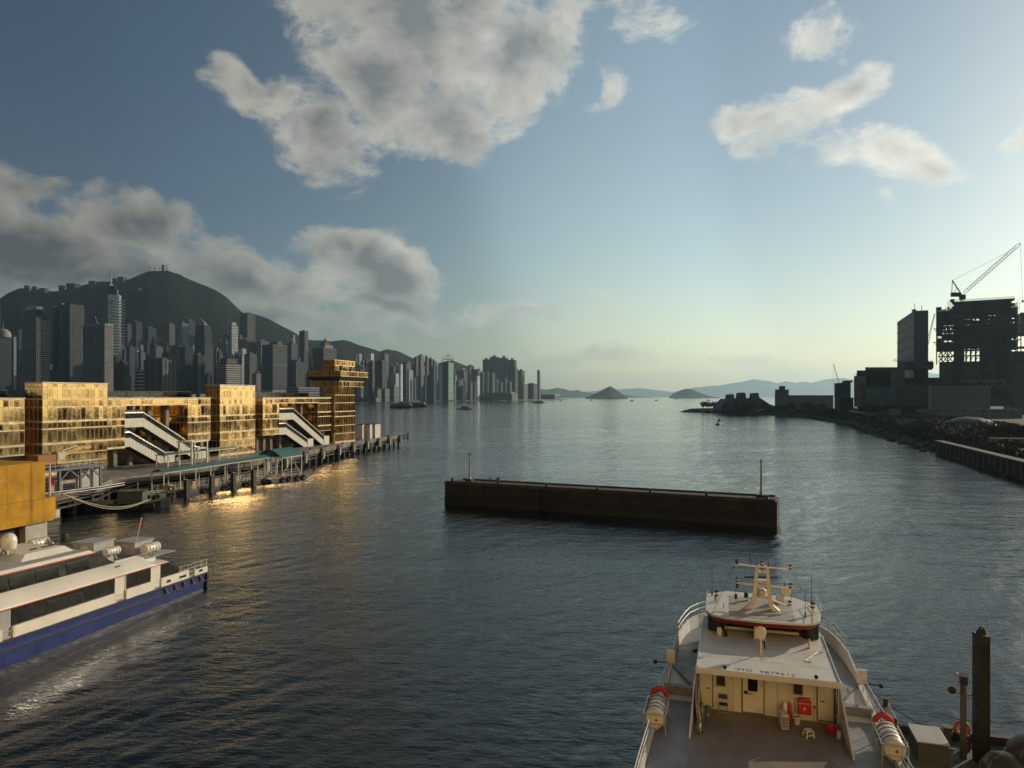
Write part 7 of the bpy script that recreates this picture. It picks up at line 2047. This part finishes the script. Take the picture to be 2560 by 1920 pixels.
for i, (x, y, l) in enumerate([(-3.16, -1.2, 'stack of long boards leaning inside the left wing plate')]):
    o = put('leaning_boards', x, y, l, 'board')
    for k in range(4): MB().loft([[(.02 + .06 * k, -.9 + .15 * k, 0), (.06 + .06 * k, -.9 + .15 * k, 0), (.06 + .06 * k, .6, 0), (.02 + .06 * k, .6, 0)], [(-.1 + .05 * k, -.9 + .2 * k, 1.3 - .2 * k), (-.06 + .05 * k, -.9 + .2 * k, 1.3 - .2 * k), (-.06 + .05 * k, .6, 1.45 - .1 * k), (-.1 + .05 * k, .6, 1.45 - .1 * k)]]).build('plank', [M_RAIL, M_SDECK, M_CREAM, M_CONC][k], o)
o = put('standing_pipes', 3.16, -.35, 'pair of thin brown poles standing in the right corner', 'pole')
for k in (0, .12): MB().cyl((k - .1, 0, 0), (k - .05, .2, 1.75), .03, 6).build('pole', mat('brown_pole', (.14, .06, .04), .6), o)

# ------------------------------------------------------------------ green working pontoon beside the vessel
gp = empty('green_pontoon', SO + Matrix.Rotation(SA, 3, 'Z') @ Vector((6.0, 3.0, 0)), SA, 'green decked working pontoon alongside the white vessel', 'pontoon')
M_GD = mat('worn_green_deck', (.085, .115, .07), .75, var=.22, scale=.6, dirt=.6, dirt_col=(.045, .045, .03), bump=.2, bscale=15)
MB().box(.1, 16, -14, 0, -.8, 1.55).build('hull', M_PILE, gp); MB().box(.12, 15.9, -13.9, -.32, 1.552, 1.6).build('deck', M_GD, gp)
MB().box(.1, 16, -.3, .05, 1.55, 1.98).build('coaming', mat('rusty_coaming', (.055, .045, .038), .8, scale=1.5, dirt=.4, dirt_col=(.10, .04, .02)), gp)
for x in (2.6,): MB().lathe([(.2, 0), (.2, .55), (.27, .58), (.27, .66)], 14, (x, -.35, 1.6)).build('bollard', M_CONC, gp, True)
MB().bar((2.1, -.35, 1.75), (3.1, -.35, 1.75), .35, .1).build('bollard_base', M_PILE, gp)
MB().tube([(-1.0, 1.5, 3.4), (0.2, .8, 2.5), (1.4, .1, 2.05), (2.4, -.3, 2.05)], .03, 6).build('mooring_line', M_TIRE, gp)
bx = empty('deck_locker', gp.matrix_basis @ Vector((.75, -2.6, 1.6)), SA, 'pale lidded steel locker on the green deck', 'locker')
MB().box(-.1, 1.15, -.6, 1.2, 0, .92).build('body', mat('locker_dark_green', (.055, .056, .042), .6, scale=1.5, streak=.3), bx); MB().box(-.16, 1.2, -.66, 1.26, .923, .98).build('lid', M_GBOX, bx, bevel=.02)
b = MB()
for y in (-.3, .6): b.box(1.2, 1.24, y, y + .12, .86, .97)
b.build('hinge', M_TIRE, bx)
pp = empty('spud_pile', gp.matrix_basis @ Vector((3.45, -2.3, 0)), SA + R(14), 'tall black square steel pile with lifting eye on the pontoon', 'pile')
MPL = mat('black_spud_steel', (.008, .007, .0065), .6, .1, var=.3, scale=1, dirt=.3, dirt_col=(.02, .010, .009))
b = MB().loft([[(-.26, -.25, -3), (.26, -.25, -3), (.26, .25, -3), (-.26, .25, -3)], [(-.26, -.25, 7.55), (.26, -.25, 7.45), (.26, .25, 7.45), (-.26, .25, 7.55)]]); b.build('shaft', MPL, pp)
MB().prism_y([(-.22, 7.4), (.24, 7.4), (.14, 7.72), (-.06, 7.78), (-.2, 7.62)], -.05, .05).build('lifting_plate', MPL, pp); MB().torus((.02, 0, 7.74), .09, .04, 14, 6, 'Y').build('lifting_eye', MPL, pp)
hm = MB().lathe([(.07, 0), (.07, .012)], 12, M=Matrix.Rotation(R(-90), 4, 'Y')).mesh('pin_hole', M_TIRE)
for i in range(6): inst(hm, 'pin_hole', pp, (-.261, -.05, 1.7 + i * .86))
lp = empty('lamp_pole', gp.matrix_basis @ Vector((2.75, -2.2, 1.6)), SA, 'grey steel pole with floodlights beside the black pile', 'lamp post')
MP = mat('grey_pole_steel', (.085, .08, .075), .6, .2, scale=2, streak=.3)
MB().cyl((0, 0, 0), (0, 0, 3.4), .15, 12, .13).build('pole', MP, lp, True); rgm = MB().bar((.14, 0, 0), (.2, 0, .04), .02).mesh('rung', M_RAIL)
for i in range(16): inst(rgm, 'rung', lp, (0, 0, .2 + i * .2))
MB().bar((-.55, 0, 3.05), (.5, 0, 2.98), .07, .05).build('arm', MP, lp)
MB().lathe([(.16, 0), (.17, .08), (.1, .14)], 12, M=Matrix.Translation((-.5, -.08, 3.16)) @ Matrix.Rotation(R(75), 4, 'X')).build('floodlight', M_TIRE, lp, True); MB().box(-.15, .15, -.15, .15, 3.45, 3.85).build('beacon', M_TIRE, lp)
b = MB()
for x, y in ((-.2, -.2), (.2, -.2), (.2, .2), (-.2, .2)): b.cyl((x, y, 3.4), (x, y, 3.95), .012, 4)
b.torus((0, 0, 3.92), .25, .012, 14, 4, 'Z'); b.cyl((0, 0, 3.85), (0, 0, 4.1), .02, 5); b.build('beacon_cage', M_RAIL, lp)
lb2 = empty('lifebuoy_stand', gp.matrix_basis @ Vector((3.15, -.55, 1.6)), SA, 'orange lifebuoy hung on a stand behind the grey pole', 'lifebuoy')
MB().torus((0, 0, .72), .3, .085, 24, 9, 'Y').build('ring', MATS['lifebuoy_orange'], lb2, True); MB().bar((-.3, .06, 0), (-.3, .06, .6), .05).bar((.3, .06, 0), (.3, .06, .6), .05).bar((-.3, .06, .45), (.3, .06, .45), .05).build('stand', M_PILE, lb2)
MB().box(-.25, .1, -.9, -.75, 0, .75).build('red_case', mat('dull_red_paint', (.16, .03, .02), .6, scale=2), lb2)
# round steel tanks at the corner of the frame
M_TK = mat('dull_bronze_tank', (.075, .062, .042), .42, .35, var=.2, scale=1, dirt=.3, dirt_col=(.03, .025, .02)); M_TKR = mat('olive_rim', (.17, .14, .07), .5, .2, scale=2)
for i, (x, y, r_, l) in enumerate([(3.9, -3.9, .95, 'smaller round steel buoy with an olive rim at the foot of the pile'), (5.75, -3.1, 1.55, 'big round steel buoy with an olive rim at the corner of the picture')]):
    o = empty('steel_buoy', gp.matrix_basis @ Vector((x, y, 1.6)), SA + R(30), l, 'buoy')
    MB().lathe([(.05, 0), (r_ * .8, .02), (r_, r_ * .35), (r_ * .97, r_ * .7), (r_ * .72, r_ * 1.05), (r_ * .3, r_ * 1.25), (.03, r_ * 1.28)], 28).build('shell', M_TK, o, True)
    MB().torus((0, 0, r_ * .5), r_, .045, 30, 6, 'Z').build('rim', M_TKR, o, True); MB().torus((0, 0, r_ * .18), r_ * 1.08, .04, 22, 6, 'Y', a0=0, a1=math.pi).build('rib', M_TKR, o, True)
# black timber fender between the vessel and the pontoon, thin rod at the bottom edge
tf = empty('timber_fender', SO + Matrix.Rotation(SA, 3, 'Z') @ Vector((5.75, 1.9, 0)), SA, 'black timber fender post leaning between vessel and pontoon', 'fender')
MB().box(-.22, .22, -1.2, .9, -1, 3.1).build('post', M_PILE, tf, bevel=.04); MB().lathe([(.12, 0), (.12, .35)], 8, (0, .3, 3.1)).build('cap', M_PILE, tf)
# ------------------------------------------------------------------ unseen gold hotel throwing warm light back; brown blocks added to dull reflections
M_HOT = mat('gold_hotel_glass', (.88, .62, .30), .13, 1.0, var=.1, scale=.3)
ht = empty('gold_hotel', (2, -7, 0), QUAY, 'gold glass hotel block behind the viewpoint', 'building')
MB().box(-95, 100, -30, 0, -1, 62).build('core', M_MULL, ht)
b = MB()
for i in range(35):
    for k in range(15): b.box(-94.6 + i * 4.06, -94.6 + i * 4.06 + 3.9, .01, .12, 2 + k * 4.0, 2 + k * 4.0 + 3.6)
o = b.build('glazing', M_HOT, ht); o['kind'] = 'stuff'
of = empty('reflection_block', (-178, 30, 0), R(-18.9), 'unseen brown block added to darken the gold terminal reflections', 'building')
MB().box(-60, 0, -120, 110, -1, 58).build('core', mat('added_block_brown', (.055, .038, .026), .6, scale=.2), of)  # unseen block with dark faces, added for the terminal glass to mirror
MB().box(44, 100, .005, .1, -1, 62).build('bounce_mask', MATS['added_block_brown'], ht)  # dull bay added over the hotel to keep warm bounce off the breakwater
b = MB()
for k in range(13):
    for i in range(38): b.box(.01, .15, -118 + i * 6, -118 + i * 6 + 5.2, 3 + k * 4.2, 3 + k * 4.2 + 2.6)
o = b.build('glazing', mat('added_block_glass', (.05, .028, .014), .12, 0, var=.3, scale=.2, spec=.6), of); o['kind'] = 'stuff'
# ------------------------------------------------------------------ haze over the harbour
def build_haze():
    b = MB().box(-20000, 24000, -600, 31000, -2.0, 900)
    m = bpy.data.materials.new('harbour_haze')
    m.use_nodes = True
    t = m.node_tree
    t.nodes.clear()
    v = t.nodes.new('ShaderNodeVolumePrincipled')
    v.inputs['Color'].default_value = (.58, .84, 1.0, 1)
    v.inputs['Density'].default_value = 4.6e-5
    v.inputs['Anisotropy'].default_value = .45
    o = t.nodes.new('ShaderNodeOutputMaterial')
    link(t, v.outputs[0], o.inputs['Volume'])
    h = b.build('haze', m)
    tag(h, 'pale evening haze lying over the harbour', kind='stuff')


build_haze()
